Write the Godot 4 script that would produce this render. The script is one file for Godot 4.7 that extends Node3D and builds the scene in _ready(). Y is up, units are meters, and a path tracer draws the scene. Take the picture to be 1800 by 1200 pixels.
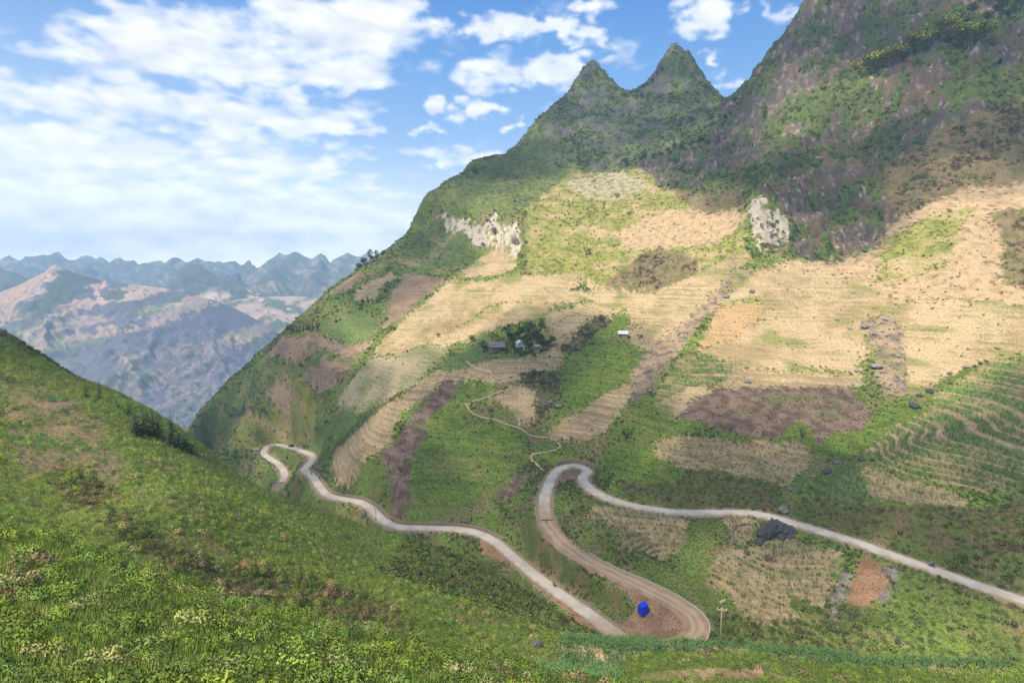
extends Node3D
# A mountain pass seen from a hillside: a concrete road winds through the valley below terraced slopes and twin limestone peaks.
# World: metres, y up, the camera stands at the origin and looks along -z. All tables below are places in the world.

var control := {
	"near hillside": [Vector3(0, -1.7, 1), Vector3(-8, -1.2, 4), Vector3(8, -4, 4), Vector3(-30, 2, 10), Vector3(-60, 0, -20), Vector3(30, -22, 0), Vector3(60, -36, -20), Vector3(-100, 5, -60), Vector3(20, -22, -14), Vector3(80, -52, -20), Vector3(-150, 0, -110), Vector3(-170, 10, -60), Vector3(-60, 20, 50), Vector3(60, -20, 50), Vector3(-14.4, -11.4, -14.7), Vector3(-11.1, -12.2, -15.7), Vector3(-8, -13.6, -17.5), Vector3(-4.3, -17.2, -22.1), Vector3(0, -25.7, -33.2), Vector3(-21.6, -13.8, -22.5), Vector3(-16.2, -14.9, -23.4), Vector3(-11.8, -18.1, -26), Vector3(-6.1, -23, -31.5)],
	"shoulder edge": [Vector3(-34.2, -17.2, -36.2), Vector3(-29, -18.9, -37), Vector3(-27, -20.3, -37.9), Vector3(-23.4, -21.9, -37.7), Vector3(-19.7, -24, -38.4), Vector3(-16.1, -26.1, -40.2), Vector3(-9.6, -30.6, -44.7), Vector3(-3.8, -35.9, -50.1)],
	"fold": [Vector3(-49, -26.5, -52), Vector3(-38, -30, -53), Vector3(-29, -35, -53), Vector3(-13.5, -42.5, -57.5), Vector3(-6, -45, -59)],
	"back slope": [Vector3(-63, -25.7, -67.4), Vector3(-57.7, -29.4, -71), Vector3(-48.5, -32.2, -68.7), Vector3(-41, -35.7, -68.2), Vector3(-34.6, -39.3, -67.8), Vector3(-25.5, -43.9, -70.3), Vector3(-15.6, -47.6, -72.8), Vector3(-6.4, -51.2, -74.4), Vector3(-82.8, -25.6, -89.6), Vector3(-100.8, -23.4, -110), Vector3(-121.5, -20.1, -133.6), Vector3(-66, -28, -85.3), Vector3(-50.4, -31.7, -80.8), Vector3(-39.4, -38.3, -78), Vector3(-29.2, -44.4, -81.3), Vector3(-19, -51.9, -89.5), Vector3(-4.8, -56.1, -88.9), Vector3(-82.5, -26.2, -107.6), Vector3(-69.1, -32.2, -104.9), Vector3(-53, -38.5, -98.1), Vector3(-39.5, -46.5, -99.2), Vector3(-29.9, -56.5, -109), Vector3(-16.5, -62.1, -111.4), Vector3(0, -63.8, -101.1), Vector3(4.9, -52.9, -76.2)],
	"back silhouette": [Vector3(-142.2, -16.2, -157.2), Vector3(-116.9, -25, -146.1), Vector3(-100.8, -29.2, -137.5), Vector3(-87.1, -32.2, -131.1), Vector3(-74.2, -36.2, -124.6), Vector3(-62, -42.1, -119.8), Vector3(-51.2, -47.6, -117.2), Vector3(-42.8, -52.3, -120.6), Vector3(-33.8, -57.4, -124), Vector3(-21.4, -63.6, -127.3), Vector3(-8.2, -69.9, -128.6), Vector3(3.8, -71.8, -120.3), Vector3(12.5, -69.6, -106.5)],
	"behind silhouette": [Vector3(-190, -30, -175), Vector3(-165, -55, -200), Vector3(-130, -62, -195), Vector3(-105, -75, -185), Vector3(-85, -80, -170), Vector3(-72, -82, -150), Vector3(-56, -85, -155), Vector3(-45, -87, -152), Vector3(-24, -90, -156), Vector3(-5, -93, -152), Vector3(10, -93, -142), Vector3(22, -91, -128), Vector3(-220, -90, -230), Vector3(-170, -115, -250)],
	"corn slope": [Vector3(9.8, -62.7, -91.2), Vector3(20.7, -60.4, -87.4), Vector3(29.9, -57.1, -81.8), Vector3(39.5, -55.2, -78), Vector3(48, -53.4, -74.2), Vector3(57, -51.5, -70.4), Vector3(64.8, -49.5, -66.6), Vector3(3.6, -42.6, -55.3), Vector3(10.8, -42.9, -55.3), Vector3(18.6, -44.3, -57.1), Vector3(28.4, -45, -58), Vector3(37.2, -44.3, -57.1), Vector3(45, -42.9, -55.3), Vector3(52.2, -41.5, -53.4), Vector3(15.2, -51.3, -70.4), Vector3(29.6, -50.5, -68.5), Vector3(42.6, -49, -65.6)],
	"corn slope foot": [Vector3(22, -84, -112), Vector3(36, -88, -114), Vector3(52, -87, -110), Vector3(66, -84, -105), Vector3(80, -80, -98), Vector3(95, -74, -92), Vector3(110, -66, -80), Vector3(64, -90, -118), Vector3(85, -92, -114), Vector3(100, -88, -106), Vector3(120, -80, -98)],
	"stream": [Vector3(-20, -112, -188), Vector3(-55, -117, -222), Vector3(-85, -122, -255), Vector3(-115, -130, -290), Vector3(-150, -140, -312), Vector3(-185, -155, -335), Vector3(-230, -185, -360)],
	"below road": [Vector3(8.7, -101, -163.9), Vector3(-6, -104, -190.4), Vector3(-36.1, -107.5, -214.3), Vector3(-57.6, -108.5, -228.9), Vector3(-79.3, -111.5, -252.8), Vector3(-107.4, -114, -286.7), Vector3(-121.6, -116, -308.5), Vector3(-174.4, -128, -366.5), Vector3(-152.8, -127, -342.6), Vector3(-136.3, -117.5, -347.1)],
	"road banks": [Vector3(42.2, -88, -159.5), Vector3(31.5, -86, -165.9), Vector3(26.5, -84.5, -180.3), Vector3(21.2, -84, -202.9), Vector3(17.5, -92, -165), Vector3(5.9, -94, -187.4), Vector3(0, -93, -213.5), Vector3(26.3, -94.5, -153.9), Vector3(36.4, -93, -148.2), Vector3(42.6, -93, -142.2), Vector3(6.8, -88, -218.3), Vector3(0, -88, -230.7)],
	"fields below road": [Vector3(71.3, -80.5, -169.8), Vector3(79.9, -82.5, -151), Vector3(62.1, -86, -154.3), Vector3(68, -87, -141.7), Vector3(59.6, -91, -142.9), Vector3(81.2, -88, -138.2), Vector3(91.7, -83.5, -144), Vector3(72.3, -90.5, -134.9), Vector3(99.7, -79.5, -142.6), Vector3(94.2, -85, -133.5), Vector3(38.2, -83.5, -182.5), Vector3(49.4, -87.5, -167), Vector3(105.9, -81.5, -123.6), Vector3(111.8, -82, -118.1), Vector3(102.5, -82, -133.6)],
	"right edge": [Vector3(125.1, -69, -131.7), Vector3(136, -63, -144.6), Vector3(147.3, -52, -158.6), Vector3(199.8, -30.9, -219.9), Vector3(239.4, 7.9, -268.9), Vector3(280.8, 55.8, -320.9), Vector3(315, 114.7, -366.3), Vector3(352.8, 186.8, -417.2)],
	"right slope": [Vector3(115, -71, -148.1), Vector3(116.3, -66, -159.5), Vector3(131.6, -56, -182.6), Vector3(107.3, -71, -171.5), Vector3(122.7, -65, -198.2), Vector3(98, -73, -181.1), Vector3(130.9, -65, -157), Vector3(123.6, -58, -219.3), Vector3(158.2, -49.4, -221.7), Vector3(175, -34.8, -247.6), Vector3(200.2, 0, -288.1), Vector3(231, 42.6, -337.5), Vector3(260.4, 96, -386.2), Vector3(285.6, 153.9, -429.4), Vector3(302.4, 205.9, -459.8), Vector3(196.8, -19.5, -245.4), Vector3(225.6, 16.8, -286), Vector3(257.6, 57.5, -331.2), Vector3(284.8, 106, -371.3), Vector3(310.4, 161.8, -410.2), Vector3(173.8, -46.3, -208)],
	"mid slope": [Vector3(107.4, -64, -208.7), Vector3(119.9, -50, -235.5), Vector3(84.6, -76, -193.8), Vector3(92.5, -70, -213.5), Vector3(98.7, -56, -230), Vector3(105.8, -42, -261.2), Vector3(135, -32.2, -268.1), Vector3(151, -6, -303.4), Vector3(135, 3.1, -316.6), Vector3(159, 7.9, -321.2), Vector3(178.2, 16.1, -328.3), Vector3(109.2, -12.4, -312.8), Vector3(119.2, -17.8, -298), Vector3(137.3, 28, -357.9), Vector3(158, 64.3, -415.6)],
	"right crag foot": [Vector3(136.5, 13.1, -332.9), Vector3(144.6, 10.3, -328.6), Vector3(158.6, 14.6, -331.1), Vector3(176, 21.4, -337)],
	"right crag top": [Vector3(147.9, 44.9, -355.9), Vector3(162.1, 46.2, -353), Vector3(179.4, 38.4, -352.1), Vector3(197.2, 36.1, -352.8)],
	"upper right": [Vector3(196, 77.8, -404.2), Vector3(210, 57.5, -371.5), Vector3(243, 104.5, -420.5), Vector3(264, 166, -463.1), Vector3(215, 119.5, -447.4), Vector3(195.7, 108.4, -471.3), Vector3(231, 174.3, -486.2), Vector3(282, 214.7, -499.1), Vector3(275, 268.1, -535.8), Vector3(329, 280, -507), Vector3(396, 270.9, -475.7)],
	"right silhouette": [Vector3(203.8, 154.9, -542.3), Vector3(209.2, 158.2, -520.6), Vector3(215.5, 173.4, -516.3), Vector3(226.3, 191.5, -518.5), Vector3(240.1, 208.9, -523.6), Vector3(260.1, 234.7, -536.8)],
	"behind right summit": [Vector3(285, 190, -620), Vector3(330, 260, -640), Vector3(420, 300, -600), Vector3(480, 260, -480), Vector3(420, 150, -300), Vector3(400, 300, -520), Vector3(350, 60, -240), Vector3(230, 150, -640), Vector3(300, 130, -720)],
	"centre": [Vector3(61.2, -77, -196.3), Vector3(66.6, -70.5, -215), Vector3(73, -58, -238.2), Vector3(47.8, -76, -231.8), Vector3(51.1, -66, -249.6), Vector3(50.8, -79, -213.1), Vector3(39, -77.5, -236.4), Vector3(86.1, -34.2, -285), Vector3(98.4, -6.5, -329.6), Vector3(114.6, 30.3, -388.4), Vector3(135, 76, -462.3), Vector3(160.5, 132.8, -554.8), Vector3(57, -45.3, -281.6), Vector3(64.4, -32, -320.5), Vector3(72, -3.6, -362.2), Vector3(82, 32.6, -416.8), Vector3(95.6, 75.9, -490.5), Vector3(116, 138.2, -600.7), Vector3(160, 187.5, -667.1), Vector3(207.4, 169.6, -634.7), Vector3(97.5, 187.2, -677.1)],
	"peaks": [Vector3(93.1, 255.8, -735.7), Vector3(103.6, 255.1, -735.6), Vector3(190.7, 268.4, -718.1), Vector3(204, 267.4, -717), Vector3(178.3, 249.6, -717.8), Vector3(218, 248, -709.6), Vector3(229.8, 223.5, -699.6), Vector3(98, 258.5, -736), Vector3(87.2, 248.1, -732.8), Vector3(72.7, 226.7, -724.2), Vector3(50.4, 196.8, -700.4), Vector3(29, 174.2, -670.5), Vector3(23, 163.9, -664.3), Vector3(113.4, 244.6, -734.4), Vector3(129.5, 228, -732.4), Vector3(144.6, 218.7, -726.2), Vector3(158.7, 224.7, -721.9), Vector3(174.4, 239.1, -717.6), Vector3(182.8, 258.7, -717.9), Vector3(197.2, 270.1, -717.3), Vector3(211.5, 259.2, -714), Vector3(223.1, 234.9, -705), Vector3(235.7, 212.3, -694.2), Vector3(243.2, 190.6, -667.5), Vector3(193.7, 232.1, -700.6), Vector3(95.9, 224.4, -716.8)],
	"behind peaks": [Vector3(98, 200, -800), Vector3(197, 200, -790), Vector3(145, 150, -800), Vector3(60, 130, -770), Vector3(20, 90, -740), Vector3(240, 140, -740), Vector3(150, 40, -960), Vector3(-40, 20, -760), Vector3(300, 40, -900), Vector3(0, -60, -950)],
	"road head": [Vector3(27.9, -80.5, -245.5), Vector3(36.3, -80, -242.4), Vector3(21.9, -82, -250.1), Vector3(27.4, -68, -267.8), Vector3(29.9, -50.5, -295.3), Vector3(15.5, -82, -250.1), Vector3(7.8, -82.5, -251.6), Vector3(39.2, -80, -215.8)],
	"middle": [Vector3(33.6, -26.7, -335.2), Vector3(38.2, 0, -384.7), Vector3(43.2, 34.3, -439.2), Vector3(50.2, 79.7, -515.2), Vector3(58.5, 133.6, -605.2), Vector3(10.9, -75.9, -265.9)],
	"left middle": [Vector3(-9.4, -96, -226), Vector3(-10.4, -82.5, -251.6), Vector3(-11.3, -67.5, -277.2), Vector3(-12.2, -48.5, -301.7), Vector3(-23.9, -95, -229.5), Vector3(-39.4, -93, -237.1), Vector3(11.5, -60, -282.6), Vector3(-8.8, -42.1, -323.3), Vector3(1.7, -34.9, -333.2), Vector3(-14.6, -25.4, -365.6), Vector3(-16.3, -4.1, -410.4), Vector3(0, -14.8, -372.9), Vector3(-37.8, -30, -377.1), Vector3(-32.2, -51.2, -318.2)],
	"left crag foot": [Vector3(-78.3, 46.8, -521.3), Vector3(-53.9, 36.5, -497.9), Vector3(-32.6, 23.1, -472.1), Vector3(-14.5, 18, -457.4), Vector3(2.2, 12.2, -444.6), Vector3(10.9, 17.3, -441.2)],
	"left crag top": [Vector3(-79.1, 65.7, -528.6), Vector3(-54.8, 58.3, -508.6), Vector3(-33.6, 52.4, -489.7), Vector3(-14.1, 53.7, -479.8), Vector3(2.3, 42.6, -460.4), Vector3(11.1, 30.7, -448.9)],
	"left top": [Vector3(-21, 83.4, -538.8), Vector3(3, 128.5, -624.8), Vector3(-29.2, 113.8, -602.9), Vector3(-45.2, 103.2, -581.4), Vector3(-48.6, 94.3, -567.3), Vector3(-62.1, 84.7, -554), Vector3(-73.9, 74.4, -540.7), Vector3(27, 96.5, -555.5), Vector3(14.4, 62, -490.9), Vector3(24, 131.1, -620)],
	"left slope": [Vector3(-50.1, -92, -241.2), Vector3(-54.7, -81.5, -265.8), Vector3(-60.4, -66, -296.4), Vector3(-84.6, -98, -272.3), Vector3(-88.6, -88, -308.3), Vector3(-32.6, -81, -264.2), Vector3(-36.3, -66, -296.4), Vector3(-69, -48, -341.7), Vector3(-78.4, -27.2, -391.5), Vector3(-72, 4.5, -453.8), Vector3(-86.8, 26.3, -488.6), Vector3(-43.2, 0, -435.1), Vector3(-98.6, -69.9, -346.1), Vector3(-120, -47.7, -397.2), Vector3(-108.7, -24.9, -418), Vector3(-109.2, 0, -458.3)],
	"spur silhouette": [Vector3(-93.6, 33.6, -505.6), Vector3(-102.9, 23.4, -496.3), Vector3(-114.2, 14.5, -491.2), Vector3(-124.8, 7.1, -484.3), Vector3(-135.1, -1.4, -477.2), Vector3(-145.1, -10.7, -470.1), Vector3(-154.8, -20.6, -462.8), Vector3(-164.2, -30.3, -455.6), Vector3(-178.4, -45.2, -443.8), Vector3(-189.2, -57.7, -436.2), Vector3(-199.6, -69.8, -428.7), Vector3(-210.7, -80.3, -423.5), Vector3(-219.4, -89.7, -418.3), Vector3(-224.7, -102.2, -410.8), Vector3(-226.9, -111, -403.7), Vector3(-226, -119.5, -396.6)],
	"spur": [Vector3(-121.6, -103, -347.9), Vector3(-127.6, -82, -368.3), Vector3(-156.8, -109, -381.8), Vector3(-180.7, -117, -381.6), Vector3(-185.3, -96, -394.2), Vector3(-196.6, -121, -381.4), Vector3(-153.5, -80, -376.8), Vector3(-220.4, -128, -403.5), Vector3(-133.3, -54.5, -388.3), Vector3(-140.1, -36.8, -410.5), Vector3(-174.3, -70, -409.6)],
	"behind spur": [Vector3(-95, -10, -570), Vector3(-160, -50, -560), Vector3(-215, -95, -520), Vector3(-265, -160, -480), Vector3(-290, -200, -450), Vector3(-280, -205, -415), Vector3(-130, 10, -640), Vector3(-60, 60, -640), Vector3(-60, 100, -700), Vector3(-200, -130, -640), Vector3(-320, -230, -560), Vector3(-262, -195, -385), Vector3(-245, -180, -350)],
	"lower valley": [Vector3(-360, -171.6, -583.7), Vector3(-384.2, -180.9, -663.2), Vector3(-395.9, -177.8, -724), Vector3(-412, -174.7, -784.8), Vector3(-336, -177.9, -542.7), Vector3(-450, -250, -700), Vector3(-520, -320, -650), Vector3(-470, -300, -560), Vector3(-380, -260, -480), Vector3(-330, -230, -400), Vector3(-560, -330, -900), Vector3(-400, -220, -1000), Vector3(-230, -140, -850), Vector3(-300, -200, -300)],
}
var road_line := [Vector3(126.6, -73.6, -108.2), Vector3(114.5, -76.0, -131.6), Vector3(110.4, -77.0, -141.0), Vector3(105.0, -77.7, -150.9), Vector3(100.5, -78.2, -159.4), Vector3(90.4, -79.0, -172.7), Vector3(81.7, -79.6, -181.8), Vector3(70.1, -80.1, -183.8), Vector3(58.0, -80.6, -185.0), Vector3(48.3, -81.1, -189.0), Vector3(40.6, -81.6, -194.6), Vector3(34.2, -82.1, -202.6), Vector3(30.0, -82.5, -212.1), Vector3(28.8, -82.9, -223.6), Vector3(31.9, -83.2, -233.2), Vector3(27.9, -83.7, -241.2), Vector3(20.7, -84.2, -238.2), Vector3(15.7, -85.0, -226.0), Vector3(12.3, -85.9, -207.5), Vector3(12.4, -86.7, -191.8), Vector3(15.4, -87.5, -179.2), Vector3(22.3, -88.5, -168.9), Vector3(30.7, -89.5, -160.9), Vector3(39.4, -90.5, -154.6), Vector3(45.9, -91.5, -148.5), Vector3(48.9, -92.2, -142.8), Vector3(47.5, -92.8, -137.6), Vector3(42.6, -93.4, -134.1), Vector3(35.9, -94.1, -133.3), Vector3(30.3, -94.7, -137.3), Vector3(26.4, -95.2, -143.3), Vector3(21.2, -96.0, -152.4), Vector3(12.7, -97.0, -166.0), Vector3(2.0, -98.4, -185.8), Vector3(-5.9, -99.2, -200.8), Vector3(-13.7, -100.0, -210.5), Vector3(-22.7, -101.0, -216.1), Vector3(-34.4, -102.0, -219.0), Vector3(-46.6, -103.0, -222.4), Vector3(-55.0, -103.8, -230.7), Vector3(-64.0, -104.8, -245.5), Vector3(-72.1, -105.6, -254.5), Vector3(-81.2, -106.4, -259.8), Vector3(-90.2, -107.2, -266.7), Vector3(-99.3, -108.2, -281.3), Vector3(-108.7, -109.2, -298.1), Vector3(-116.9, -110.0, -309.3), Vector3(-119.1, -111.0, -320.8), Vector3(-121.5, -112.0, -335.1), Vector3(-126.8, -112.8, -346.3), Vector3(-140.5, -114.0, -360.6), Vector3(-154.3, -115.2, -371.8), Vector3(-164.4, -117.0, -380.3), Vector3(-168.9, -118.8, -379.6), Vector3(-167.1, -120.0, -370.8), Vector3(-159.1, -121.2, -362.6), Vector3(-148.8, -122.4, -352.7), Vector3(-140.7, -123.6, -339.3), Vector3(-138.5, -124.6, -328.5), Vector3(-138.3, -125.4, -321.5)]
var plots := [
	["peak", "crests of the twin peaks", [Vector2(-30, -640), Vector2(30, -690), Vector2(30, -790), Vector2(330, -790), Vector2(300, -600), Vector2(205, -560), Vector2(120, -600)]],
	["karst", "crest of the right summit", [Vector2(185, -520), Vector2(215, -600), Vector2(430, -620), Vector2(460, -400), Vector2(330, -420), Vector2(240, -470)]],
	["karst", "grey limestone flank of the right summit", [Vector2(157.9, -501.8), Vector2(199, -531.6), Vector2(219.1, -523), Vector2(235.4, -520.3), Vector2(260.5, -534.8), Vector2(319.1, -435.1), Vector2(280.2, -447.6), Vector2(248.7, -448.7), Vector2(211.9, -449.7), Vector2(176.7, -423.3), Vector2(129.6, -442.9), Vector2(95.6, -490.5), Vector2(117.1, -525)]],
	["scrub", "scrub covered crag slope", [Vector2(156, -410.4), Vector2(179.5, -425.1), Vector2(207.1, -452.8), Vector2(251.4, -454.3), Vector2(290.3, -444.8), Vector2(325.4, -445.1), Vector2(381.3, -411.8), Vector2(291, -302.2), Vector2(232.8, -316.6), Vector2(204.6, -314.3), Vector2(168.5, -315), Vector2(157.9, -324.4), Vector2(160.4, -344.2), Vector2(150.9, -355)]],
	["brownscrub", "brown scrub slope at the right edge", [Vector2(233.8, -364.3), Vector2(268.6, -366.6), Vector2(333.8, -353.7), Vector2(291, -302.2), Vector2(232.8, -316.6), Vector2(216.4, -334.1)]],
	["brownscrub", "brown scrub ledge", [Vector2(123, -450.3), Vector2(155.2, -387.7), Vector2(144.7, -355.9), Vector2(128.1, -396), Vector2(98.1, -456.4)]],
	["peak", "green and grey slopes of the twin peaks", [Vector2(27.1, -653.4), Vector2(72, -710.1), Vector2(97.3, -729.9), Vector2(125.5, -709.3), Vector2(139.6, -694.1), Vector2(167.8, -702.5), Vector2(196.2, -712.9), Vector2(219.1, -691.9), Vector2(201.3, -545), Vector2(157.9, -501.8), Vector2(103.9, -509.1), Vector2(35.5, -562)]],
	["meadow", "green slope under the left peak", [Vector2(-76.5, -528.2), Vector2(-42.2, -556.1), Vector2(2.9, -597.5), Vector2(27.1, -653.4), Vector2(51.7, -593.2), Vector2(35.5, -562), Vector2(52.7, -541.8), Vector2(13.6, -462.1), Vector2(-6.9, -467.6), Vector2(-14.1, -481.5), Vector2(-49.5, -504.8)]],
	["sunny", "yellow green grassy slope", [Vector2(11.3, -462.5), Vector2(52.7, -541.8), Vector2(112.7, -504.1), Vector2(128.1, -396), Vector2(143.4, -355.1), Vector2(135.7, -333.4), Vector2(107.7, -333.8), Vector2(57.4, -360.3), Vector2(10.2, -410.8)]],
	["barerock", "pale rocky clearing", [Vector2(51.4, -528.3), Vector2(88.5, -520.2), Vector2(111.8, -478), Vector2(98.1, -456.4), Vector2(64.5, -471.3), Vector2(44.3, -504.4)]],
	["tanbare", "bare pinkish soil patch on the sunny slope", [Vector2(77.4, -413.7), Vector2(94.8, -419.7), Vector2(114.5, -417.2), Vector2(142.5, -371.1), Vector2(141.9, -350.6), Vector2(123.3, -357), Vector2(96.5, -375.7), Vector2(74.2, -391)]],
	["brownscrub", "scrubby patch on the bare slope", [Vector2(74, -373), Vector2(96.5, -375.7), Vector2(114.6, -345.6), Vector2(107.7, -333.8), Vector2(90.3, -335.8), Vector2(69.8, -350.2), Vector2(57.2, -358.6)]],
	["greenspur", "green shoulder under the white cliff", [Vector2(-79, -518.7), Vector2(-53.8, -497.1), Vector2(-28.5, -465.2), Vector2(-45.4, -435.8), Vector2(-89.1, -448.4), Vector2(-113.7, -467.9), Vector2(-95.9, -485.4)]],
	["greenspur", "green spur flank", [Vector2(-171.3, -425.2), Vector2(-182.7, -420.2), Vector2(-124.3, -384.4), Vector2(-127, -377.3), Vector2(-168.4, -404.6), Vector2(-176.8, -398.8), Vector2(-168.4, -391.2), Vector2(-196.8, -381.8), Vector2(-225.3, -398.2), Vector2(-227.3, -404.4), Vector2(-219.1, -417.5), Vector2(-198.3, -425.6)]],
	["darkrock", "dark rocky ledge on the spur", [Vector2(-215.5, -415.8), Vector2(-186, -396), Vector2(-153.2, -374.3), Vector2(-168.6, -391.7), Vector2(-188.6, -392), Vector2(-213.1, -412.9)]],
	["tanfield", "tan slope across the centre above the gully", [Vector2(44.8, -379.4), Vector2(57.2, -358.6), Vector2(73.5, -347.7), Vector2(90.3, -335.8), Vector2(107.4, -332.8), Vector2(135.4, -332.5), Vector2(136.7, -321), Vector2(127.6, -321.6), Vector2(101, -301), Vector2(72.9, -289.4), Vector2(69.4, -326.6), Vector2(57.8, -329.5), Vector2(46.6, -326.5), Vector2(50.3, -355.2)]],
	["tanfield", "tan slope round the farm", [Vector2(16.4, -339.9), Vector2(49.4, -348.6), Vector2(46.6, -326.5), Vector2(31.3, -309.9), Vector2(25.8, -300.1), Vector2(0, -296.5), Vector2(-6.2, -305.5), Vector2(15.5, -307.2), Vector2(24, -317.9)]],
	["tanfield", "tan field under the white hut", [Vector2(68.8, -327), Vector2(72.9, -289.4), Vector2(91.6, -304.7), Vector2(72.4, -287.3), Vector2(57.6, -273), Vector2(50.9, -287.2), Vector2(68.8, -283.8), Vector2(61.8, -306.6)]],
	["brownfield", "brown bare field on the left spur", [Vector2(-175.3, -433.4), Vector2(-131.9, -399.4), Vector2(-93.3, -378.4), Vector2(-92.2, -373.4), Vector2(-103.1, -373.9), Vector2(-185.6, -424.1)]],
	["brownfield", "lower brown field on the left spur", [Vector2(-167, -405.3), Vector2(-128.4, -378.3), Vector2(-128.9, -384.2), Vector2(-103.6, -372.7), Vector2(-107.8, -369.4), Vector2(-116.2, -366.3), Vector2(-124.7, -369), Vector2(-175.4, -399.4)]],
	["fallow", "dark burnt patch beside the brown field", [Vector2(-119.5, -375.6), Vector2(-107, -368), Vector2(-106.9, -363.3), Vector2(-116.6, -367.7)]],
	["sunny", "pale weedy slope above the far road bends", [Vector2(-195.4, -390), Vector2(-184.4, -390.7), Vector2(-169.3, -391.6), Vector2(-165.6, -395.3), Vector2(-129.9, -369.3), Vector2(-118.7, -357.2), Vector2(-152.7, -371.3), Vector2(-173.9, -374.5), Vector2(-197.6, -379)]],
	["brownfield", "brown plot near the spur top", [Vector2(-148.5, -442.2), Vector2(-144.5, -458.8), Vector2(-123.7, -470.3), Vector2(-119.4, -460.5), Vector2(-124.1, -443.4), Vector2(-149.4, -450.9)]],
	["tanfield", "tan plot under the ridge trees", [Vector2(-119.5, -425.8), Vector2(-116.9, -443.2), Vector2(-94.3, -452.5), Vector2(-89.2, -444.6), Vector2(-99.4, -433.8), Vector2(-98.4, -421.4)]],
	["brownfield", "trapezoid brown field", [Vector2(-84.9, -447.8), Vector2(-57.1, -435.1), Vector2(-47.9, -422.4), Vector2(-63.5, -400.1), Vector2(-72, -384.1), Vector2(-86, -382.2), Vector2(-86.4, -395.6), Vector2(-89.6, -419.4), Vector2(-85.5, -434)]],
	["greencrop", "green terraces on the left spur", [Vector2(-140.2, -410.8), Vector2(-124.4, -413.9), Vector2(-108, -415.3), Vector2(-90.4, -395.6), Vector2(-94.1, -381.5), Vector2(-132.2, -400.6)]],
	["tanfield", "tan wedge under the white cliff", [Vector2(-13.6, -459.1), Vector2(2.2, -444.1), Vector2(3.9, -436.7), Vector2(-5.7, -411.8), Vector2(-37.6, -424.8), Vector2(-41.6, -431.8), Vector2(-27.6, -456.3)]],
	["tanfield", "long tan field across the sunny slope", [Vector2(-43.9, -424.6), Vector2(-13.7, -404.3), Vector2(-5.7, -408.8), Vector2(44.8, -379.4), Vector2(43.4, -366.7), Vector2(37.3, -363.7), Vector2(50.3, -355.2), Vector2(49.4, -348.6), Vector2(28, -349.8), Vector2(9, -358.5), Vector2(-14.2, -374.6), Vector2(-38.8, -357.9), Vector2(-53.6, -342.9), Vector2(-67.5, -337.5), Vector2(-91, -361.7), Vector2(-78.6, -372.4), Vector2(-62.7, -394.2)]],
	["tanfield", "tan field above the farmhouse", [Vector2(-14.2, -373.2), Vector2(28, -349.8), Vector2(16.4, -339.9), Vector2(-10.3, -341.8), Vector2(-33, -337.6), Vector2(-53.6, -342.9), Vector2(-38.8, -357.9)]],
	["tanfield", "tan plot right of the farm trees", [Vector2(25.3, -332.3), Vector2(48.4, -340.9), Vector2(46.2, -328.9), Vector2(34.8, -323.5), Vector2(28.8, -317.6), Vector2(24.5, -320.2)]],
	["palefield", "pale sparse field left of the farm", [Vector2(-110.3, -356.2), Vector2(-88.3, -356.7), Vector2(-67.4, -336.6), Vector2(-53.4, -341.6), Vector2(-33.9, -336.7), Vector2(-42.9, -321), Vector2(-50.6, -305.3), Vector2(-67.6, -304), Vector2(-86.6, -319.8), Vector2(-100, -335.2)]],
	["greencrop", "green crop field above the lower road", [Vector2(-139.4, -366.2), Vector2(-100, -335.2), Vector2(-86.6, -319.8), Vector2(-89.2, -314), Vector2(-101.8, -317.3), Vector2(-143.8, -366.5)]],
	["tanterrace", "tan terraced field falling to the lower road", [Vector2(-42.3, -316.2), Vector2(-19, -308.4), Vector2(-5.6, -305.4), Vector2(27.3, -306.6), Vector2(24.1, -296.9), Vector2(7.5, -294.1), Vector2(1.5, -289.3), Vector2(-4.1, -286.4), Vector2(-11.2, -290.2), Vector2(-26.1, -302.2), Vector2(-36.5, -309.7), Vector2(-49.4, -289.5), Vector2(-57.4, -283.1), Vector2(-57.6, -272.3), Vector2(-57.8, -267.5), Vector2(-68.2, -265.1), Vector2(-75.3, -264.1), Vector2(-85.6, -270.7), Vector2(-91.6, -284), Vector2(-99.4, -305.1), Vector2(-79.9, -303.3), Vector2(-58.3, -294.5), Vector2(-50.6, -305.3)]],
	["greencrop", "green crop plot left of the farmhouse", [Vector2(-43.6, -316.5), Vector2(-32.2, -328.5), Vector2(-14.4, -341.6), Vector2(-3.1, -310.4), Vector2(-20.7, -315.1), Vector2(-33.4, -317.7)]],
	["fallow", "brown fallow strip", [Vector2(-36.4, -308.9), Vector2(-27.3, -301.6), Vector2(-31.9, -289.2), Vector2(-41.8, -277.7), Vector2(-42.1, -263.7), Vector2(-45.7, -252.4), Vector2(-43.9, -237), Vector2(-39.6, -230.2), Vector2(-46.1, -226.3), Vector2(-52.6, -234.4), Vector2(-53.4, -245), Vector2(-62.5, -265.4), Vector2(-55.3, -265.9), Vector2(-51.1, -278.4), Vector2(-44, -293.7)]],
	["brightgrass", "bright green terraced meadow", [Vector2(-27.3, -301.6), Vector2(-14.9, -293.5), Vector2(-4.1, -286.4), Vector2(-5.7, -281.9), Vector2(-14.3, -279.4), Vector2(-19.7, -284.4), Vector2(-23.1, -282.7), Vector2(-19.6, -273.5), Vector2(-5.5, -268.1), Vector2(6.8, -262.8), Vector2(6.5, -251.5), Vector2(0, -234.5), Vector2(-9.6, -231.2), Vector2(-23.5, -225.3), Vector2(-39.4, -228.7), Vector2(-43.9, -237), Vector2(-45.7, -252.4), Vector2(-42.1, -263.7), Vector2(-41.8, -277.7), Vector2(-31.9, -289.2)]],
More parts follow.
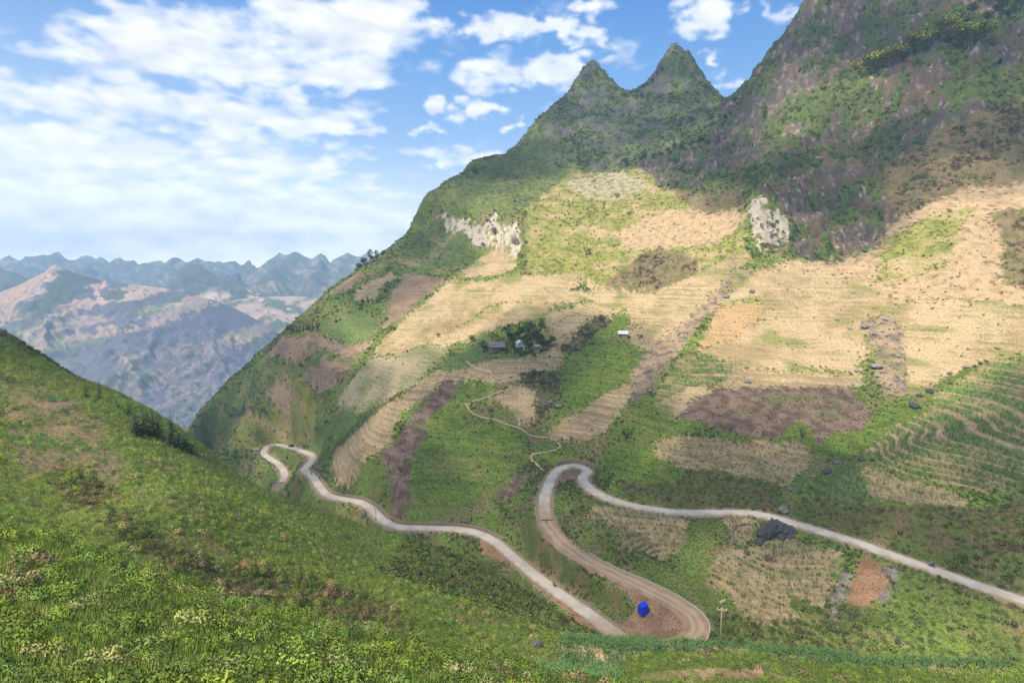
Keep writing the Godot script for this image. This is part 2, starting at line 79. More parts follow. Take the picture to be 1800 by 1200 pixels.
	["tanfield", "tan plot beside the footpath", [Vector2(-13.3, -282.6), Vector2(-2.9, -284), Vector2(1.5, -288.1), Vector2(13.9, -284.6), Vector2(15.8, -277), Vector2(11.2, -273.8), Vector2(11, -267.7), Vector2(2.5, -268.3), Vector2(-2, -275.6)]],
	["tanterrace", "tan terraces above the upper hairpin", [Vector2(16.2, -262.9), Vector2(30.5, -268.6), Vector2(39.1, -270), Vector2(55, -269.1), Vector2(57.4, -262.1), Vector2(45.1, -252.8), Vector2(36.7, -251.6), Vector2(19.2, -259.6)]],
	["brightgrass", "bright green gully", [Vector2(28, -308.2), Vector2(35, -316.1), Vector2(52.7, -328.2), Vector2(65.9, -337.8), Vector2(68.8, -327), Vector2(53.4, -311.8), Vector2(61.8, -306.6), Vector2(69, -284.8), Vector2(63.7, -273.3), Vector2(44.2, -271.2), Vector2(32.7, -266.6), Vector2(25.5, -277.5), Vector2(25.2, -291.9)]],
	["thicket", "dark shrubs in the gully", [Vector2(4.5, -294.5), Vector2(12, -296.4), Vector2(25, -289.9), Vector2(24.3, -281), Vector2(18.2, -273.9), Vector2(13.8, -268.9), Vector2(11.2, -275.2), Vector2(12.9, -282.6), Vector2(5.8, -286.2)]],
	["thicket", "shrubs at the head of the gully", [Vector2(26.6, -310.6), Vector2(39.2, -324.9), Vector2(50.4, -335.6), Vector2(59.1, -331.4), Vector2(44.3, -314.3), Vector2(30.5, -301.4)]],
	["rubble", "rocky brown strip beside the tan field", [Vector2(127.6, -321.6), Vector2(132.6, -314.4), Vector2(101.6, -298.2), Vector2(80.2, -273.5), Vector2(65.7, -258.1), Vector2(56.1, -259.5), Vector2(57.5, -272.3), Vector2(72.7, -288.3), Vector2(90.3, -300), Vector2(112.8, -314.5)]],
	["brightgrass", "bright green bank above the upper hairpin", [Vector2(40, -235.2), Vector2(44.7, -248.7), Vector2(54.7, -255.2), Vector2(65.3, -256.4), Vector2(64.4, -242.3), Vector2(70.4, -232.8), Vector2(80.9, -225.1), Vector2(59.8, -227.8), Vector2(57.2, -220.5), Vector2(66.4, -207.8), Vector2(60.4, -200.4), Vector2(39.8, -213.3)]],
	["tanfield", "broad sunlit tan field", [Vector2(112.5, -306.9), Vector2(129.5, -311.7), Vector2(158.6, -323.1), Vector2(198.7, -304.8), Vector2(187.6, -293.5), Vector2(183.1, -287.3), Vector2(187, -272.9), Vector2(179.6, -265.3), Vector2(167.5, -269.2), Vector2(161.7, -258.8), Vector2(161.7, -253.4), Vector2(152.2, -247.3), Vector2(153.4, -242.4), Vector2(102.8, -257.4), Vector2(103, -263.2), Vector2(89.5, -273.7), Vector2(104.7, -293.1)]],
	["redtan", "reddish tan corner of the broad field", [Vector2(110.1, -303.4), Vector2(130.4, -296), Vector2(128.8, -286.3), Vector2(110, -277.2), Vector2(96.6, -275), Vector2(91, -275)]],
	["tanbare", "bare tan slope under the scrub", [Vector2(135.2, -309.1), Vector2(152.6, -317.5), Vector2(198.1, -312.3), Vector2(213.4, -325.4), Vector2(228.5, -327.6), Vector2(254.5, -321.4), Vector2(291.3, -302.6), Vector2(225.7, -228), Vector2(204.8, -254.2), Vector2(187, -272.9), Vector2(183.1, -287.3), Vector2(187.6, -293.5), Vector2(155, -315)]],
	["tanfield", "tan field at the right edge", [Vector2(179.6, -265.3), Vector2(187, -272.9), Vector2(204.8, -254.2), Vector2(225.7, -228), Vector2(210.7, -211.1), Vector2(190.6, -223.8), Vector2(173.9, -225.3), Vector2(168.1, -223), Vector2(161, -220.3), Vector2(158, -222.1), Vector2(164.2, -233), Vector2(176.1, -251.8)]],
	["sunny", "green patch on the bare tan slope", [Vector2(206, -315.5), Vector2(226.1, -317.7), Vector2(242.6, -308), Vector2(240.5, -301.9), Vector2(224, -290.2), Vector2(213.8, -276.9), Vector2(186.8, -292.6)]],
	["brownscrub", "brown scrub patch at the right edge", [Vector2(245.2, -297.5), Vector2(277.7, -286.9), Vector2(230.8, -233.7), Vector2(219.3, -256.3), Vector2(235.8, -274.3)]],
	["rubble", "rocky gully between the tan fields", [Vector2(164.7, -269), Vector2(172.5, -271), Vector2(179.6, -265.3), Vector2(176.1, -251.8), Vector2(157.8, -221.8), Vector2(151.4, -225), Vector2(154.9, -238.4), Vector2(162.5, -253.5)]],
	["greenterrace", "small green terraces at the field corner", [Vector2(64.8, -253.2), Vector2(75, -266.2), Vector2(83.9, -272.3), Vector2(90.1, -268.3), Vector2(107.2, -263.7), Vector2(101.8, -257.6), Vector2(95.6, -251), Vector2(83.8, -249.6), Vector2(76, -248.9), Vector2(65.3, -246)]],
	["tanterrace", "tan strip above the fallow field", [Vector2(102.8, -257.4), Vector2(152.6, -241), Vector2(147.2, -233.4), Vector2(113.7, -241), Vector2(89.9, -246.1)]],
	["tanfield", "tan plot beside the fallow field", [Vector2(63.9, -249.6), Vector2(64.2, -243.3), Vector2(70.1, -233.5), Vector2(77.5, -239.5), Vector2(89.9, -246.1), Vector2(81, -251.2), Vector2(70.5, -248.7)]],
	["fallow", "dark brown fallow field", [Vector2(89.9, -246.1), Vector2(113.7, -241), Vector2(143.3, -234.4), Vector2(141, -225.8), Vector2(143.4, -216.7), Vector2(131.9, -209.9), Vector2(124.7, -211.9), Vector2(116.6, -205.8), Vector2(113.8, -207.1), Vector2(116.4, -213.4), Vector2(113.4, -220.1), Vector2(103.8, -213.7), Vector2(80.7, -226.2), Vector2(70.1, -233.5), Vector2(77.5, -239.5)]],
	["brightgrass", "green gully below the fallow field", [Vector2(113.4, -220.1), Vector2(116.4, -213.4), Vector2(113.8, -207.1), Vector2(116.6, -205.8), Vector2(124.7, -211.9), Vector2(131.9, -209.9), Vector2(143.4, -216.7), Vector2(157.6, -220.9), Vector2(159.1, -210.2), Vector2(144.3, -204), Vector2(126.3, -197.6), Vector2(114.1, -193.7), Vector2(107.8, -198), Vector2(106.9, -207.6), Vector2(80.9, -225.1), Vector2(104.8, -212.2)]],
	["cropfield", "young crop field above the road", [Vector2(59.5, -228.5), Vector2(75.1, -222.7), Vector2(98.2, -216.3), Vector2(111.6, -203.8), Vector2(107.8, -198), Vector2(100, -191.8), Vector2(95.7, -188.7), Vector2(89.5, -199.3), Vector2(78, -205.4), Vector2(66.4, -207.8), Vector2(57.2, -220.5)]],
	["greenterrace", "green and tan terraces at the right edge", [Vector2(208.1, -208.3), Vector2(191, -223.3), Vector2(167.8, -219.1), Vector2(159.1, -210.2), Vector2(144.3, -204), Vector2(126.3, -197.6), Vector2(120.9, -177.2), Vector2(123.5, -168.8), Vector2(130.7, -162.1), Vector2(135.8, -155.7), Vector2(149.8, -145.9)]],
	["greencrop", "green crop plot above the road", [Vector2(96.4, -182.6), Vector2(103.6, -185.5), Vector2(112.7, -184.8), Vector2(114.5, -180.5), Vector2(111.2, -165.8), Vector2(105.8, -168.5)]],
	["cropfield", "tan crop rows above the road", [Vector2(118.3, -187), Vector2(119, -174.3), Vector2(120.6, -169.4), Vector2(130, -159.5), Vector2(133, -155.3), Vector2(129.5, -153.7), Vector2(115.8, -157.2), Vector2(111.2, -165.8)]],
	["bank", "overgrown brown bank above the road", [Vector2(94.3, -181), Vector2(105.4, -168.1), Vector2(115.8, -156.1), Vector2(129.2, -152.8), Vector2(147.4, -143.2), Vector2(130.2, -124.3), Vector2(114.3, -146.9), Vector2(103.7, -165.1)]],
	["bank", "overgrown bank above the bend", [Vector2(39.6, -212), Vector2(60.2, -199.7), Vector2(66.2, -206.9), Vector2(89.1, -198.3), Vector2(94.6, -187.6), Vector2(88.9, -181.3), Vector2(58.9, -188.3), Vector2(41.7, -200)]],
	["cropfield", "small crop field inside the bend", [Vector2(24.8, -186.5), Vector2(29.4, -194.1), Vector2(44.2, -188.1), Vector2(58.3, -179.5), Vector2(57.8, -176.5), Vector2(54.9, -174.1), Vector2(52.8, -169.9), Vector2(47.3, -164.6), Vector2(35.4, -168.1), Vector2(34.1, -175.8), Vector2(31.6, -183)]],
	["cropfield", "small walled field beside the dark outcrop", [Vector2(68.5, -176.7), Vector2(71.5, -180.9), Vector2(79.9, -180.1), Vector2(79, -175.4), Vector2(74.6, -165.9), Vector2(71.5, -162.5), Vector2(67.4, -164.1), Vector2(69.5, -171.7)]],
	["maizefield", "maize field below the road", [Vector2(58, -158.5), Vector2(60.9, -160.1), Vector2(65.2, -162.9), Vector2(71, -160.5), Vector2(81.5, -165.8), Vector2(85, -165.8), Vector2(88.3, -159.9), Vector2(92.1, -157.2), Vector2(94.6, -154.5), Vector2(89.5, -149.2), Vector2(89.3, -146.1), Vector2(84.7, -142.6), Vector2(82.9, -139.7), Vector2(80, -138.8), Vector2(77.9, -140.4), Vector2(74.5, -142.2), Vector2(73.4, -139.7), Vector2(75.6, -135.7), Vector2(64.7, -135.9), Vector2(61.5, -141.7), Vector2(60, -148.5), Vector2(57.2, -152.1)]],
	["redsoil", "red soil plot below the road", [Vector2(98, -150.1), Vector2(100.1, -148), Vector2(100.6, -144), Vector2(98.2, -142), Vector2(97.9, -139.7), Vector2(94.5, -135.9), Vector2(91.6, -136.7), Vector2(88.8, -139.8), Vector2(92.1, -143.1), Vector2(91.6, -144.3), Vector2(95.4, -148.3)]],
	["gravel", "stony rim of the red plot", [Vector2(100.6, -144), Vector2(103.4, -142.3), Vector2(101.4, -139.7), Vector2(97, -136.2), Vector2(94.4, -135.7), Vector2(97.9, -139.7), Vector2(98.2, -142)]],
	["gravel", "grey stony strip beside the maize", [Vector2(91.9, -149.8), Vector2(94.5, -148.2), Vector2(91.6, -144.3), Vector2(88.1, -139.7), Vector2(83.8, -137.6), Vector2(83.8, -134.9), Vector2(81.9, -134.1), Vector2(81.5, -136.6), Vector2(84, -140.8), Vector2(89.3, -146.1)]],
	["dirt", "bare dirt on the inside of the lower bend", [Vector2(28.5, -157.8), Vector2(32.6, -153.2), Vector2(34, -150.2), Vector2(34.3, -147.1), Vector2(30.4, -145.5), Vector2(28.2, -141.9), Vector2(30.2, -137.2), Vector2(20.8, -77.1), Vector2(26, -81.8), Vector2(48.1, -137.5), Vector2(49.5, -142.7), Vector2(45.9, -148.4), Vector2(39.4, -154.5), Vector2(32.7, -158.3)]],
	["dirt", "dirt verge outside the lower bend", [Vector2(48.9, -145.5), Vector2(51.4, -143.2), Vector2(52.2, -138.3), Vector2(49.6, -134.1), Vector2(46.6, -134.4), Vector2(49, -140.3)]],
	["dirt", "dirt verge of the lower road", [Vector2(-11.7, -202), Vector2(-8.1, -201.8), Vector2(1, -186.8), Vector2(12.3, -165.6), Vector2(21, -151.3), Vector2(26.7, -142.1), Vector2(19.8, -142.1), Vector2(16.9, -150.5), Vector2(1, -182.8), Vector2(-3.9, -185.9), Vector2(-8.6, -194)]],
	["dirt", "dirt island inside the upper hairpin", [Vector2(20.3, -229.8), Vector2(24.5, -236.7), Vector2(29.6, -233.9), Vector2(27.7, -222.8), Vector2(20.6, -220.8)]],
	["fallow", "dark fallow triangle below the footpath", [Vector2(-5.9, -228.6), Vector2(1.2, -234), Vector2(7.3, -235), Vector2(13.4, -234.8), Vector2(4.8, -229.9), Vector2(3.5, -221.5), Vector2(-2.3, -223.2)]],
	["brightgrass", "bright green plot beside the footpath", [Vector2(9.3, -257.6), Vector2(22.4, -256.2), Vector2(22.6, -243.5), Vector2(16.1, -240), Vector2(9.4, -247)]],
	["brightgrass", "bright green plot over the culvert", [Vector2(-15.1, -222), Vector2(-4.6, -220.1), Vector2(-2.2, -209.5), Vector2(-8.9, -211.3), Vector2(-14.8, -217.2)]],
	["weedy", "weedy cultivated patch on the near hillside", [Vector2(-107.2, -117.4), Vector2(-93.3, -117.4), Vector2(-74.7, -102.5), Vector2(-58, -83.5), Vector2(-53, -72.6), Vector2(-57.4, -70.7), Vector2(-68.5, -73.8)]],
	["darkbrush", "brown brush band in the fold of the near hillside", [Vector2(-53.1, -69.6), Vector2(-49.5, -71.6), Vector2(-40.6, -67.5), Vector2(-35.3, -70.9), Vector2(-28, -77.7), Vector2(-21.5, -77.7), Vector2(-14.4, -74.6), Vector2(-11, -73), Vector2(-15.1, -70.5), Vector2(-27.2, -67.1), Vector2(-33.2, -64.9), Vector2(-38.7, -62.4), Vector2(-45.1, -63.5)]],
	["darkbrush", "dark brush hollow on the near hillside", [Vector2(-63.3, -75.5), Vector2(-58.6, -76.3), Vector2(-54, -75.7), Vector2(-52.3, -70.4), Vector2(-56.7, -68.8)]],
	["maizefield", "near maize field", [Vector2(10.2, -91.8), Vector2(19.9, -84), Vector2(29.1, -79.5), Vector2(39.3, -77.5), Vector2(33.8, -72.8), Vector2(22.2, -73.6), Vector2(15.2, -70.4), Vector2(12.3, -59.7), Vector2(2.3, -38.4), Vector2(6.6, -71.5)]],
	["maizefield", "maize strip on the near slope", [Vector2(39.3, -77.5), Vector2(47.5, -73.3), Vector2(53.7, -66.3), Vector2(61.4, -63.8), Vector2(55.7, -57.8), Vector2(49.2, -60.6), Vector2(40.6, -68.3), Vector2(31.5, -72.9)]],
	["nearsoil", "bare soil terrace at the bottom edge", [Vector2(11.9, -57.6), Vector2(19.5, -64.3), Vector2(28.5, -65.9), Vector2(33.1, -61), Vector2(35.1, -57.8), Vector2(30.3, -58.3), Vector2(13.5, -56.4)]],
]
var cliffs := [
	["left white cliff", [Vector2(-65.2, -511.1), Vector2(-49.2, -500.7), Vector2(-33.1, -481.7), Vector2(-23.4, -476.4), Vector2(-17.9, -479.8), Vector2(-11.7, -475.4), Vector2(-9.2, -465.4), Vector2(2.2, -456.6), Vector2(8, -448.5), Vector2(7.4, -441.2), Vector2(2.2, -444.8), Vector2(-9, -454.9), Vector2(-13.6, -459.8), Vector2(-25.3, -465.1), Vector2(-48.1, -488.8)]],
	["right white cliff", [Vector2(144.5, -355.5), Vector2(152.3, -352.2), Vector2(153, -346.7), Vector2(161.8, -343.4), Vector2(164.4, -337.9), Vector2(154.4, -331.1), Vector2(143.9, -329.2), Vector2(142.2, -338.5)]],
]
var footpaths := [
	[Vector2(-23.5, -284.6), Vector2(-20.8, -278.8), Vector2(-16, -274.9), Vector2(-6.1, -269.9), Vector2(2.5, -267.5), Vector2(10.9, -264.6), Vector2(19.3, -260.5), Vector2(22.4, -256.2), Vector2(20.9, -253.7), Vector2(14.3, -251.6), Vector2(9.3, -251.1), Vector2(8.7, -247.2), Vector2(11.2, -241.4), Vector2(14.2, -236.8)],
	[Vector2(-25.8, -318.8), Vector2(-18.5, -304.8), Vector2(-7.4, -292.5), Vector2(-4.1, -289.6)],
	[Vector2(-12.1, -291.6), Vector2(-7.4, -291.9), Vector2(1.5, -294.3), Vector2(12.2, -300.5)],
	[Vector2(-23.2, -283.7), Vector2(-19.7, -284.4), Vector2(-12.1, -283.8), Vector2(-4.4, -285.6)],
]
var cloud_shapes := [
	[-29.6, 18.1, 7.80, 2.25, 12, 1.00],
	[-21.8, 18.0, 7.05, 1.84, 10, 0.90],
	[-16.4, 20.3, 7.49, 3.48, 0, 1.00],
	[-13.2, 22.7, 5.11, 2.53, 0, 1.00],
	[-17.5, 17.1, 4.98, 1.60, 25, 0.90],
	[-33.4, 19.4, 3.01, 1.15, 15, 0.80],
	[-27.8, 13.5, 11.19, 1.78, 4, 0.90],
	[-36.8, 12.9, 4.93, 1.62, -5, 0.85],
	[-21.1, 13.3, 7.69, 1.65, 8, 0.80],
	[-39.0, 14.4, 1.98, 1.16, 0, 0.60],
	[-36.0, 9.1, 9.09, 2.14, 3, 0.90],
	[-25.0, 9.4, 9.14, 2.15, 5, 0.85],
	[-39.0, 10.1, 3.67, 1.42, 0, 0.90],
	[-16.1, 13.2, 3.57, 0.73, -10, 0.75],
	[-30.4, 5.7, 12.52, 1.88, 0, 0.85],
	[-18.9, 7.8, 8.01, 2.03, 0, 0.60],
	[-38.2, 3.3, 6.97, 1.96, 0, 0.95],
	[-25.3, 3.8, 11.53, 2.25, 0, 0.95],
	[-15.4, 4.0, 7.34, 2.66, 0, 0.85],
	[-11.2, 2.8, 8.17, 2.19, 0, 0.85],
	[0.0, 22.0, 4.33, 1.14, 0, 0.95],
	[4.6, 21.7, 3.23, 0.97, -10, 0.95],
	[7.5, 23.5, 2.12, 0.85, 0, 0.75],
	[3.3, 18.5, 3.81, 1.49, -5, 1.00],
	[-1.6, 19.3, 3.27, 1.15, 15, 0.65],
	[-2.7, 17.4, 3.82, 0.95, 0, 0.65],
	[-7.7, 15.4, 1.94, 0.78, -5, 1.00],
	[-3.4, 15.6, 2.19, 0.98, -5, 1.00],
	[-0.4, 13.6, 0.99, 0.45, 0, 0.90],
	[17.8, 22.1, 2.84, 1.50, 0, 0.95],
	[10.2, 20.3, 2.10, 1.12, 0, 0.50],
	[18.9, 18.6, 1.17, 0.79, 0, 0.80],
	[24.1, 21.4, 2.16, 0.61, -20, 0.80],
	[20.9, 16.8, 1.43, 0.67, 0, 0.50],
	[-3.9, 10.6, 3.32, 1.14, 0, 0.75],
	[-7.7, 11.3, 3.27, 1.02, 0, 0.55],
	[-11.5, 11.2, 2.13, 0.61, 0, 0.50],
	[-8.2, 13.4, 0.97, 0.35, 0, 0.60],
]
var cloud_gap := [Vector2(-599, 40), Vector2(-550, 54), Vector2(-503, 19), Vector2(-496, 43), Vector2(-485, 37), Vector2(-470, 32), Vector2(-452, 52), Vector2(-441, 80), Vector2(-432, 116), Vector2(-415, 134), Vector2(-390, 140), Vector2(-364, 160), Vector2(-344, 166), Vector2(-332, 183), Vector2(-301, 179), Vector2(-276, 182), Vector2(-170, 74), Vector2(-207, 51), Vector2(-245, 58), Vector2(-282, 64), Vector2(-310, 57), Vector2(-304, 5), Vector2(-322, -86), Vector2(-327, -160), Vector2(-357, -183), Vector2(-404, -172), Vector2(-439, -151), Vector2(-472, -124), Vector2(-501, -147), Vector2(-508, -110), Vector2(-486, -83), Vector2(-517, -66), Vector2(-548, -17), Vector2(-573, 20)]
var far_ridges := {
	"A": [Vector3(-1955, -203, -1688), Vector3(-1754, -111, -1719), Vector3(-1575, -59, -1755), Vector3(-1531, -30, -1789), Vector3(-1480, 4, -1813), Vector3(-1462, 20, -1815), Vector3(-1447, 27, -1816), Vector3(-1433, 20, -1815), Vector3(-1408, 9, -1814), Vector3(-1376, -5, -1822), Vector3(-1325, -22, -1841), Vector3(-1201, -39, -1859), Vector3(-1147, -50, -1887), Vector3(-1092, -64, -1906), Vector3(-1037, -87, -1954), Vector3(-978, -121, -2000), Vector3(-882, -187, -2042), Vector3(-714, -334, -2075)],
	"B1": [Vector3(-1701, -86, -2709), Vector3(-1631, -54, -2713), Vector3(-1598, -16, -2717), Vector3(-1571, 21, -2722), Vector3(-1544, 40, -2724), Vector3(-1520, 46, -2725), Vector3(-1480, 35, -2724), Vector3(-1436, 5, -2720), Vector3(-1390, -16, -2717), Vector3(-1350, -16, -2717), Vector3(-1282, -40, -2715), Vector3(-1202, -86, -2709), Vector3(-1120, -113, -2706)],
	"B2": [Vector3(-1363, -115, -2907), Vector3(-1311, -66, -2913), Vector3(-1270, -17, -2919), Vector3(-1230, 17, -2923), Vector3(-1206, 14, -2923), Vector3(-1172, -12, -2919), Vector3(-1116, -49, -2915), Vector3(-1044, -81, -2911), Vector3(-986, -101, -2909)],
	"B3": [Vector3(-1200, -102, -3211), Vector3(-1152, -57, -3216), Vector3(-1120, -6, -3222), Vector3(-1101, 38, -3228), Vector3(-1085, 76, -3232), Vector3(-1069, 76, -3232), Vector3(-1046, 38, -3228), Vector3(-1011, -6, -3222), Vector3(-960, -44, -3218), Vector3(-832, -79, -3213), Vector3(-640, -102, -3211)],
	"L": [Vector3(-2750, 62, -2525), Vector3(-2450, 45, -2523), Vector3(-2250, 20, -2520), Vector3(-2188, 2, -2518), Vector3(-2138, -22, -2515), Vector3(-2100, -62, -2510), Vector3(-2025, -149, -2500)],
	"K": [Vector3(-1269, -117, -2353), Vector3(-1176, -114, -2403), Vector3(-1102, -102, -2455), Vector3(-1000, -99, -2506), Vector3(-867, -106, -2556), Vector3(-676, -116, -2605), Vector3(-468, -129, -2603)],
	"C": [Vector3(-3968, 82, -3938), Vector3(-3739, 97, -3940), Vector3(-3510, 75, -3937), Vector3(-3449, 97, -3940), Vector3(-3327, 82, -3938), Vector3(-3220, 116, -3942), Vector3(-3136, 131, -3944), Vector3(-3021, 90, -3939), Vector3(-2899, 82, -3938), Vector3(-2853, 97, -3940), Vector3(-2746, 67, -3936), Vector3(-2655, 82, -3938), Vector3(-2563, 67, -3936), Vector3(-2502, 82, -3938), Vector3(-2410, 67, -3936), Vector3(-2303, 60, -3935), Vector3(-2242, 82, -3938), Vector3(-2135, 85, -3938), Vector3(-2074, 90, -3939), Vector3(-2013, 67, -3936), Vector3(-1982, 82, -3938), Vector3(-1921, 52, -3934), Vector3(-1830, 44, -3933), Vector3(-1573, 36, -3529), Vector3(-1464, 81, -3535), Vector3(-1340, 108, -3538), Vector3(-1231, 81, -3535), Vector3(-1094, 74, -3534), Vector3(-1011, 98, -3537), Vector3(-929, 101, -3537), Vector3(-819, 87, -3536), Vector3(-545, 74, -3534), Vector3(-271, 60, -3532)],
}
var pole_at := Vector3(30.7, -54.9, -77.9)


var rng := RandomNumberGenerator.new()
var used := {}


func numbered(called: String) -> String:
	var n: int = used.get(called, 0)
	used[called] = n + 1
	return called if n == 0 else "%s_%03d" % [called, n]


func tag(o: Node, label := "", category := "", group := "", kind := "") -> Node:
	if label: o.set_meta("label", label)
	if category: o.set_meta("category", category)
	if group: o.set_meta("group", group)
	if kind: o.set_meta("kind", kind)
	return o


func thing(called: String, label: String, category: String, at := Vector3.ZERO, turn := 0.0, group := "") -> Node3D:
	var o := Node3D.new()
	o.name = numbered(called)
	add_child(o)
	o.position = at
	o.rotation.y = turn
	tag(o, label, category, group)
	return o


func part(called: String, mesh: Mesh, mat: Material, parent: Node, at := Transform3D.IDENTITY) -> MeshInstance3D:
	var o := MeshInstance3D.new()
	o.name = called
	o.mesh = mesh
	if mat: o.material_override = mat
	o.transform = at
	parent.add_child(o, true)
	return o


func copy(src: Node3D, label: String, at: Vector3, turn: float, size := Vector3.ONE, group := "") -> Node3D:
	var c: Node3D = src.duplicate()
	c.name = numbered(String(src.name).rstrip("0123456789").rstrip("_"))
	add_child(c)
	c.transform = Transform3D(Basis(Vector3.UP, turn).scaled_local(size), at)
	c.set_meta("label", label)
	if group: c.set_meta("group", group)
	return c


# ------------------------------------------------------------------ materials
var mats := {}


func noise(freq: float, octaves := 3, noise_seed := 1, kind := FastNoiseLite.TYPE_SIMPLEX_SMOOTH, fractal := FastNoiseLite.FRACTAL_FBM) -> FastNoiseLite:
	var n := FastNoiseLite.new()
	n.noise_type = kind
	n.seed = noise_seed
	n.frequency = freq
	n.fractal_type = fractal
	n.fractal_octaves = octaves
	return n


func lin(r: float, g: float, b: float) -> Color:
	return Color(r, g, b).linear_to_srgb()


func grain(size: int, freq: float, lo: float, hi: float, noise_seed: int) -> NoiseTexture2D:
	var t := NoiseTexture2D.new()
	t.width = size
	t.height = size
	t.seamless = true
	t.noise = noise(freq, 5, noise_seed)
	var ramp := Gradient.new()
	ramp.offsets = PackedFloat32Array([0.15, 0.85])
	ramp.colors = PackedColorArray([Color(lo, lo, lo), Color(hi, hi, hi)])
	t.color_ramp = ramp
	return t


func bumps(size: int, freq: float, strength: float, noise_seed: int) -> NoiseTexture2D:
	var t := NoiseTexture2D.new()
	t.width = size
	t.height = size
	t.seamless = true
	t.as_normal_map = true
	t.bump_strength = strength
	t.noise = noise(freq, 5, noise_seed)
	return t


func plain(called: String, c: Color, rough := 0.85, metal := 0.0) -> StandardMaterial3D:
	if mats.has(called): return mats[called]
	var m := StandardMaterial3D.new()
	m.resource_name = called
	m.albedo_color = c
	m.roughness = rough
	m.metallic = metal
	m.metallic_specular = 0.3
	mats[called] = m
	return m


func grained(called: String, c: Color, tex: Texture2D, size: float, rough := 0.9, normal: Texture2D = null, vertex := false) -> StandardMaterial3D:
	var m := plain(called, c, rough)
	m.albedo_texture = tex
	m.vertex_color_use_as_albedo = vertex
	m.uv1_triplanar = true
	m.uv1_world_triplanar = true
	m.uv1_scale = Vector3.ONE / size
	if normal:
		m.normal_enabled = true
		m.normal_texture = normal
	return m


func leaf_material(called: String, through := 0.0) -> StandardMaterial3D:
	var m := plain(called, Color.WHITE, 0.75)
	m.vertex_color_use_as_albedo = true
	m.cull_mode = BaseMaterial3D.CULL_DISABLED
	if through > 0.0:
		m.backlight_enabled = true
		m.backlight = Color(through, through, through)
	return m


# ------------------------------------------------------------------ shape helpers
func begin() -> SurfaceTool:
	var st := SurfaceTool.new()
	st.begin(Mesh.PRIMITIVE_TRIANGLES)
	return st


func quad(st: SurfaceTool, a: Vector3, b: Vector3, c: Vector3, d: Vector3) -> void:   # clockwise seen from its front
	for v in [a, b, c, a, c, d]: st.add_vertex(v)


func add_box(st: SurfaceTool, at: Transform3D, size: Vector3) -> void:
	var h := size / 2.0
	var p := []
	for i in 8: p.append(at * Vector3(h.x if i & 1 else -h.x, h.y if i & 2 else -h.y, h.z if i & 4 else -h.z))
	st.set_smooth_group(-1)
	quad(st, p[4], p[6], p[7], p[5])
	quad(st, p[1], p[3], p[2], p[0])
	quad(st, p[5], p[7], p[3], p[1])
	quad(st, p[0], p[2], p[6], p[4])
	quad(st, p[2], p[3], p[7], p[6])
	quad(st, p[0], p[4], p[5], p[1])


func box_mesh(size: Vector3, at := Transform3D.IDENTITY) -> ArrayMesh:
	var st := begin()
	add_box(st, at, size)
	st.generate_normals()
	return st.commit()


func add_tube(st: SurfaceTool, path: Array, radii: Array, sides := 6) -> void:
	st.set_smooth_group(0)
	var rings := []
	for i in path.size():
		var dir: Vector3 = (path[mini(i + 1, path.size() - 1)] - path[maxi(i - 1, 0)]).normalized()
		var side := dir.cross(Vector3.UP if absf(dir.y) < 0.9 else Vector3.RIGHT).normalized()
		var up := side.cross(dir)
		var ring := []
		for k in sides:
			var a := TAU * k / sides
			ring.append(path[i] + (side * cos(a) + up * sin(a)) * radii[i])
		rings.append(ring)
	for i in path.size() - 1:
		for k in sides:
			var k2 := (k + 1) % sides
			quad(st, rings[i][k], rings[i][k2], rings[i + 1][k2], rings[i + 1][k])
	for e in [0, path.size() - 1]:
		for k in sides:
			var k2 := (k + 1) % sides
			var tri := [path[e], rings[e][k2], rings[e][k]] if e == 0 else [path[e], rings[e][k], rings[e][k2]]
			for v in tri: st.add_vertex(v)


func done(st: SurfaceTool) -> ArrayMesh:
	st.generate_normals()
	return st.commit()


func leaf_mesh(leaves: Array) -> ArrayMesh:   # each leaf: [centre, along, across, normal, shade]
	var v := PackedVector3Array()
	var n := PackedVector3Array()
	var c := PackedColorArray()
	for l in leaves:
		var o: Vector3 = l[0]
		var a: Vector3 = l[1]
		var b: Vector3 = l[2]
		var s: Color = l[4]
		if a.cross(b).dot(l[3]) < 0.0: b = -b
		for q in [o - a, o + b * 0.8 - a * 0.1, o + a, o - a, o + a, o - b * 0.8 - a * 0.1]:
			v.append(q)
			n.append(l[3])
			c.append(s)
	var arr := []
	arr.resize(Mesh.ARRAY_MAX)
	arr[Mesh.ARRAY_VERTEX] = v
	arr[Mesh.ARRAY_NORMAL] = n
	arr[Mesh.ARRAY_COLOR] = c
	var m := ArrayMesh.new()
	m.add_surface_from_arrays(Mesh.PRIMITIVE_TRIANGLES, arr)
	return m


func any_dir() -> Vector3:
	var y := rng.randf_range(-1.0, 1.0)
	var a := rng.randf() * TAU
	var r := sqrt(1.0 - y * y)
	return Vector3(r * cos(a), y, r * sin(a))


# ------------------------------------------------------------------ the lie of the land
const GS := 6.0
const GX := -560.0
const GZ := -1000.0
const GN := 181
const SOFT := 36.0
var base := PackedFloat32Array()
var road := PackedVector3Array()      # fine points along the road
const RX := -200
const RZ := -410
const RW := 350
const RH := 310
var road_d := PackedFloat32Array()
var road_y := PackedFloat32Array()
const PX := -330
const PZ := -780
const PW := 760
const PH := 790
var plot_of := PackedByteArray()
var path_of := PackedByteArray()
var plot_kind: Array[int] = []
var n_big := noise(0.018, 3, 11)
var n_mid := noise(0.06, 3, 12)
var n_fine := noise(0.25, 2, 13)
var n_ridge := noise(0.05, 4, 14, FastNoiseLite.TYPE_SIMPLEX_SMOOTH, FastNoiseLite.FRACTAL_RIDGED)
var n_rock := noise(0.11, 4, 15, FastNoiseLite.TYPE_SIMPLEX_SMOOTH, FastNoiseLite.FRACTAL_RIDGED)
var n_tint := noise(0.035, 4, 16)
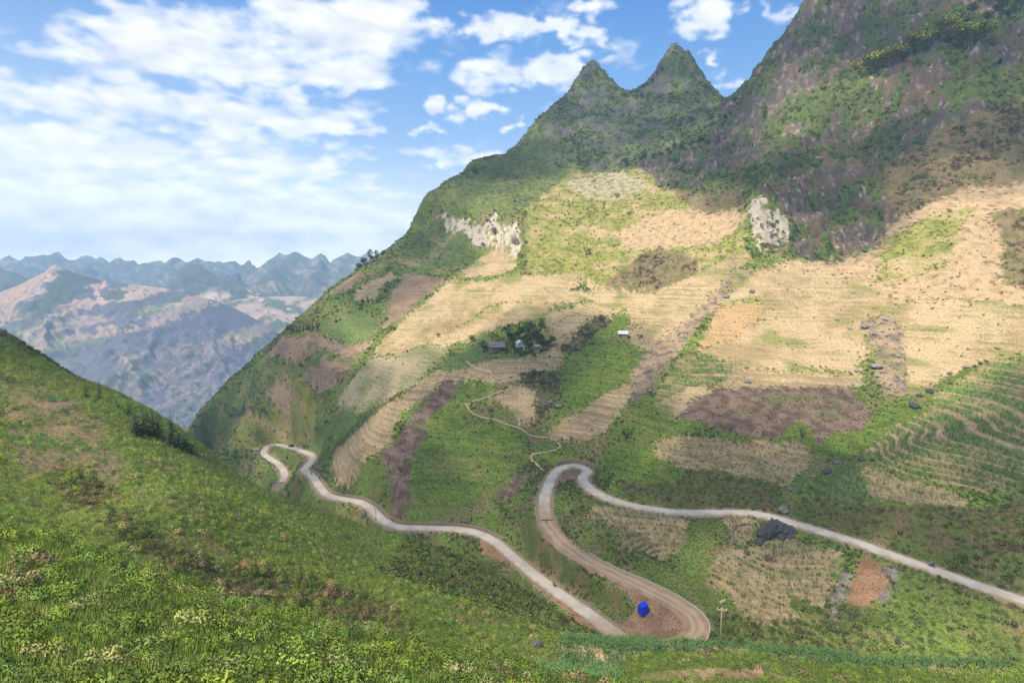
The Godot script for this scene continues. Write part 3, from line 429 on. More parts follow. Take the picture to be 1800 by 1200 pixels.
var n_spot := noise(0.13, 3, 17)
var n_cell := noise(0.09, 2, 18)

const KINDS := ["", "karst", "scrub", "brownscrub", "peak", "meadow", "sunny", "barerock", "redsoil", "thicket", "greenspur", "darkrock", "brownfield", "fallow", "palefield", "tanfield",
	"greencrop", "tanterrace", "brightgrass", "rubble", "redtan", "tanbare", "greenterrace", "cropfield", "bank", "maizefield", "gravel", "dirt", "weedy", "darkbrush", "nearsoil", "cliff"]
enum { NONE, KARST, SCRUB, BROWNSCRUB, PEAK, MEADOW, SUNNY, BAREROCK, REDSOIL, THICKET, GREENSPUR, DARKROCK, BROWNFIELD, FALLOW, PALEFIELD, TANFIELD,
	GREENCROP, TANTERRACE, BRIGHTGRASS, RUBBLE, REDTAN, TANBARE, GREENTERRACE, CROPFIELD, BANK, MAIZEFIELD, GRAVEL, DIRT, WEEDY, DARKBRUSH, NEARSOIL, CLIFF }
const NAMES := ["hillside", "rock_slope", "scrub_slope", "scrub_slope", "mountain_peak", "grass_slope", "grass_slope", "rocky_ground", "bare_soil", "thicket_ground", "grass_slope", "rock_ledge", "field", "fallow_field", "field", "field",
	"crop_field", "terraced_field", "meadow", "rocky_ground", "field", "bare_slope", "terraced_field", "crop_field", "road_bank", "maize_field", "gravel", "dirt_ground", "weedy_field", "brush_ground", "bare_soil", "cliff"]


func solve_land() -> void:
	var pts := PackedVector3Array()
	for k in control:
		for p in control[k]: pts.append(p)
	for i in range(0, road_line.size(), 2): pts.append(road_line[i])
	var n := pts.size()
	var m := n + 3
	var rows: Array[PackedFloat64Array] = []
	for i in n:
		var row := PackedFloat64Array()
		row.resize(m + 1)
		var a := pts[i]
		for j in n:
			var dx := a.x - pts[j].x
			var dz := a.z - pts[j].z
			row[j] = -sqrt(dx * dx + dz * dz + SOFT)
		row[i] += 0.05
		row[n] = 1.0
		row[n + 1] = a.x / 100.0
		row[n + 2] = a.z / 100.0
		row[m] = a.y
		rows.append(row)
	for e in 3:
		var row := PackedFloat64Array()
		row.resize(m + 1)
		for j in n: row[j] = 1.0 if e == 0 else (pts[j].x / 100.0 if e == 1 else pts[j].z / 100.0)
		rows.append(row)
	for k in m:
		var best := k
		for i in range(k + 1, m):
			if absf(rows[i][k]) > absf(rows[best][k]): best = i
		var t := rows[k]
		rows[k] = rows[best]
		rows[best] = t
		var pivot := rows[k]
		for i in range(k + 1, m):
			var row := rows[i]
			var f := row[k] / pivot[k]
			if f == 0.0: continue
			for j in range(k + 1, m + 1): row[j] -= f * pivot[j]
			rows[i] = row
	var w := PackedFloat64Array()
	w.resize(m)
	for k in range(m - 1, -1, -1):
		var s := rows[k][m]
		for j in range(k + 1, m): s -= rows[k][j] * w[j]
		w[k] = s / rows[k][k]
	base.resize(GN * GN)
	for j in GN:
		var z := GZ + j * GS
		for i in GN:
			var x := GX + i * GS
			if absf(x) > 190.0 - z * 1.25: continue
			var h := w[n] + w[n + 1] * x / 100.0 + w[n + 2] * z / 100.0
			for q in n:
				var p := pts[q]
				h -= w[q] * sqrt((x - p.x) * (x - p.x) + (z - p.z) * (z - p.z) + SOFT)
			base[j * GN + i] = h


func base_at(x: float, z: float) -> float:
	var fx := clampf((x - GX) / GS, 1.0, GN - 2.01)
	var fz := clampf((z - GZ) / GS, 1.0, GN - 2.01)
	var i := int(fx)
	var j := int(fz)
	var t := fx - i
	var t2 := t * t
	var t3 := t2 * t
	var a0 := -0.5 * t3 + t2 - 0.5 * t
	var a1 := 1.5 * t3 - 2.5 * t2 + 1.0
	var a2 := -1.5 * t3 + 2.0 * t2 + 0.5 * t
	var a3 := 0.5 * t3 - 0.5 * t2
	var o := (j - 1) * GN + i
	var r0 := base[o - 1] * a0 + base[o] * a1 + base[o + 1] * a2 + base[o + 2] * a3
	o += GN
	var r1 := base[o - 1] * a0 + base[o] * a1 + base[o + 1] * a2 + base[o + 2] * a3
	o += GN
	var r2 := base[o - 1] * a0 + base[o] * a1 + base[o + 1] * a2 + base[o + 2] * a3
	o += GN
	var r3 := base[o - 1] * a0 + base[o] * a1 + base[o + 1] * a2 + base[o + 2] * a3
	var u := fz - j
	var u2 := u * u
	var u3 := u2 * u
	return (-0.5 * u3 + u2 - 0.5 * u) * r0 + (1.5 * u3 - 2.5 * u2 + 1.0) * r1 + (-1.5 * u3 + 2.0 * u2 + 0.5 * u) * r2 + (0.5 * u3 - 0.5 * u2) * r3


func lay_road() -> void:
	for i in road_line.size() - 1:
		road_start.append(road.size())
		var p0: Vector3 = road_line[maxi(i - 1, 0)]
		var p1: Vector3 = road_line[i]
		var p2: Vector3 = road_line[i + 1]
		var p3: Vector3 = road_line[mini(i + 2, road_line.size() - 1)]
		var steps := int(p1.distance_to(p2) / 0.8) + 1
		for k in steps: road.append(p1.cubic_interpolate(p2, p0, p3, float(k) / steps))
	road_d.resize(RW * RH)
	road_d.fill(99.0)
	road_y.resize(RW * RH)
	for p in road:
		var ci := int(p.x) - RX
		var cj := int(p.z) - RZ
		for j in range(maxi(cj - 15, 0), mini(cj + 16, RH)):
			for i in range(maxi(ci - 15, 0), mini(ci + 16, RW)):
				var dx := RX + i - p.x
				var dz := RZ + j - p.z
				var d := sqrt(dx * dx + dz * dz)
				var o := j * RW + i
				if d < road_d[o]:
					road_d[o] = d
					road_y[o] = p.y


func road_near(x: float, z: float) -> Vector2:   # (distance to the road's middle, height of the road there)
	var fx := x - RX
	var fz := z - RZ
	if fx < 0.0 or fz < 0.0 or fx >= RW - 1.0 or fz >= RH - 1.0: return Vector2(99, 0)
	var i := int(fx)
	var j := int(fz)
	var o := j * RW + i
	if road_d[o] > 16.0 or road_d[o + RW + 1] > 16.0 or road_d[o + 1] > 16.0 or road_d[o + RW] > 16.0: return Vector2(99, 0)
	var a := fx - i
	var b := fz - j
	return Vector2(lerpf(lerpf(road_d[o], road_d[o + 1], a), lerpf(road_d[o + RW], road_d[o + RW + 1], a), b), lerpf(lerpf(road_y[o], road_y[o + 1], a), lerpf(road_y[o + RW], road_y[o + RW + 1], a), b))


func stake_plots() -> void:
	plot_of.resize(PW * PH)
	path_of.resize(PW * PH)
	plot_kind.append(NONE)
	var all := plots.duplicate()
	for c in cliffs: all.append(["cliff", c[0], c[1]])
	plots = all
	for id in plots.size():
		var poly: Array = plots[id][2]
		plot_kind.append(KINDS.find(plots[id][0]))
		var lo := 1e9
		var hi := -1e9
		for p in poly:
			lo = minf(lo, p.y)
			hi = maxf(hi, p.y)
		for j in range(maxi(int(lo) - PZ, 0), mini(int(hi) - PZ + 1, PH)):
			var z := PZ + j + 0.5
			var cuts := []
			for k in poly.size():
				var a: Vector2 = poly[k]
				var b: Vector2 = poly[(k + 1) % poly.size()]
				if (a.y > z) != (b.y > z): cuts.append(a.x + (z - a.y) / (b.y - a.y) * (b.x - a.x))
			cuts.sort()
			for c in range(0, cuts.size() - 1, 2):
				for i in range(maxi(roundi(cuts[c]) - PX, 0), mini(roundi(cuts[c + 1]) - PX, PW)): plot_of[j * PW + i] = id + 1
	for line in footpaths:
		for k in line.size() - 1:
			var a: Vector2 = line[k]
			var b: Vector2 = line[k + 1]
			var n := int(a.distance_to(b) * 2.0) + 1
			for s in n + 1:
				var p := a.lerp(b, float(s) / n)
				path_of[(int(p.y + n_fine.get_noise_2d(p.x, p.y)) - PZ) * PW + int(p.x) - PX] = 1


func plot_at(x: float, z: float) -> int:
	var q := 1.0 if z > -300.0 else 2.2
	var i := int(x + n_spot.get_noise_2d(x * 2.0, z * 2.0) * q * 1.6) - PX
	var j := int(z + n_spot.get_noise_2d(x * 2.0 + 700.0, z * 2.0) * q * 1.6) - PZ
	if i < 0 or j < 0 or i >= PW or j >= PH: return 0
	return plot_of[j * PW + i]


const STEP := { TANTERRACE: [1.7, 0.95], GREENTERRACE: [1.75, 0.9], BRIGHTGRASS: [1.5, 0.6], CROPFIELD: [1.0, 0.9], TANFIELD: [1.8, 0.6], MAIZEFIELD: [1.1, 0.8], GREENCROP: [1.5, 0.7], PALEFIELD: [1.3, 0.6], BROWNFIELD: [1.7, 0.5], REDTAN: [1.2, 0.4], TANBARE: [2.4, 0.3] }
const SMOOTH_KINDS := { TANTERRACE: 1, GREENTERRACE: 1, CROPFIELD: 1, TANFIELD: 1, MAIZEFIELD: 1, GREENCROP: 1, PALEFIELD: 1, BROWNFIELD: 1, REDTAN: 1, DIRT: 1, NEARSOIL: 1, FALLOW: 1, REDSOIL: 1 }


func ground(x: float, z: float, kind: int) -> float:
	var h := base_at(x, z)
	var far := sqrt(x * x + z * z)
	var r := road_near(x, z)
	var free := smoothstep(3.0, 13.0, r.x)
	if SMOOTH_KINDS.has(kind):
		h += n_big.get_noise_2d(x, z) * 0.7 * free
		if STEP.has(kind):
			var s: Array = STEP[kind]
			var step: float = s[0]
			var hw := h + n_mid.get_noise_2d(x * 0.6, z * 0.6) * (0.3 if kind == GREENTERRACE else 0.8)
			var u := (hw + n_cell.get_noise_1d(hw * 1.5) * 1.6) / step
			var k := floorf(u)
			h = lerpf(h, h + (k + smoothstep(0.62, 1.0, u - k) - u) * step, s[1] * free)
	else:
		var amp := clampf(far / 190.0, 0.25, 2.2) * free
		h += (n_big.get_noise_2d(x, z) * 1.3 + n_mid.get_noise_2d(x, z) * 0.8) * amp
		if kind == KARST or kind == PEAK or kind == SCRUB:
			var u := (h + n_big.get_noise_2d(x * 1.6, z * 1.6) * 11.0 + n_mid.get_noise_2d(x, z) * 3.0) / 17.0
			u -= floorf(u)
			h += (smoothstep(0.42, 0.95, u) - u) * (17.0 if kind != PEAK else 8.0) * (0.5 + n_tint.get_noise_2d(x, z) * 0.6)
		if kind == KARST or kind == PEAK or kind == SCRUB or kind == BROWNSCRUB or kind == DARKROCK: h += (n_ridge.get_noise_2d(x * 0.8, z * 0.8) - 0.2) * (3.0 if kind == BROWNSCRUB else (4.0 if kind == PEAK else 7.0))
	if r.x < 14.0:
		h = lerpf(r.y - 0.3, h, smoothstep(3.1, 10.5, r.x + n_mid.get_noise_2d(x, z) * 1.2))
	return h


func rocky(kind: int) -> float:
	match kind:
		KARST: return 3.2
		PEAK: return 2.4
		SCRUB: return 2.0
		BROWNSCRUB: return 1.3
		DARKROCK: return 2.2
		CLIFF: return 1.5
		BAREROCK, RUBBLE: return 0.5
		BANK: return 0.7
	return 0.0


func blend(a: Color, b: Color, t: float) -> Color:
	return a.lerp(b, clampf(t, 0.0, 1.0))


const GRASS_A := Color(0.155, 0.225, 0.045)
const GRASS_B := Color(0.105, 0.14, 0.033)
const GRASS_DRY := Color(0.22, 0.185, 0.085)
const TAN := Color(0.44, 0.34, 0.205)
const TAN_DARK := Color(0.315, 0.24, 0.13)
const SOIL := Color(0.2, 0.14, 0.09)
const ROCK := Color(0.12, 0.1, 0.092)
const ROCK_PALE := Color(0.42, 0.39, 0.36)


func wild_at(x: float, z: float) -> float:   # where the scrub grows thick
	return n_spot.get_noise_2d(x * 0.45 + 80.0, z * 0.45) * 1.3 + n_cell.get_noise_2d(x * 0.22, z * 0.22)


func tread(kind: int, x: float, z: float) -> float:   # height in terrace steps
	var wavy := 0.3 if kind == GREENTERRACE else 0.8
	var h := base_at(x, z) + n_big.get_noise_2d(x, z) * 0.7 + n_mid.get_noise_2d(x * 0.6, z * 0.6) * wavy
	return (h + n_cell.get_noise_1d(h * 1.5) * 1.6) / float(STEP[kind][0])


func tint_of(kind: int, x: float, y: float, z: float, ny: float) -> Color:   # base colour of the ground
	var t := n_tint.get_noise_2d(x + y * 0.8, z - y * 0.6) * 1.3
	var s := n_spot.get_noise_2d(x + y * 0.8, z - y * 0.6) * 1.4
	var f := n_fine.get_noise_2d(x, z)
	var c := blend(blend(GRASS_B, GRASS_A, 0.5 + t), GRASS_DRY, s * 0.9 + 0.05 + n_cell.get_noise_2d(x * 0.3, z * 0.3))
	match kind:
		KARST:
			c = blend(ROCK, Color(0.19, 0.14, 0.1), t * 1.2)
			c = blend(c, Color(0.36, 0.29, 0.25), (n_rock.get_noise_3d(x * 1.5, y * 1.2, z * 1.5) - 0.58) * 4.0)
			c = blend(c, Color(0.095, 0.13, 0.045), (wild_at(x, z) + 0.12) * 5.0 + (ny - 0.6))
		PEAK:
			c = blend(Color(0.15, 0.14, 0.14), Color(0.2, 0.19, 0.13), 0.5 + t)
			c = blend(c, blend(Color(0.11, 0.155, 0.055), Color(0.16, 0.2, 0.06), 0.5 + t), (wild_at(x, z) + 0.3) * 4.0 + (ny - 0.5))
		SCRUB:
			c = blend(Color(0.17, 0.12, 0.08), Color(0.12, 0.1, 0.09), 0.4 + t * 1.3)
			c = blend(c, ROCK_PALE, (n_rock.get_noise_3d(x * 1.3, y, z * 1.3) - 0.66) * 5.0)
			c = blend(c, Color(0.105, 0.145, 0.04), (wild_at(x, z) + 0.2) * 4.0 + (ny - 0.55))
		BROWNSCRUB: c = blend(Color(0.22, 0.16, 0.095), Color(0.12, 0.135, 0.045), 0.3 + s * 1.1)
		MEADOW: c = blend(Color(0.15, 0.19, 0.055), Color(0.1, 0.13, 0.045), 0.4 + s)
		SUNNY:
			c = blend(Color(0.25, 0.26, 0.06), Color(0.15, 0.165, 0.045), 0.4 + s)
			c = blend(c, Color(0.4, 0.31, 0.17), t * 1.3 + 0.12)
		BAREROCK: c = blend(Color(0.36, 0.31, 0.21), Color(0.17, 0.19, 0.07), 0.3 + s)
		REDSOIL: c = blend(Color(0.35, 0.205, 0.115), Color(0.25, 0.14, 0.075), 0.5 + s)
		THICKET: c = blend(Color(0.1, 0.115, 0.045), Color(0.15, 0.125, 0.075), 0.4 + s)
		GREENSPUR: c = blend(blend(Color(0.145, 0.19, 0.055), Color(0.1, 0.14, 0.045), 0.5 + s), Color(0.27, 0.22, 0.12), t * 1.3 - 0.1)
		DARKROCK: c = blend(Color(0.09, 0.08, 0.075), Color(0.06, 0.08, 0.03), 0.4 + s)
		BROWNFIELD: c = blend(Color(0.34, 0.245, 0.175), Color(0.26, 0.18, 0.12), 0.5 + t)
		FALLOW: c = blend(blend(Color(0.22, 0.155, 0.115), Color(0.115, 0.08, 0.062), 0.5 + s * 1.2), Color(0.15, 0.165, 0.06), t * 1.3 - 0.2)
		PALEFIELD: c = blend(Color(0.38, 0.32, 0.2), Color(0.2, 0.22, 0.09), 0.3 + t)
		TANFIELD: c = blend(blend(TAN, TAN_DARK, 0.3 + s * 0.6 + t * 0.6 + n_cell.get_noise_2d(x * 0.18, z * 0.18) * 1.2), Color(0.24, 0.235, 0.09), (n_cell.get_noise_2d(x * 0.4 + 70.0, y * 1.2) - 0.22) * 3.0)
		REDTAN: c = blend(Color(0.46, 0.3, 0.16), TAN_DARK, 0.3 + s * 0.5)
		TANBARE: c = blend(blend(Color(0.44, 0.33, 0.2), Color(0.34, 0.24, 0.135), 0.3 + s), Color(0.15, 0.11, 0.07), (n_spot.get_noise_2d(x * 1.7, z * 1.7) - 0.25) * 3.0)
		GREENCROP: c = blend(Color(0.13, 0.2, 0.055), Color(0.17, 0.19, 0.07), 0.4 + s)
		TANTERRACE: c = blend(Color(0.47, 0.36, 0.225), TAN_DARK, 0.3 + s * 0.5)
		BRIGHTGRASS: c = blend(blend(Color(0.15, 0.225, 0.033), Color(0.115, 0.165, 0.03), 0.4 + s), Color(0.22, 0.21, 0.07), t - 0.2)
		RUBBLE: c = blend(blend(Color(0.32, 0.245, 0.16), ROCK, 0.15 + s), Color(0.12, 0.14, 0.04), t - 0.1)
		GREENTERRACE, CROPFIELD, MAIZEFIELD: c = blend(Color(0.42, 0.31, 0.18), Color(0.29, 0.21, 0.115), 0.35 + s * 0.7)
		BANK: c = blend(Color(0.125, 0.155, 0.038), Color(0.17, 0.13, 0.07), 0.4 + s)
		GRAVEL: c = blend(Color(0.3, 0.27, 0.23), Color(0.17, 0.15, 0.12), 0.5 + f)
		DIRT: c = blend(Color(0.35, 0.22, 0.13), Color(0.25, 0.15, 0.085), 0.4 + s)
		WEEDY: c = blend(SOIL, Color(0.11, 0.12, 0.04), 0.3 + s * 1.2)
		DARKBRUSH: c = blend(Color(0.07, 0.065, 0.03), Color(0.085, 0.1, 0.03), 0.4 + s)
		NEARSOIL: c = blend(Color(0.33, 0.23, 0.14), Color(0.24, 0.165, 0.1), 0.5 + s)
		CLIFF:
			c = blend(Color(0.52, 0.455, 0.395), Color(0.33, 0.28, 0.245), (n_rock.get_noise_3d(x * 1.6, y * 0.5, z * 1.6) - 0.3) * 1.2)
			c = blend(c, Color(0.2, 0.175, 0.16), (0.05 - n_rock.get_noise_3d(x * 0.5, y * 0.8, z * 0.5)) * 1.3)
			c = blend(c, Color(0.19, 0.21, 0.06), n_spot.get_noise_3d(x * 1.4, y * 0.8, z * 1.4) * 4.0 - 0.55)
	if STEP.has(kind):   # terrace risers: weeds and bare earth
		var u := tread(kind, x, z)
		u -= floorf(u)
		match kind:
			GREENTERRACE:
				var odd := n_tint.get_noise_2d(x * 0.5 + 90.0, y * 3.0) * 0.5
				c = blend(c, Color(0.115, 0.18, 0.045), smoothstep(0.3 - odd, 0.5 - odd, u) * clampf(0.85 + n_spot.get_noise_2d(x * 0.8, z * 0.8) * 1.0, 0.45, 0.95))
			TANTERRACE: c = blend(c, Color(0.25, 0.2, 0.1), smoothstep(0.6, 0.8, u) * 0.75)
			CROPFIELD, MAIZEFIELD: c = blend(c, Color(0.13, 0.17, 0.05), smoothstep(0.5, 0.8, u) * 0.45)
			BRIGHTGRASS: c = blend(c, Color(0.085, 0.12, 0.028), smoothstep(0.55, 0.85, u) * 0.55)
			TANBARE: c = blend(c, Color(0.3, 0.21, 0.12), smoothstep(0.6, 0.85, u) * 0.15)
			_: c = blend(c, Color(c.r * 0.55, c.g * 0.64, c.b * 0.52), smoothstep(0.55, 0.85, u) * clampf(0.4 + n_tint.get_noise_2d(x * 1.3 + 40.0, z * 1.3) * 1.6, 0.05, 0.85))
	if rocky(kind) < 1.0 and kind != DIRT and kind != CLIFF:
		var r := road_near(x, z)
		if r.x < 6.5: c = blend(c, Color(0.33, 0.25, 0.16), 0.9 - smoothstep(3.2, 4.6 + s, r.x))
	return c


class Bucket:
	var v := PackedVector3Array()
	var n := PackedVector3Array()
	var c := PackedColorArray()
	var i := PackedInt32Array()

	func mesh() -> ArrayMesh:
		var arr := []
		arr.resize(Mesh.ARRAY_MAX)
		arr[Mesh.ARRAY_VERTEX] = v
		arr[Mesh.ARRAY_NORMAL] = n
		arr[Mesh.ARRAY_COLOR] = c
		arr[Mesh.ARRAY_INDEX] = i
		var m := ArrayMesh.new()
		m.add_surface_from_arrays(Mesh.PRIMITIVE_TRIANGLES, arr)
		return m


const CHUNK := 48.0
var caves := [Vector3(-15.6, 32.9, -467.5), Vector3(2.2, 22.9, -450.1)]


func chunks() -> Array:   # [corner x, corner z, distance] of every square of land the photograph could show
	var list := []
	for j in range(-17, 2):
		for i in range(-11, 9):
			var x := i * CHUNK
			var z := j * CHUNK
			var mx := x + CHUNK / 2
			var mz := z + CHUNK / 2
			if absf(mx) > 75.0 - mz * 1.02 or mz > 40.0: continue
			if mx < -330.0 - 0.32 * (mz + 300.0) and mz < -180.0 and mz > -560.0: continue
			if mz < -790.0 or mx > 400.0: continue
			list.append([x, z, Vector2(mx, mz).length()])
	return list


func shape_land() -> void:
	var buckets := {}
	for ch in chunks():
		var wanted := clampf(ch[2] / 390.0, 0.42, 2.1)
		if ch[0] < -330.0: wanted = 4.0
		var n := int(CHUNK / wanted)
		var s := CHUNK / n
		var w := n + 3
		var pos := PackedVector3Array()
		pos.resize(w * w)
		var kinds := PackedByteArray()
		kinds.resize(w * w)
		for j in w:
			for i in w:
				var x: float = ch[0] + (i - 1) * s
				var z: float = ch[1] + (j - 1) * s
				var id := plot_at(x, z)
				kinds[j * w + i] = id
				pos[j * w + i] = Vector3(x, ground(x, z, plot_kind[id]), z)
		var normal := PackedVector3Array()
		normal.resize(w * w)
		for turn in 2:
			for j in range(1, w - 1):
				for i in range(1, w - 1):
					var o := j * w + i
					normal[o] = (pos[o + w] - pos[o - w]).cross(pos[o + 1] - pos[o - 1]).normalized()
			if turn == 1: break
			var moved := pos.duplicate()
			for j in range(1, w - 1):
				for i in range(1, w - 1):
					var o := j * w + i
					var a := rocky(plot_kind[kinds[o]])
					if a == 0.0: continue
					var p := pos[o]
					var cliff := plot_kind[kinds[o]] == CLIFF
					var q := n_rock.get_noise_3d(p.x, p.y * (0.3 if cliff else 0.8), p.z) - 0.3 + 0.5 * n_fine.get_noise_3d(p.x, p.y, p.z)
					p += normal[o] * q * a
					if cliff:
						for cave in caves:
							var d: float = (pos[o] - cave).length()
							if d < 3.6: p -= (normal[o] + Vector3(0, -0.3, 0)).normalized() * (1.0 - pow(d / 3.4, 3.0)) * 6.0
					moved[o] = p
			pos = moved
		var placed := {}
		var fog := {}
		for j in range(1, n + 1):
			for i in range(1, n + 1):
				var o := j * w + i
				var id := kinds[o]
				if not placed.has(id):
					placed[id] = {}
					if not buckets.has(id): buckets[id] = Bucket.new()
				var b: Bucket = buckets[id]
				var have: Dictionary = placed[id]
				for q in [o, o + 1, o + w + 1, o, o + w + 1, o + w]:
					if not have.has(q):
						have[q] = b.v.size()
						var p := pos[q]
						b.v.append(p)
						b.n.append(normal[q])
						if not fog.has(q):
							var ragged: int = kinds[q]   # the border between two plots is ragged
							var reach := 0.9 if p.z > -230.0 else 1.9
							if normal[q].y > 0.72 and plot_kind[ragged] != DIRT and plot_kind[ragged] != GREENTERRACE: ragged = plot_at(p.x + rng.randf_range(-reach, reach), p.z + rng.randf_range(-reach, reach))
							fog[q] = tint_of(plot_kind[ragged], p.x, p.y, p.z, normal[q].y)
						b.c.append(fog[q])
					b.i.append(have[q])
		for side in 4:   # a short skirt hides the seam to a neighbour of another fineness
			for k in range(1, n + 1):
				var a := w + k if side == 0 else ((n + 1) * w + k if side == 1 else (k * w + 1 if side == 2 else k * w + n + 1))
				var c := a + 1 if side < 2 else a + w
				if side == 1 or side == 2:
					var t := a
					a = c
					c = t
				var id := kinds[a]
				if not buckets.has(id): continue
				var b: Bucket = buckets[id]
				var o := b.v.size()
				for q in [a, c]:
					var col: Color = fog[q] if fog.has(q) else tint_of(plot_kind[kinds[q]], pos[q].x, pos[q].y, pos[q].z, normal[q].y)
					for low in 2:
						b.v.append(pos[q] - Vector3(0, low * s * 2.5, 0))
						b.n.append(normal[q])
						b.c.append(col)
				for q in [0, 1, 3, 0, 3, 2]: b.i.append(o + q)
	var m := grained("ground", Color.WHITE, grain(512, 0.02, 0.62, 1.25, 5), 7.0, 0.95, bumps(512, 0.03, 6.0, 6), true)
	m.detail_enabled = false
	m.normal_scale = 0.6
	for id in buckets:
		var name_: String = NAMES[plot_kind[id]]
		var o := part(numbered(name_), buckets[id].mesh(), m, self)
		tag(o, plots[id - 1][1] if id > 0 else "green hillsides on both sides of the valley", "", "", "structure")


# ------------------------------------------------------------------ sky, clouds, far mountains
const SUN := Vector3(-0.4206, 0.8407, 0.3403)


func cloud_cover(az: float, el: float, d: Vector3) -> float:
	var lift := 1.0 / (maxf(d.y, 0.0) + 0.16)
	var p := Vector3(d.x * lift, 0.0, d.z * lift) * 3.2
	var near := n_sky.get_noise_2d(p.x * 10.0, p.z * 10.0)
	var wide := n_sky2.get_noise_2d(p.x * 10.0, p.z * 10.0)
	var thick := 0.0
	if absf(az) < 60.0 and el < 34.0:
		var aw := az + n_sky.get_noise_2d(az * 2.0, el * 4.0 + 40.0) * 3.5
		var ew := el + n_sky.get_noise_2d(az * 2.0 + 90.0, el * 4.0) * 1.4
		for c in cloud_shapes:
			var dx: float = aw - c[0]
			var dy: float = ew - c[1]
			if absf(dx) > c[2] * 1.6 + 1.0 or absf(dy) > c[2] * 1.2 + c[3] * 1.8: continue
			var r := deg_to_rad(-c[4])
			var u: float = (dx * cos(r) - dy * sin(r)) / c[2]
			var v: float = (dx * sin(r) + dy * cos(r)) / c[3]
			thick = maxf(thick, c[5] * (1.15 - 0.62 * (u * u + v * v)))
	thick += 0.3 * smoothstep(9.0, 3.0, el)
	var open := 0.42 + wide * 0.6
	thick = lerpf(thick, open, maxf(smoothstep(46.0, 62.0, absf(az)), smoothstep(26.0, 36.0, el)))
	return smoothstep(0.2, 1.05, thick + near * 0.75)


var n_sky := noise(0.12, 6, 31)
var n_sky2 := noise(0.03, 3, 32)


func sky_color(az: float, el: float, d: Vector3) -> Color:
	var h := clampf(el / 32.0, 0.0, 1.0)
	var blue := SKY_LOW.lerp(SKY_MID, smoothstep(0.0, 0.42, h)).lerp(SKY_TOP, smoothstep(0.25, 1.0, h))
	blue = blue.lerp(SKY_WHITE, exp(-maxf(el, 0.0) / 6.0) * 0.9)
	blue = blue.lerp(SKY_WHITE, smoothstep(5.0, 40.0, -az) * 0.22 * (1.0 - h))
	blue = blue.lerp(Color(1.5, 1.5, 1.5), exp(-maxf(el, 0.0) / 3.6) * 0.9)
	var c := cloud_cover(az, el, d)
	var side := SUN.cross(d).length()
	var q := n_sky.get_noise_2d(az * 1.6 + 200.0, el * 4.2)
	var lit := SKY_CLOUD.lerp(SKY_SHADE, clampf(0.28 + q * 0.9 + (c - 0.6) * 0.35, 0.0, 1.0))
	lit = lit.lerp(Color(lit.r * 1.25, lit.g * 1.22, lit.b * 1.15), (1.0 - side) * (1.0 if d.dot(SUN) > 0.0 else 0.0))
	lit = lit * (1.0 + 1.1 * exp(-maxf(el, 0.0) / 4.5))
	return blue.lerp(lit, c * 0.93)


const SKY_TOP := Color(0.034, 0.145, 0.4)
const SKY_MID := Color(0.115, 0.28, 0.54)
const SKY_LOW := Color(0.36, 0.5, 0.63)
const SKY_WHITE := Color(0.74, 0.77, 0.8)
const SKY_CLOUD := Color(0.7, 0.7, 0.71)
const SKY_SHADE := Color(0.47, 0.505, 0.56)


func sky_rows(img: Image, x0: int, x1: int, y0: int, y1: int, w: int, h: int) -> void:
	for y in range(y0, y1):
		var el := 90.0 - 180.0 * (y + 0.5) / h
		var e := deg_to_rad(el)
		for x in range(x0, x1):
			var az := 360.0 * (x + 0.5) / w
			if az > 60.0: az -= 360.0
			var a := deg_to_rad(az)
			img.set_pixel(x - x0, y - y0, sky_color(az, maxf(el, -2.0), Vector3(sin(a) * cos(e), sin(e), -cos(a) * cos(e))))


func make_sky() -> Sky:
	var coarse := Image.create_empty(720, 360, false, Image.FORMAT_RGBF)
	sky_rows(coarse, 0, 720, 0, 190, 720, 360)
	for y in range(190, 360):
		for x in 720: coarse.set_pixel(x, y, Color(0.2, 0.2, 0.17))
	coarse.resize(2880, 1440, Image.INTERPOLATE_BILINEAR)
	for half in 2:   # the sky ahead in finer steps
		var fine := Image.create_empty(440, 270, false, Image.FORMAT_RGBF)
		sky_rows(fine, 2440 if half == 0 else 0, 2880 if half == 0 else 440, 465, 735, 2880, 1440)
		coarse.blit_rect(fine, Rect2i(0, 0, 440, 270), Vector2i(2440 if half == 0 else 0, 465))
	var m := PanoramaSkyMaterial.new()
	m.panorama = ImageTexture.create_from_image(coarse)
	var s := Sky.new()
	s.sky_material = m
	return s


func make_cloud(called: String, label: String, spots: Array, mat: Material) -> void:
	var st := begin()
	for sp in spots:
		var ball := SphereMesh.new()
		ball.radius = 1.0
		ball.height = 2.0
		ball.radial_segments = 14
		ball.rings = 8
		st.append_from(ball, 0, Transform3D(Basis.from_scale(sp[1]), sp[0]))
	var o := part(numbered(called), st.commit(), mat, self)
	tag(o, label, "", "", "structure")


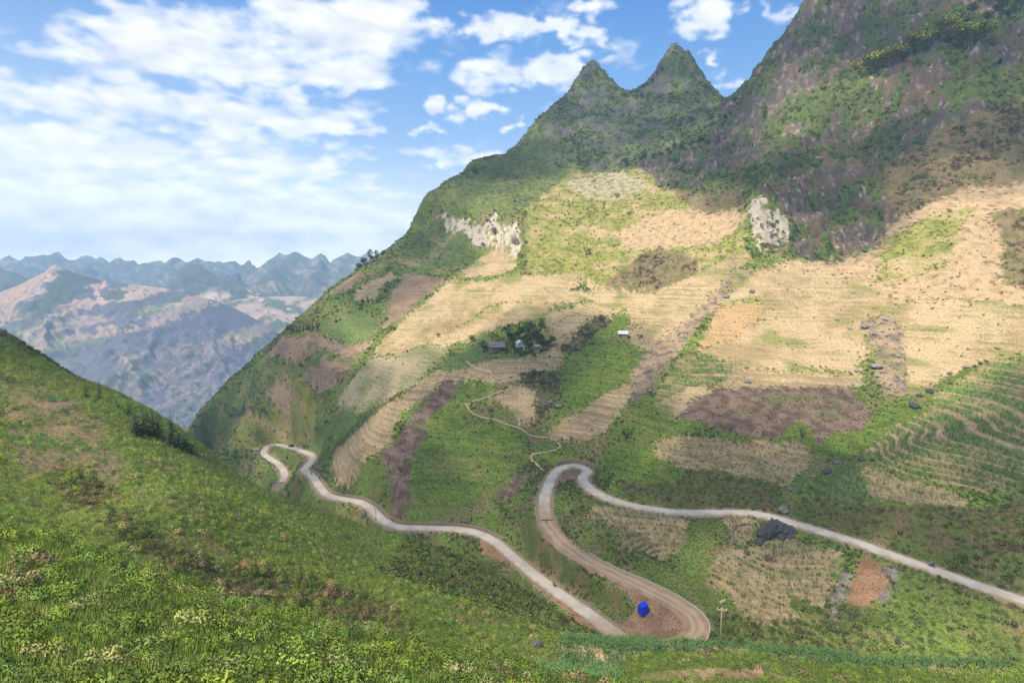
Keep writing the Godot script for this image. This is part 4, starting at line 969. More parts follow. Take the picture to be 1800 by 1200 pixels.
func float_clouds() -> void:   # broken cloud above the valley, out of the picture: its gap lets the sun onto the middle slope
	var m := plain("cloud", Color(0.9, 0.9, 0.92, 0.165), 1.0)
	m.transparency = BaseMaterial3D.TRANSPARENCY_ALPHA
	m.metallic_specular = 0.0
	var gap := PackedVector2Array(cloud_gap)
	var spots := [[], [], []]
	var r := RandomNumberGenerator.new()
	r.seed = 77
	for j in 30:
		for i in 34:
			var x := -900.0 + i * 34.0 + r.randf_range(-14, 14)
			var z := -450.0 + j * 34.0 + r.randf_range(-14, 14)
			var size := r.randf_range(26.0, 44.0)
			var lift := r.randf_range(-20.0, 25.0)
			var near := 1e9
			for k in gap.size(): near = minf(near, Vector2(x, z).distance_to(Geometry2D.get_closest_point_to_segment(Vector2(x, z), gap[k], gap[(k + 1) % gap.size()])))
			if Geometry2D.is_point_in_polygon(Vector2(x, z), gap) or near < size * 0.55: continue
			if z > 285.0: continue
			if n_big.get_noise_2d(x * 0.3, z * 0.3) < -0.28 and near > 90.0: continue
			spots[0 if z > 60.0 else (1 if x < -480.0 else 2)].append([Vector3(x, 950.0 + lift, z), Vector3(size, size * 0.5, size)])
	make_cloud("cloud", "thin broken cloud above the near hillside", spots[0], m)
	make_cloud("cloud", "thin broken cloud above the valley mouth", spots[1], m)
	make_cloud("cloud", "thin broken cloud above the peaks", spots[2], m)


func far_mountain(called: String, label: String, ridge: Array, front: Vector3, reach: float, floor_y: float, bump: float, paint: Callable, spacing: float, noise_seed: int) -> void:
	var gully := noise(1.0 / (reach * 0.33), 4, noise_seed, FastNoiseLite.TYPE_SIMPLEX_SMOOTH, FastNoiseLite.FRACTAL_RIDGED)
	var fine := noise(1.0 / (reach * 0.09), 3, noise_seed + 1)
	var line := PackedVector3Array()
	for i in ridge.size() - 1:
		var a: Vector3 = ridge[i]
		var b: Vector3 = ridge[i + 1]
		var n := maxi(1, int(a.distance_to(b) / spacing))
		for k in n: line.append(a.lerp(b, float(k) / n))
	line.append(ridge[-1])
	var w := line.size()
	var across := int(reach * 1.7 / spacing)
	var back := int(across * 0.28)
	var pos := PackedVector3Array()
	var f := front.normalized()
	for j in across:
		var t := float(j - back) / (across - back)
		for i in w:
			var r := line[i]
			var u := absf(t) * (1.0 if t > 0.0 else 2.0)
			var p := r + f * t * reach
			var drop := pow(u, 0.88)
			var y := lerpf(r.y, floor_y, drop)
			if noise_seed == 56: y += absf(fine.get_noise_2d(i * spacing * 0.55, t * reach * 0.12)) * 95.0 - 12.0
			var rough := smoothstep(0.0, 0.3, u)
			y += ((gully.get_noise_2d(i * spacing + fine.get_noise_2d(p.x, p.z) * reach * 0.08, t * reach * 0.3) - 0.3) * bump * rough + fine.get_noise_2d(p.x, p.z) * bump * 0.2 * (0.3 + rough))
			p += Vector3(fine.get_noise_2d(p.x + 900.0, p.z), 0, fine.get_noise_2d(p.x, p.z + 900.0)) * bump * 0.1 * rough
			pos.append(Vector3(p.x, y, p.z))
	var b := Bucket.new()
	b.v = pos
	for j in across:
		for i in w:
			var o := j * w + i
			var dx := pos[o + 1 if i < w - 1 else o] - pos[o - 1 if i > 0 else o]
			var dz := pos[o + w if j < across - 1 else o] - pos[o - w if j > 0 else o]
			var nn := dz.cross(dx).normalized()
			b.n.append(nn if nn.y > 0.0 else -nn)
			b.c.append(paint.call(pos[o], b.n[o]))
			if i < w - 1 and j < across - 1:
				for q in [o, o + 1, o + w + 1, o, o + w + 1, o + w]: b.i.append(q)
	if noise_seed == 57: bench = pos
	var m := plain("far_ground", Color.WHITE, 1.0)
	m.vertex_color_use_as_albedo = true
	tag(part(numbered(called), b.mesh(), m, self), label, "", "", "structure")


var n_patch := noise(0.02, 1, 41, FastNoiseLite.TYPE_CELLULAR, FastNoiseLite.FRACTAL_NONE)


func paint_gorge(p: Vector3, n: Vector3) -> Color:
	n_patch.cellular_return_type = FastNoiseLite.RETURN_CELL_VALUE
	var q := n_patch.get_noise_2d(p.x * 0.8 + n_cell.get_noise_2d(p.x * 0.3, p.z * 0.3) * 40.0, p.y * 2.2 + p.z * 0.3)
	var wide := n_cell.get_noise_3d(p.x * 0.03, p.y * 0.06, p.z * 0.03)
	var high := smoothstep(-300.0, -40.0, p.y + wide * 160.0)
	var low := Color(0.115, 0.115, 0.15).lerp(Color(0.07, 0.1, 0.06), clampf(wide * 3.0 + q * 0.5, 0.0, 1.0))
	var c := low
	if q > 0.3 - high * 0.5: c = Color(0.44, 0.31, 0.25).lerp(Color(0.3, 0.24, 0.2), clampf(q, 0.0, 1.0))
	elif q > -0.15: c = Color(0.15, 0.19, 0.07)
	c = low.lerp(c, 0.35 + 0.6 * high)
	var crest := n_cell.get_noise_2d(p.x * 0.2, p.y * 0.3) * 60.0
	c = blend(c, Color(0.34, 0.235, 0.185), (-1425.0 + crest - p.x) * 0.03 * smoothstep(-190.0, -90.0, p.y + crest) * 0.8)
	c = blend(c, Color(0.07, 0.095, 0.085), (1.0 - absf(p.x + 1375.0 + crest * 0.6) / 55.0) * 3.0 * smoothstep(-150.0, -60.0, p.y))
	var line := absf(fposmod(p.y + n_cell.get_noise_2d(p.x * 0.2, p.z * 0.2) * 30.0, 24.0) - 12.0)
	c = blend(c, Color(0.08, 0.1, 0.05), (1.5 - line) * 0.5)
	c = c * (1.0 + 0.35 * n_spot.get_noise_3d(p.x * 0.5, p.y * 0.5, p.z * 0.5))
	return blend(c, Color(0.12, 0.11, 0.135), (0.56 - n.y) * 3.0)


func paint_karst(p: Vector3, n: Vector3) -> Color:
	var c := blend(Color(0.06, 0.085, 0.05), Color(0.12, 0.115, 0.115), n_cell.get_noise_3d(p.x * 0.2, p.y * 0.3, p.z * 0.2) + 0.3 + (0.6 - n.y))
	return blend(c, Color(0.5, 0.4, 0.32), (n_cell.get_noise_3d(p.x * 0.12, p.y * 0.1, p.z * 0.12) + 0.1) * 3.0 * smoothstep(-50.0, -120.0, p.y))


func paint_bench(p: Vector3, n: Vector3) -> Color:
	var c := blend(Color(0.4, 0.3, 0.24), Color(0.09, 0.115, 0.06), n_cell.get_noise_3d(p.x * 0.16, p.y * 0.2, p.z * 0.1) * 3.0 + 0.4)
	return blend(c, Color(0.13, 0.11, 0.11), (0.7 - n.y) * 3.0)


func paint_ridge(p: Vector3, n: Vector3) -> Color:
	var c := blend(Color(0.075, 0.1, 0.06), Color(0.11, 0.11, 0.1), n_cell.get_noise_2d(p.x * 0.06, p.z * 0.06) + 0.4)
	return blend(c, Color(0.26, 0.23, 0.19), (n_cell.get_noise_3d(p.x * 0.11 + 80.0, p.y * 0.3, p.z * 0.08) - 0.15) * 4.0)


func raise_far_mountains() -> void:
	far_mountain("mountain", "broad far mountain across the gorge with patchwork fields", far_ridges.A, Vector3(0.3, 0, 1), 760.0, -430.0, 30.0, paint_gorge, 5.0, 51)
	far_mountain("mountain", "small blue hill at the far left behind the broad mountain", far_ridges.L, Vector3(0.3, 0, 1), 500.0, -220.0, 40.0, paint_karst, 16.0, 52)
	far_mountain("mountain", "terraced bench of pale fields right of the broad mountain", far_ridges.K, Vector3(0.25, 0, 1), 900.0, -430.0, 60.0, paint_bench, 14.0, 57)
	far_mountain("mountain", "rounded dome shaped far karst hill", far_ridges.B1, Vector3(0.1, 0, 1), 330.0, -170.0, 26.0, paint_karst, 9.0, 53)
	far_mountain("mountain", "pointed far karst hill beside the dome", far_ridges.B2, Vector3(0.1, 0, 1), 330.0, -170.0, 26.0, paint_karst, 9.0, 54)
	far_mountain("mountain", "needle shaped far karst spire", far_ridges.B3, Vector3(0.1, 0, 1), 330.0, -170.0, 20.0, paint_karst, 9.0, 55)
	far_mountain("mountain", "pale blue mountain range along the horizon", far_ridges.C, Vector3(0.05, 0, 1), 1300.0, -260.0, 120.0, paint_ridge, 26.0, 56)
	var pl := PlaneMesh.new()
	pl.size = Vector2(9000, 4700)
	var o := part("gorge_floor", pl, plain("gorge_floor", lin(0.11, 0.12, 0.07), 1.0), self, Transform3D(Basis.IDENTITY, Vector3(-1200, -430, -1900)))
	tag(o, "green floor of the deep gorge", "", "", "structure")


# ------------------------------------------------------------------ ground cover
class Cover:
	var buf := PackedFloat32Array()
	var count := 0

	func put(p: Vector3, up: Vector3, turn: float, sx: float, sy: float, c: Color) -> void:
		var b := Basis(Vector3.UP, turn)
		var y := up * sy
		var x := (b.x - up * b.x.dot(up)).normalized() * sx
		var z := x.cross(up).normalized() * -sx
		buf.append_array(PackedFloat32Array([x.x, y.x, z.x, p.x, x.y, y.y, z.y, p.y, x.z, y.z, z.z, p.z, c.r, c.g, c.b, 1.0]))
		count += 1


var covers := {}


func cover(called: String) -> Cover:
	if not covers.has(called): covers[called] = Cover.new()
	return covers[called]


func tuft_mesh(blades: int, spread: float, tall: float, wide: float, lean: float) -> ArrayMesh:
	var l := []
	for k in blades:
		var a := rng.randf() * TAU
		var r := sqrt(rng.randf()) * spread
		var out := Vector3(cos(a), 0, sin(a))
		var h := tall * rng.randf_range(0.55, 1.0)
		var along := (Vector3.UP + out * lean * rng.randf_range(0.2, 1.0)).normalized() * h * 0.5
		var side := Vector3(-sin(a + rng.randf_range(-0.6, 0.6)), 0, cos(a)) * wide
		var s := rng.randf_range(0.7, 1.3)
		l.append([out * r + along, along, side, (out * 0.45 + Vector3.UP).normalized(), Color(s * rng.randf_range(0.92, 1.12), s, s * rng.randf_range(0.8, 1.1))])
	return leaf_mesh(l)


func bush_mesh(leaves: int, size: Vector3, leaf: float, lobes: int) -> ArrayMesh:
	var l := []
	var centres := []
	for k in lobes: centres.append(Vector3(rng.randf_range(-0.5, 0.5), rng.randf_range(0.25, 0.7), rng.randf_range(-0.5, 0.5)) if lobes > 1 else Vector3(0, 0.45, 0))
	for k in leaves:
		var d := any_dir()
		if d.y < -0.25: d.y = -d.y
		var o: Vector3 = (centres[k % lobes] + d * (0.52 if lobes > 1 else 0.6) * rng.randf_range(0.55, 1.05)) * size
		var a := (any_dir() + Vector3.UP * 0.3).normalized() * leaf * rng.randf_range(0.6, 1.2)
		var b := a.cross((d + any_dir() * 0.7).normalized()).normalized() * leaf * 0.62
		var s := rng.randf_range(0.68, 1.32)
		l.append([o, a, b, (d + Vector3.UP * 0.4).normalized(), Color(s * rng.randf_range(0.9, 1.15), s, s * rng.randf_range(0.75, 1.1))])
	return leaf_mesh(l)


func maize_mesh() -> ArrayMesh:
	var l := []
	for k in 9:
		var a := k * 2.6 + rng.randf()
		var h := 0.12 + 0.085 * k
		var out := Vector3(cos(a), 0, sin(a))
		var side := Vector3(-sin(a), 0, cos(a)) * 0.055
		var s := rng.randf_range(0.75, 1.25)
		l.append([Vector3(0, h, 0) + out * 0.13 + Vector3.UP * 0.08, out * 0.13 + Vector3.UP * 0.11, side, (out * 0.3 + Vector3.UP).normalized(), Color(s, s, s * 0.9)])
		l.append([Vector3(0, h, 0) + out * 0.36 + Vector3.UP * 0.12, out * 0.13 - Vector3.UP * 0.06, side, (out * 0.3 + Vector3.UP).normalized(), Color(s, s, s * 0.9)])
	l.append([Vector3(0, 0.45, 0), Vector3(0, 0.45, 0), Vector3(0.03, 0, 0), Vector3.UP, Color(0.9, 1, 0.7)])
	l.append([Vector3(0, 0.45, 0), Vector3(0, 0.45, 0), Vector3(0, 0, 0.03), Vector3.UP, Color(0.9, 1, 0.7)])
	return leaf_mesh(l)


func stone_mesh(noise_seed: int, rings := 4) -> ArrayMesh:
	var n := noise(0.9, 3, noise_seed)
	var ball := SphereMesh.new()
	ball.radius = 1.0
	ball.height = 2.0
	ball.radial_segments = rings * 2
	ball.rings = rings
	var st := SurfaceTool.new()
	st.create_from(ball, 0)
	var arr := st.commit_to_arrays()
	var v: PackedVector3Array = arr[Mesh.ARRAY_VERTEX]
	for i in v.size():
		var p := v[i]
		var q := Vector3(roundf(p.x * 1.7) / 1.7, roundf(p.y * 1.7) / 1.7, roundf(p.z * 1.7) / 1.7)
		v[i] = p.lerp(q, 0.35) * (1.0 + 0.45 * n.get_noise_3d(p.x, p.y, p.z))
	var st2 := begin()
	var idx: PackedInt32Array = arr[Mesh.ARRAY_INDEX]
	st2.set_smooth_group(-1)
	for i in idx: st2.add_vertex(v[i])
	st2.generate_normals()
	return st2.commit()


func vary(c: Color, by: float) -> Color:
	var s := rng.randf_range(1.0 - by, 1.0 + by)
	return Color(c.r * s * rng.randf_range(0.93, 1.09), c.g * s, c.b * s * rng.randf_range(0.88, 1.1))


func pick(list: Array) -> Color:
	return list[rng.randi() % list.size()]


const NEAR_GREENS := [Color(0.17, 0.27, 0.04), Color(0.13, 0.22, 0.04), Color(0.22, 0.3, 0.05), Color(0.11, 0.18, 0.04), Color(0.15, 0.24, 0.06)]
const NEAR_DRY := [Color(0.3, 0.25, 0.13), Color(0.2, 0.145, 0.085), Color(0.16, 0.11, 0.07)]


func sow() -> void:
	var maize_spots := []
	for ch in chunks():
		var dist: float = ch[2]
		var near: bool = dist < 175.0 and ch[1] > -170.0
		var cs := clampf(dist / 195.0, 0.34, 2.15)
		var n := int(CHUNK / cs)
		var s := CHUNK / n
		for j in n:
			for i in n:
				var x: float = ch[0] + (i + rng.randf()) * s
				var z: float = ch[1] + (j + rng.randf()) * s
				if absf(x) > 30.0 - z * 0.98 or z > -1.0: continue
				var kind := plot_kind[plot_at(x, z)]
				if near and dist > 100.0 and rng.randf() < 0.35:
					x += rng.randf_range(-0.4, 0.4)
				var roll := rng.randf()
				var size := cs / 0.6
				var what := ""
				var col := Color.WHITE
				var sx := 1.0
				var sy := 1.0
				var gap := 3.4
				var row := 0.0
				match kind:
					NONE, WEEDY, DARKBRUSH, BANK, NEARSOIL, GRAVEL:
						if near or kind != NONE:
							var t := n_tint.get_noise_2d(x * 1.6, z * 1.6) + 0.5 * n_spot.get_noise_2d(x * 1.3, z * 1.3)
							var dry := kind == DARKBRUSH or (kind == BANK and roll < 0.45) or (t < -0.48 and roll < 0.4)
							if (kind == NEARSOIL and roll < 0.85) or (kind == GRAVEL and roll < 0.7) or (kind == WEEDY and t < 0.2 and roll < 0.72): continue
							col = vary(pick(NEAR_DRY) if dry and roll < 0.35 else (pick(NEAR_GREENS) * (0.62 if dry else 1.0)).lerp(Color(0.23, 0.3, 0.045), clampf(t * 0.9, 0.0, 0.5)) * (0.86 if near and dist < 80.0 else 1.0), 0.25)
							roll = rng.randf()
							if rng.randf() < 0.1 and not dry: col = col.lerp(Color(0.33, 0.31, 0.16), rng.randf_range(0.3, 0.8))
							if near and x < -25.0 or z > -95.0: col *= 1.12
							if x > -25.0 and z < -95.0: col *= 0.93
							elif dist < 170.0: col *= 1.1
							if kind == WEEDY and roll < 0.42:
								what = "weeds"
								row = 1.3
								col = vary(Color(0.085, 0.21, 0.075), 0.25)
								sx = rng.randf_range(0.7, 1.1) * maxf(size, 0.9)
								sy = sx * 1.1
							elif x > -25.0 and z < -95.0 and roll < 0.3:   # the far side of the stream is overgrown
								what = "bushes" if roll < 0.18 else "shrubs"
								col = vary(pick([Color(0.095, 0.14, 0.035), Color(0.12, 0.165, 0.04), Color(0.13, 0.11, 0.055), Color(0.15, 0.2, 0.045)]), 0.25)
								sx = rng.randf_range(0.45, 1.15)
								sy = sx * rng.randf_range(0.65, 1.0)
							elif roll < (0.72 if not dry else 0.3) + (0.1 if dist < 60.0 else 0.0):
								what = "grass"
								sx = rng.randf_range(0.7, 1.25) * maxf(size, 0.75)
								sy = sx * rng.randf_range(0.8, 1.3)
							elif roll < 0.92:
								what = "weeds"
								sx = rng.randf_range(0.6, 1.15) * maxf(size, 0.75)
								sy = sx * rng.randf_range(0.7, 1.1)
							else:
								what = "shrubs"
								sx = rng.randf_range(0.4, 1.0) * (1.35 if dry else 1.0)
								sy = sx * rng.randf_range(0.7, 1.0)
						else:
							var wild := n_spot.get_noise_2d(x * 0.5 + 300.0, z * 0.5) + 0.6 * n_cell.get_noise_2d(x * 0.25, z * 0.25)
							what = "low_scrub" if roll < 0.82 - wild * 1.6 else "bushes"
							col = vary(tint_of(kind, x, 0.0, z, 0.8) * rng.randf_range(0.9, 1.3) * (1.0 if what == "low_scrub" else 0.72), 0.22)
							sx = rng.randf_range(0.55, 1.2) * (1.0 if what == "low_scrub" else rng.randf_range(0.9, 1.7)) * cs / 2.0
							sy = sx * rng.randf_range(0.5, 0.9)
					KARST, PEAK, SCRUB, BROWNSCRUB, DARKROCK, THICKET, CLIFF:
						var wild := wild_at(x, z)
						if wild < (-0.08 if kind == KARST else (-0.25 if kind == PEAK else (-0.18 if kind == SCRUB else (0.35 if kind == CLIFF else -0.05)))) and roll < 0.88: continue
						what = "bushes" if rng.randf() < 0.5 + wild else "low_scrub"
						col = vary(pick([Color(0.085, 0.125, 0.035), Color(0.115, 0.16, 0.04), Color(0.15, 0.185, 0.05), Color(0.14, 0.11, 0.06)] if kind != BROWNSCRUB else [Color(0.21, 0.16, 0.09), Color(0.14, 0.15, 0.05), Color(0.18, 0.14, 0.08)]), 0.3)
						sx = rng.randf_range(0.6, 1.5) * cs / 2.1
						if wild > 0.25 and rng.randf() < 0.35: sx *= 1.7
						sy = sx * rng.randf_range(0.6, 1.0)
					MEADOW, SUNNY, GREENSPUR, BRIGHTGRASS, BAREROCK:
						if kind == BAREROCK and roll < 0.75: continue
						if kind == SUNNY and roll < 0.35: continue
						var wild := n_spot.get_noise_2d(x * 0.6 + 300.0, z * 0.6) + 0.5 * n_cell.get_noise_2d(x * 0.3, z * 0.3)
						what = "low_scrub" if roll < 0.9 - maxf(wild, 0.0) * (0.9 if kind != BRIGHTGRASS else 0.3) else "bushes"
						col = vary(tint_of(kind, x, base_at(x, z), z, 0.8) * rng.randf_range(0.95, 1.25), 0.18)
						if what == "bushes": col *= 0.68
						sx = rng.randf_range(0.5, 1.05) * cs / 2.0 * (1.0 if what == "low_scrub" else rng.randf_range(0.9, 1.5))
						sy = sx * rng.randf_range(0.35, 0.7)
					TANFIELD, REDTAN, PALEFIELD, BROWNFIELD, TANTERRACE, TANBARE:
						var here := plot_at(x, z)
						if kind != TANTERRACE and (plot_at(x + 2.0, z) != here or plot_at(x, z + 2.2) != here) and roll < 0.55:
							what = "low_scrub"
							col = vary(pick([Color(0.13, 0.16, 0.04), Color(0.1, 0.125, 0.035), Color(0.16, 0.13, 0.06)]), 0.3)
							sx = rng.randf_range(0.45, 1.0)
							sy = sx * 0.7
						elif kind == TANBARE:
							if roll < 0.9: continue
							what = "low_scrub"
							col = vary(pick([Color(0.17, 0.13, 0.075), Color(0.12, 0.13, 0.045)]), 0.3)
							sx = rng.randf_range(0.4, 1.0)
							sy = sx * 0.7
						elif roll < 0.03:
							what = "low_scrub"
							col = vary(Color(0.13, 0.15, 0.045), 0.3)
							sx = rng.randf_range(0.4, 0.9)
							sy = sx * 0.7
						else:
							what = "stubble"
							row = 0.55
							col = vary(Color(0.33, 0.24, 0.13) if kind != PALEFIELD or roll < 0.6 else Color(0.17, 0.2, 0.07), 0.3)
							if kind == BROWNFIELD: col *= 0.75
							sx = rng.randf_range(0.7, 1.3) * clampf(dist / 240.0, 0.7, 1.7)
							sy = sx
					FALLOW, RUBBLE, REDSOIL, DIRT:
						if roll < (0.35 if kind == FALLOW else (0.5 if kind == RUBBLE else 0.93)): continue
						what = "low_scrub" if rng.randf() < 0.7 else "stubble"
						col = vary(pick([Color(0.15, 0.105, 0.075), Color(0.11, 0.08, 0.06), Color(0.17, 0.13, 0.09)] if rng.randf() < 0.8 else [Color(0.1, 0.13, 0.04)]), 0.3)
						sx = rng.randf_range(0.35, 0.8) * cs / 1.5
						sy = sx * 0.7
					GREENTERRACE, CROPFIELD, MAIZEFIELD, GREENCROP:
						var u := tread(kind, x, z)
						u -= floorf(u)
						if kind == GREENTERRACE and u < 0.32 and roll < 0.93: continue
						if kind == CROPFIELD and roll < 0.45: continue
						if kind == MAIZEFIELD and roll < (0.75 if n_spot.get_noise_2d(x * 0.7, z * 0.7) < -0.1 else 0.5): continue
						what = "maize"
						row = 0.5 if kind == CROPFIELD or kind == MAIZEFIELD else 0.0
						col = vary(pick([Color(0.08, 0.165, 0.045), Color(0.095, 0.19, 0.05), Color(0.065, 0.135, 0.04)]), 0.2)
						sx = rng.randf_range(0.8, 1.2) * clampf(dist / 140.0, 1.0, 1.25)
						sy = sx
						gap = 3.0
				if what == "": continue
				var loose := kind == WEEDY
				if road_near(x, z).x < gap: continue
				if row > 0.0:   # planted along the contour
					var h0 := base_at(x, z)
					var g := Vector2(base_at(x + 1.0, z) - h0, base_at(x, z + 1.0) - h0)
					var wanted := roundf(h0 / row) * row
					var move := g * ((wanted - h0) / maxf(g.length_squared(), 0.08))
					if move.length() < 2.0:
						x += move.x + (rng.randf_range(-1.1, 1.1) if loose else 0.0)
						z += move.y + (rng.randf_range(-1.1, 1.1) if loose else 0.0)
				var id := plot_at(x, z)
				var pi := (int(z) - PZ) * PW + int(x) - PX
				if pi >= 0 and pi < path_of.size() and path_of[pi] == 1: continue
				var y := ground(x, z, plot_kind[id])
				var e := 1.2
				var up := Vector3(base_at(x - e, z) - base_at(x + e, z), 2.0 * e, base_at(x, z - e) - base_at(x, z + e)).normalized()
				if what == "maize" and near and dist < 120.0:
					maize_spots.append([Vector2(x, z).length(), Vector3(x, y - 0.03, z), rng.randf() * TAU, sx * 1.25])
					continue
				if what != "maize" and what != "stubble": up = (up + Vector3.UP * 0.6).normalized()
				else: up = Vector3.UP
				var set_name := what
				if what in ["grass", "weeds", "shrubs", "low_scrub", "bushes"]: set_name = "%s/%d" % [what, rng.randi() % 3]
				elif what == "maize": set_name = "maize/%d" % (rng.randi() % 2)
				else: set_name = what + "/0"
				cover(set_name).put(Vector3(x, y - 0.04, z), up, rng.randf() * TAU, sx, sy, col)
	var mat := leaf_material("foliage", 0.6)
	var about := {"grass": "long grass over the near hillside and road banks", "weeds": "leafy weeds among the grass", "shrubs": "small shrubs scattered on the near slopes", "low_scrub": "low scrub and grass clumps on the mountainside",
		"bushes": "bushes covering the mountainside and crags", "stubble": "dry stubble in rows on the tan fields", "maize": "young maize rows in the terraced fields"}
	var keys := covers.keys()
	keys.sort()
	for k in keys:
		var what: String = k.get_slice("/", 0)
		var mesh: ArrayMesh
		match what:
			"grass": mesh = tuft_mesh(34, 0.36, 0.64, 0.016, 0.9)
			"weeds": mesh = bush_mesh(130, Vector3(0.58, 0.55, 0.58), 0.05, 6)
			"shrubs": mesh = bush_mesh(220, Vector3(1.0, 0.9, 1.0), 0.085, 6)
			"low_scrub": mesh = bush_mesh(34, Vector3(1.15, 0.7, 1.15), 0.3, 4)
			"bushes": mesh = bush_mesh(60, Vector3(1.1, 1.1, 1.1), 0.27, 5)
			"stubble": mesh = tuft_mesh(8, 0.16, 0.5, 0.035, 0.7)
			"maize": mesh = maize_mesh()
		var mm := MultiMesh.new()
		mm.transform_format = MultiMesh.TRANSFORM_3D
		mm.use_colors = true
		mm.mesh = mesh
		mm.instance_count = covers[k].count
		mm.buffer = covers[k].buf
		var o := MultiMeshInstance3D.new()
		o.name = numbered(what)
		o.multimesh = mm
		o.material_override = mat
		add_child(o)
		tag(o, about[what], "", "", "stuff")
	print("cover ", keys.map(func(k): return "%s %d" % [k, covers[k].count]), " maize ", maize_spots.size())
	maize_spots.sort_custom(func(a, b): return a[0] < b[0])
	var plant: Node3D = null
	var rest := Cover.new()
	for q in maize_spots.size():
		var ms: Array = maize_spots[q]
		if q < 280:
			if plant == null:
				plant = thing("maize_plant", "young maize plant in the near field at the bottom", "maize", ms[1], ms[2], "maize plants in the nearest field")
				part("leaves", maize_mesh(), plain("maize_leaf", lin(0.075, 0.15, 0.05), 0.7), plant)
				plant.scale = Vector3.ONE * ms[3]
			else: copy(plant, "young maize plant in the near field at the bottom", ms[1], ms[2], Vector3.ONE * ms[3])
		else: rest.put(ms[1], Vector3.UP, ms[2], ms[3], ms[3], vary(Color(0.075, 0.15, 0.05), 0.3))
	var mm := MultiMesh.new()
	mm.transform_format = MultiMesh.TRANSFORM_3D
	mm.use_colors = true
	mm.mesh = maize_mesh()
	mm.instance_count = rest.count
	mm.buffer = rest.buf
	var o := MultiMeshInstance3D.new()
	o.name = numbered("maize")
	o.multimesh = mm
	o.material_override = mat
	add_child(o)
	tag(o, "young maize covering the near fields", "", "", "stuff")


# ------------------------------------------------------------------ roads, walls and paths
var road_start := PackedInt32Array()


func stretch(from: int, to: int) -> PackedVector3Array:   # the fine points between two stations of the road line
	return road.slice(road_start[from], road_start[mini(to, road_start.size() - 1)])


func side_of(line: PackedVector3Array, i: int) -> Vector3:
	var d := line[mini(i + 2, line.size() - 1)] - line[maxi(i - 2, 0)]
	d.y = 0.0
	return d.normalized().cross(Vector3.UP)


func ribbon(line: PackedVector3Array, across: Array, heights: Array, paint: Callable) -> ArrayMesh:
	var b := Bucket.new()
	var w := across.size()
	for i in line.size():
		var s := side_of(line, i)
		for k in w:
			var p: Vector3 = line[i] + s * across[k] + Vector3(0, heights[k], 0)
			b.v.append(p)
			b.n.append(Vector3.UP)
			b.c.append(paint.call(p, across[k]))
			if i > 0 and k > 0:
				var o := i * w + k
				for q in [o - w - 1, o, o - w, o - w - 1, o - 1, o]: b.i.append(q)
	return b.mesh()


func paint_concrete(p: Vector3, u: float) -> Color:
	var c := blend(Color(0.6, 0.54, 0.465), Color(0.5, 0.44, 0.37), 0.4 + n_spot.get_noise_2d(p.x, p.z) * 1.5)
	for k in [19, 29]:
		var d: float = p.distance_to(road_line[k]) + n_spot.get_noise_2d(p.x * 2.0, p.z * 2.0) * 8.0
		if d < 16.0: c = blend(c, Color(0.43, 0.3, 0.19), 1.0 - d / 16.0 + 0.15)
	return blend(c, Color(0.4, 0.31, 0.215), smoothstep(1.5, 2.2, absf(u) + n_fine.get_noise_2d(p.x, p.z) * 0.9) * 0.9)


func paint_dirt(p: Vector3, u: float) -> Color:
	var c := blend(Color(0.45, 0.3, 0.18), Color(0.34, 0.215, 0.125), 0.5 + n_spot.get_noise_2d(p.x * 1.5, p.z * 1.5) * 1.6)
	var rut := absf(absf(u + n_mid.get_noise_2d(p.x, p.z) * 0.8) - 1.1)
	return blend(c, Color(0.52, 0.41, 0.29), (0.75 - rut) * 1.3)


func wall_along(called: String, label: String, category: String, line: PackedVector3Array, offset: float, thick: float, low: float, high: float, mat: Material) -> void:
	var o := thing(called, label, category, line[line.size() / 2])
	var st := begin()
	st.set_smooth_group(-1)
	var prev := []
	for i in range(0, line.size(), 2):
		var s := side_of(line, i)
		var p := line[i] + s * offset - o.position
		var top := high + n_fine.get_noise_2d(line[i].x, line[i].z) * 0.12
		var ring := [p - s * thick / 2 + Vector3(0, low, 0), p - s * thick / 2 + Vector3(0, top, 0), p + s * thick / 2 + Vector3(0, top, 0), p + s * thick / 2 + Vector3(0, low, 0)]
		if prev.size():
			quad(st, prev[0], ring[0], ring[1], prev[1])
			quad(st, prev[1], ring[1], ring[2], prev[2])
			quad(st, prev[2], ring[2], ring[3], prev[3])
		else: quad(st, ring[0], ring[1], ring[2], ring[3])
		prev = ring
	quad(st, prev[3], prev[2], prev[1], prev[0])
	part("masonry", done(st), mat, o)


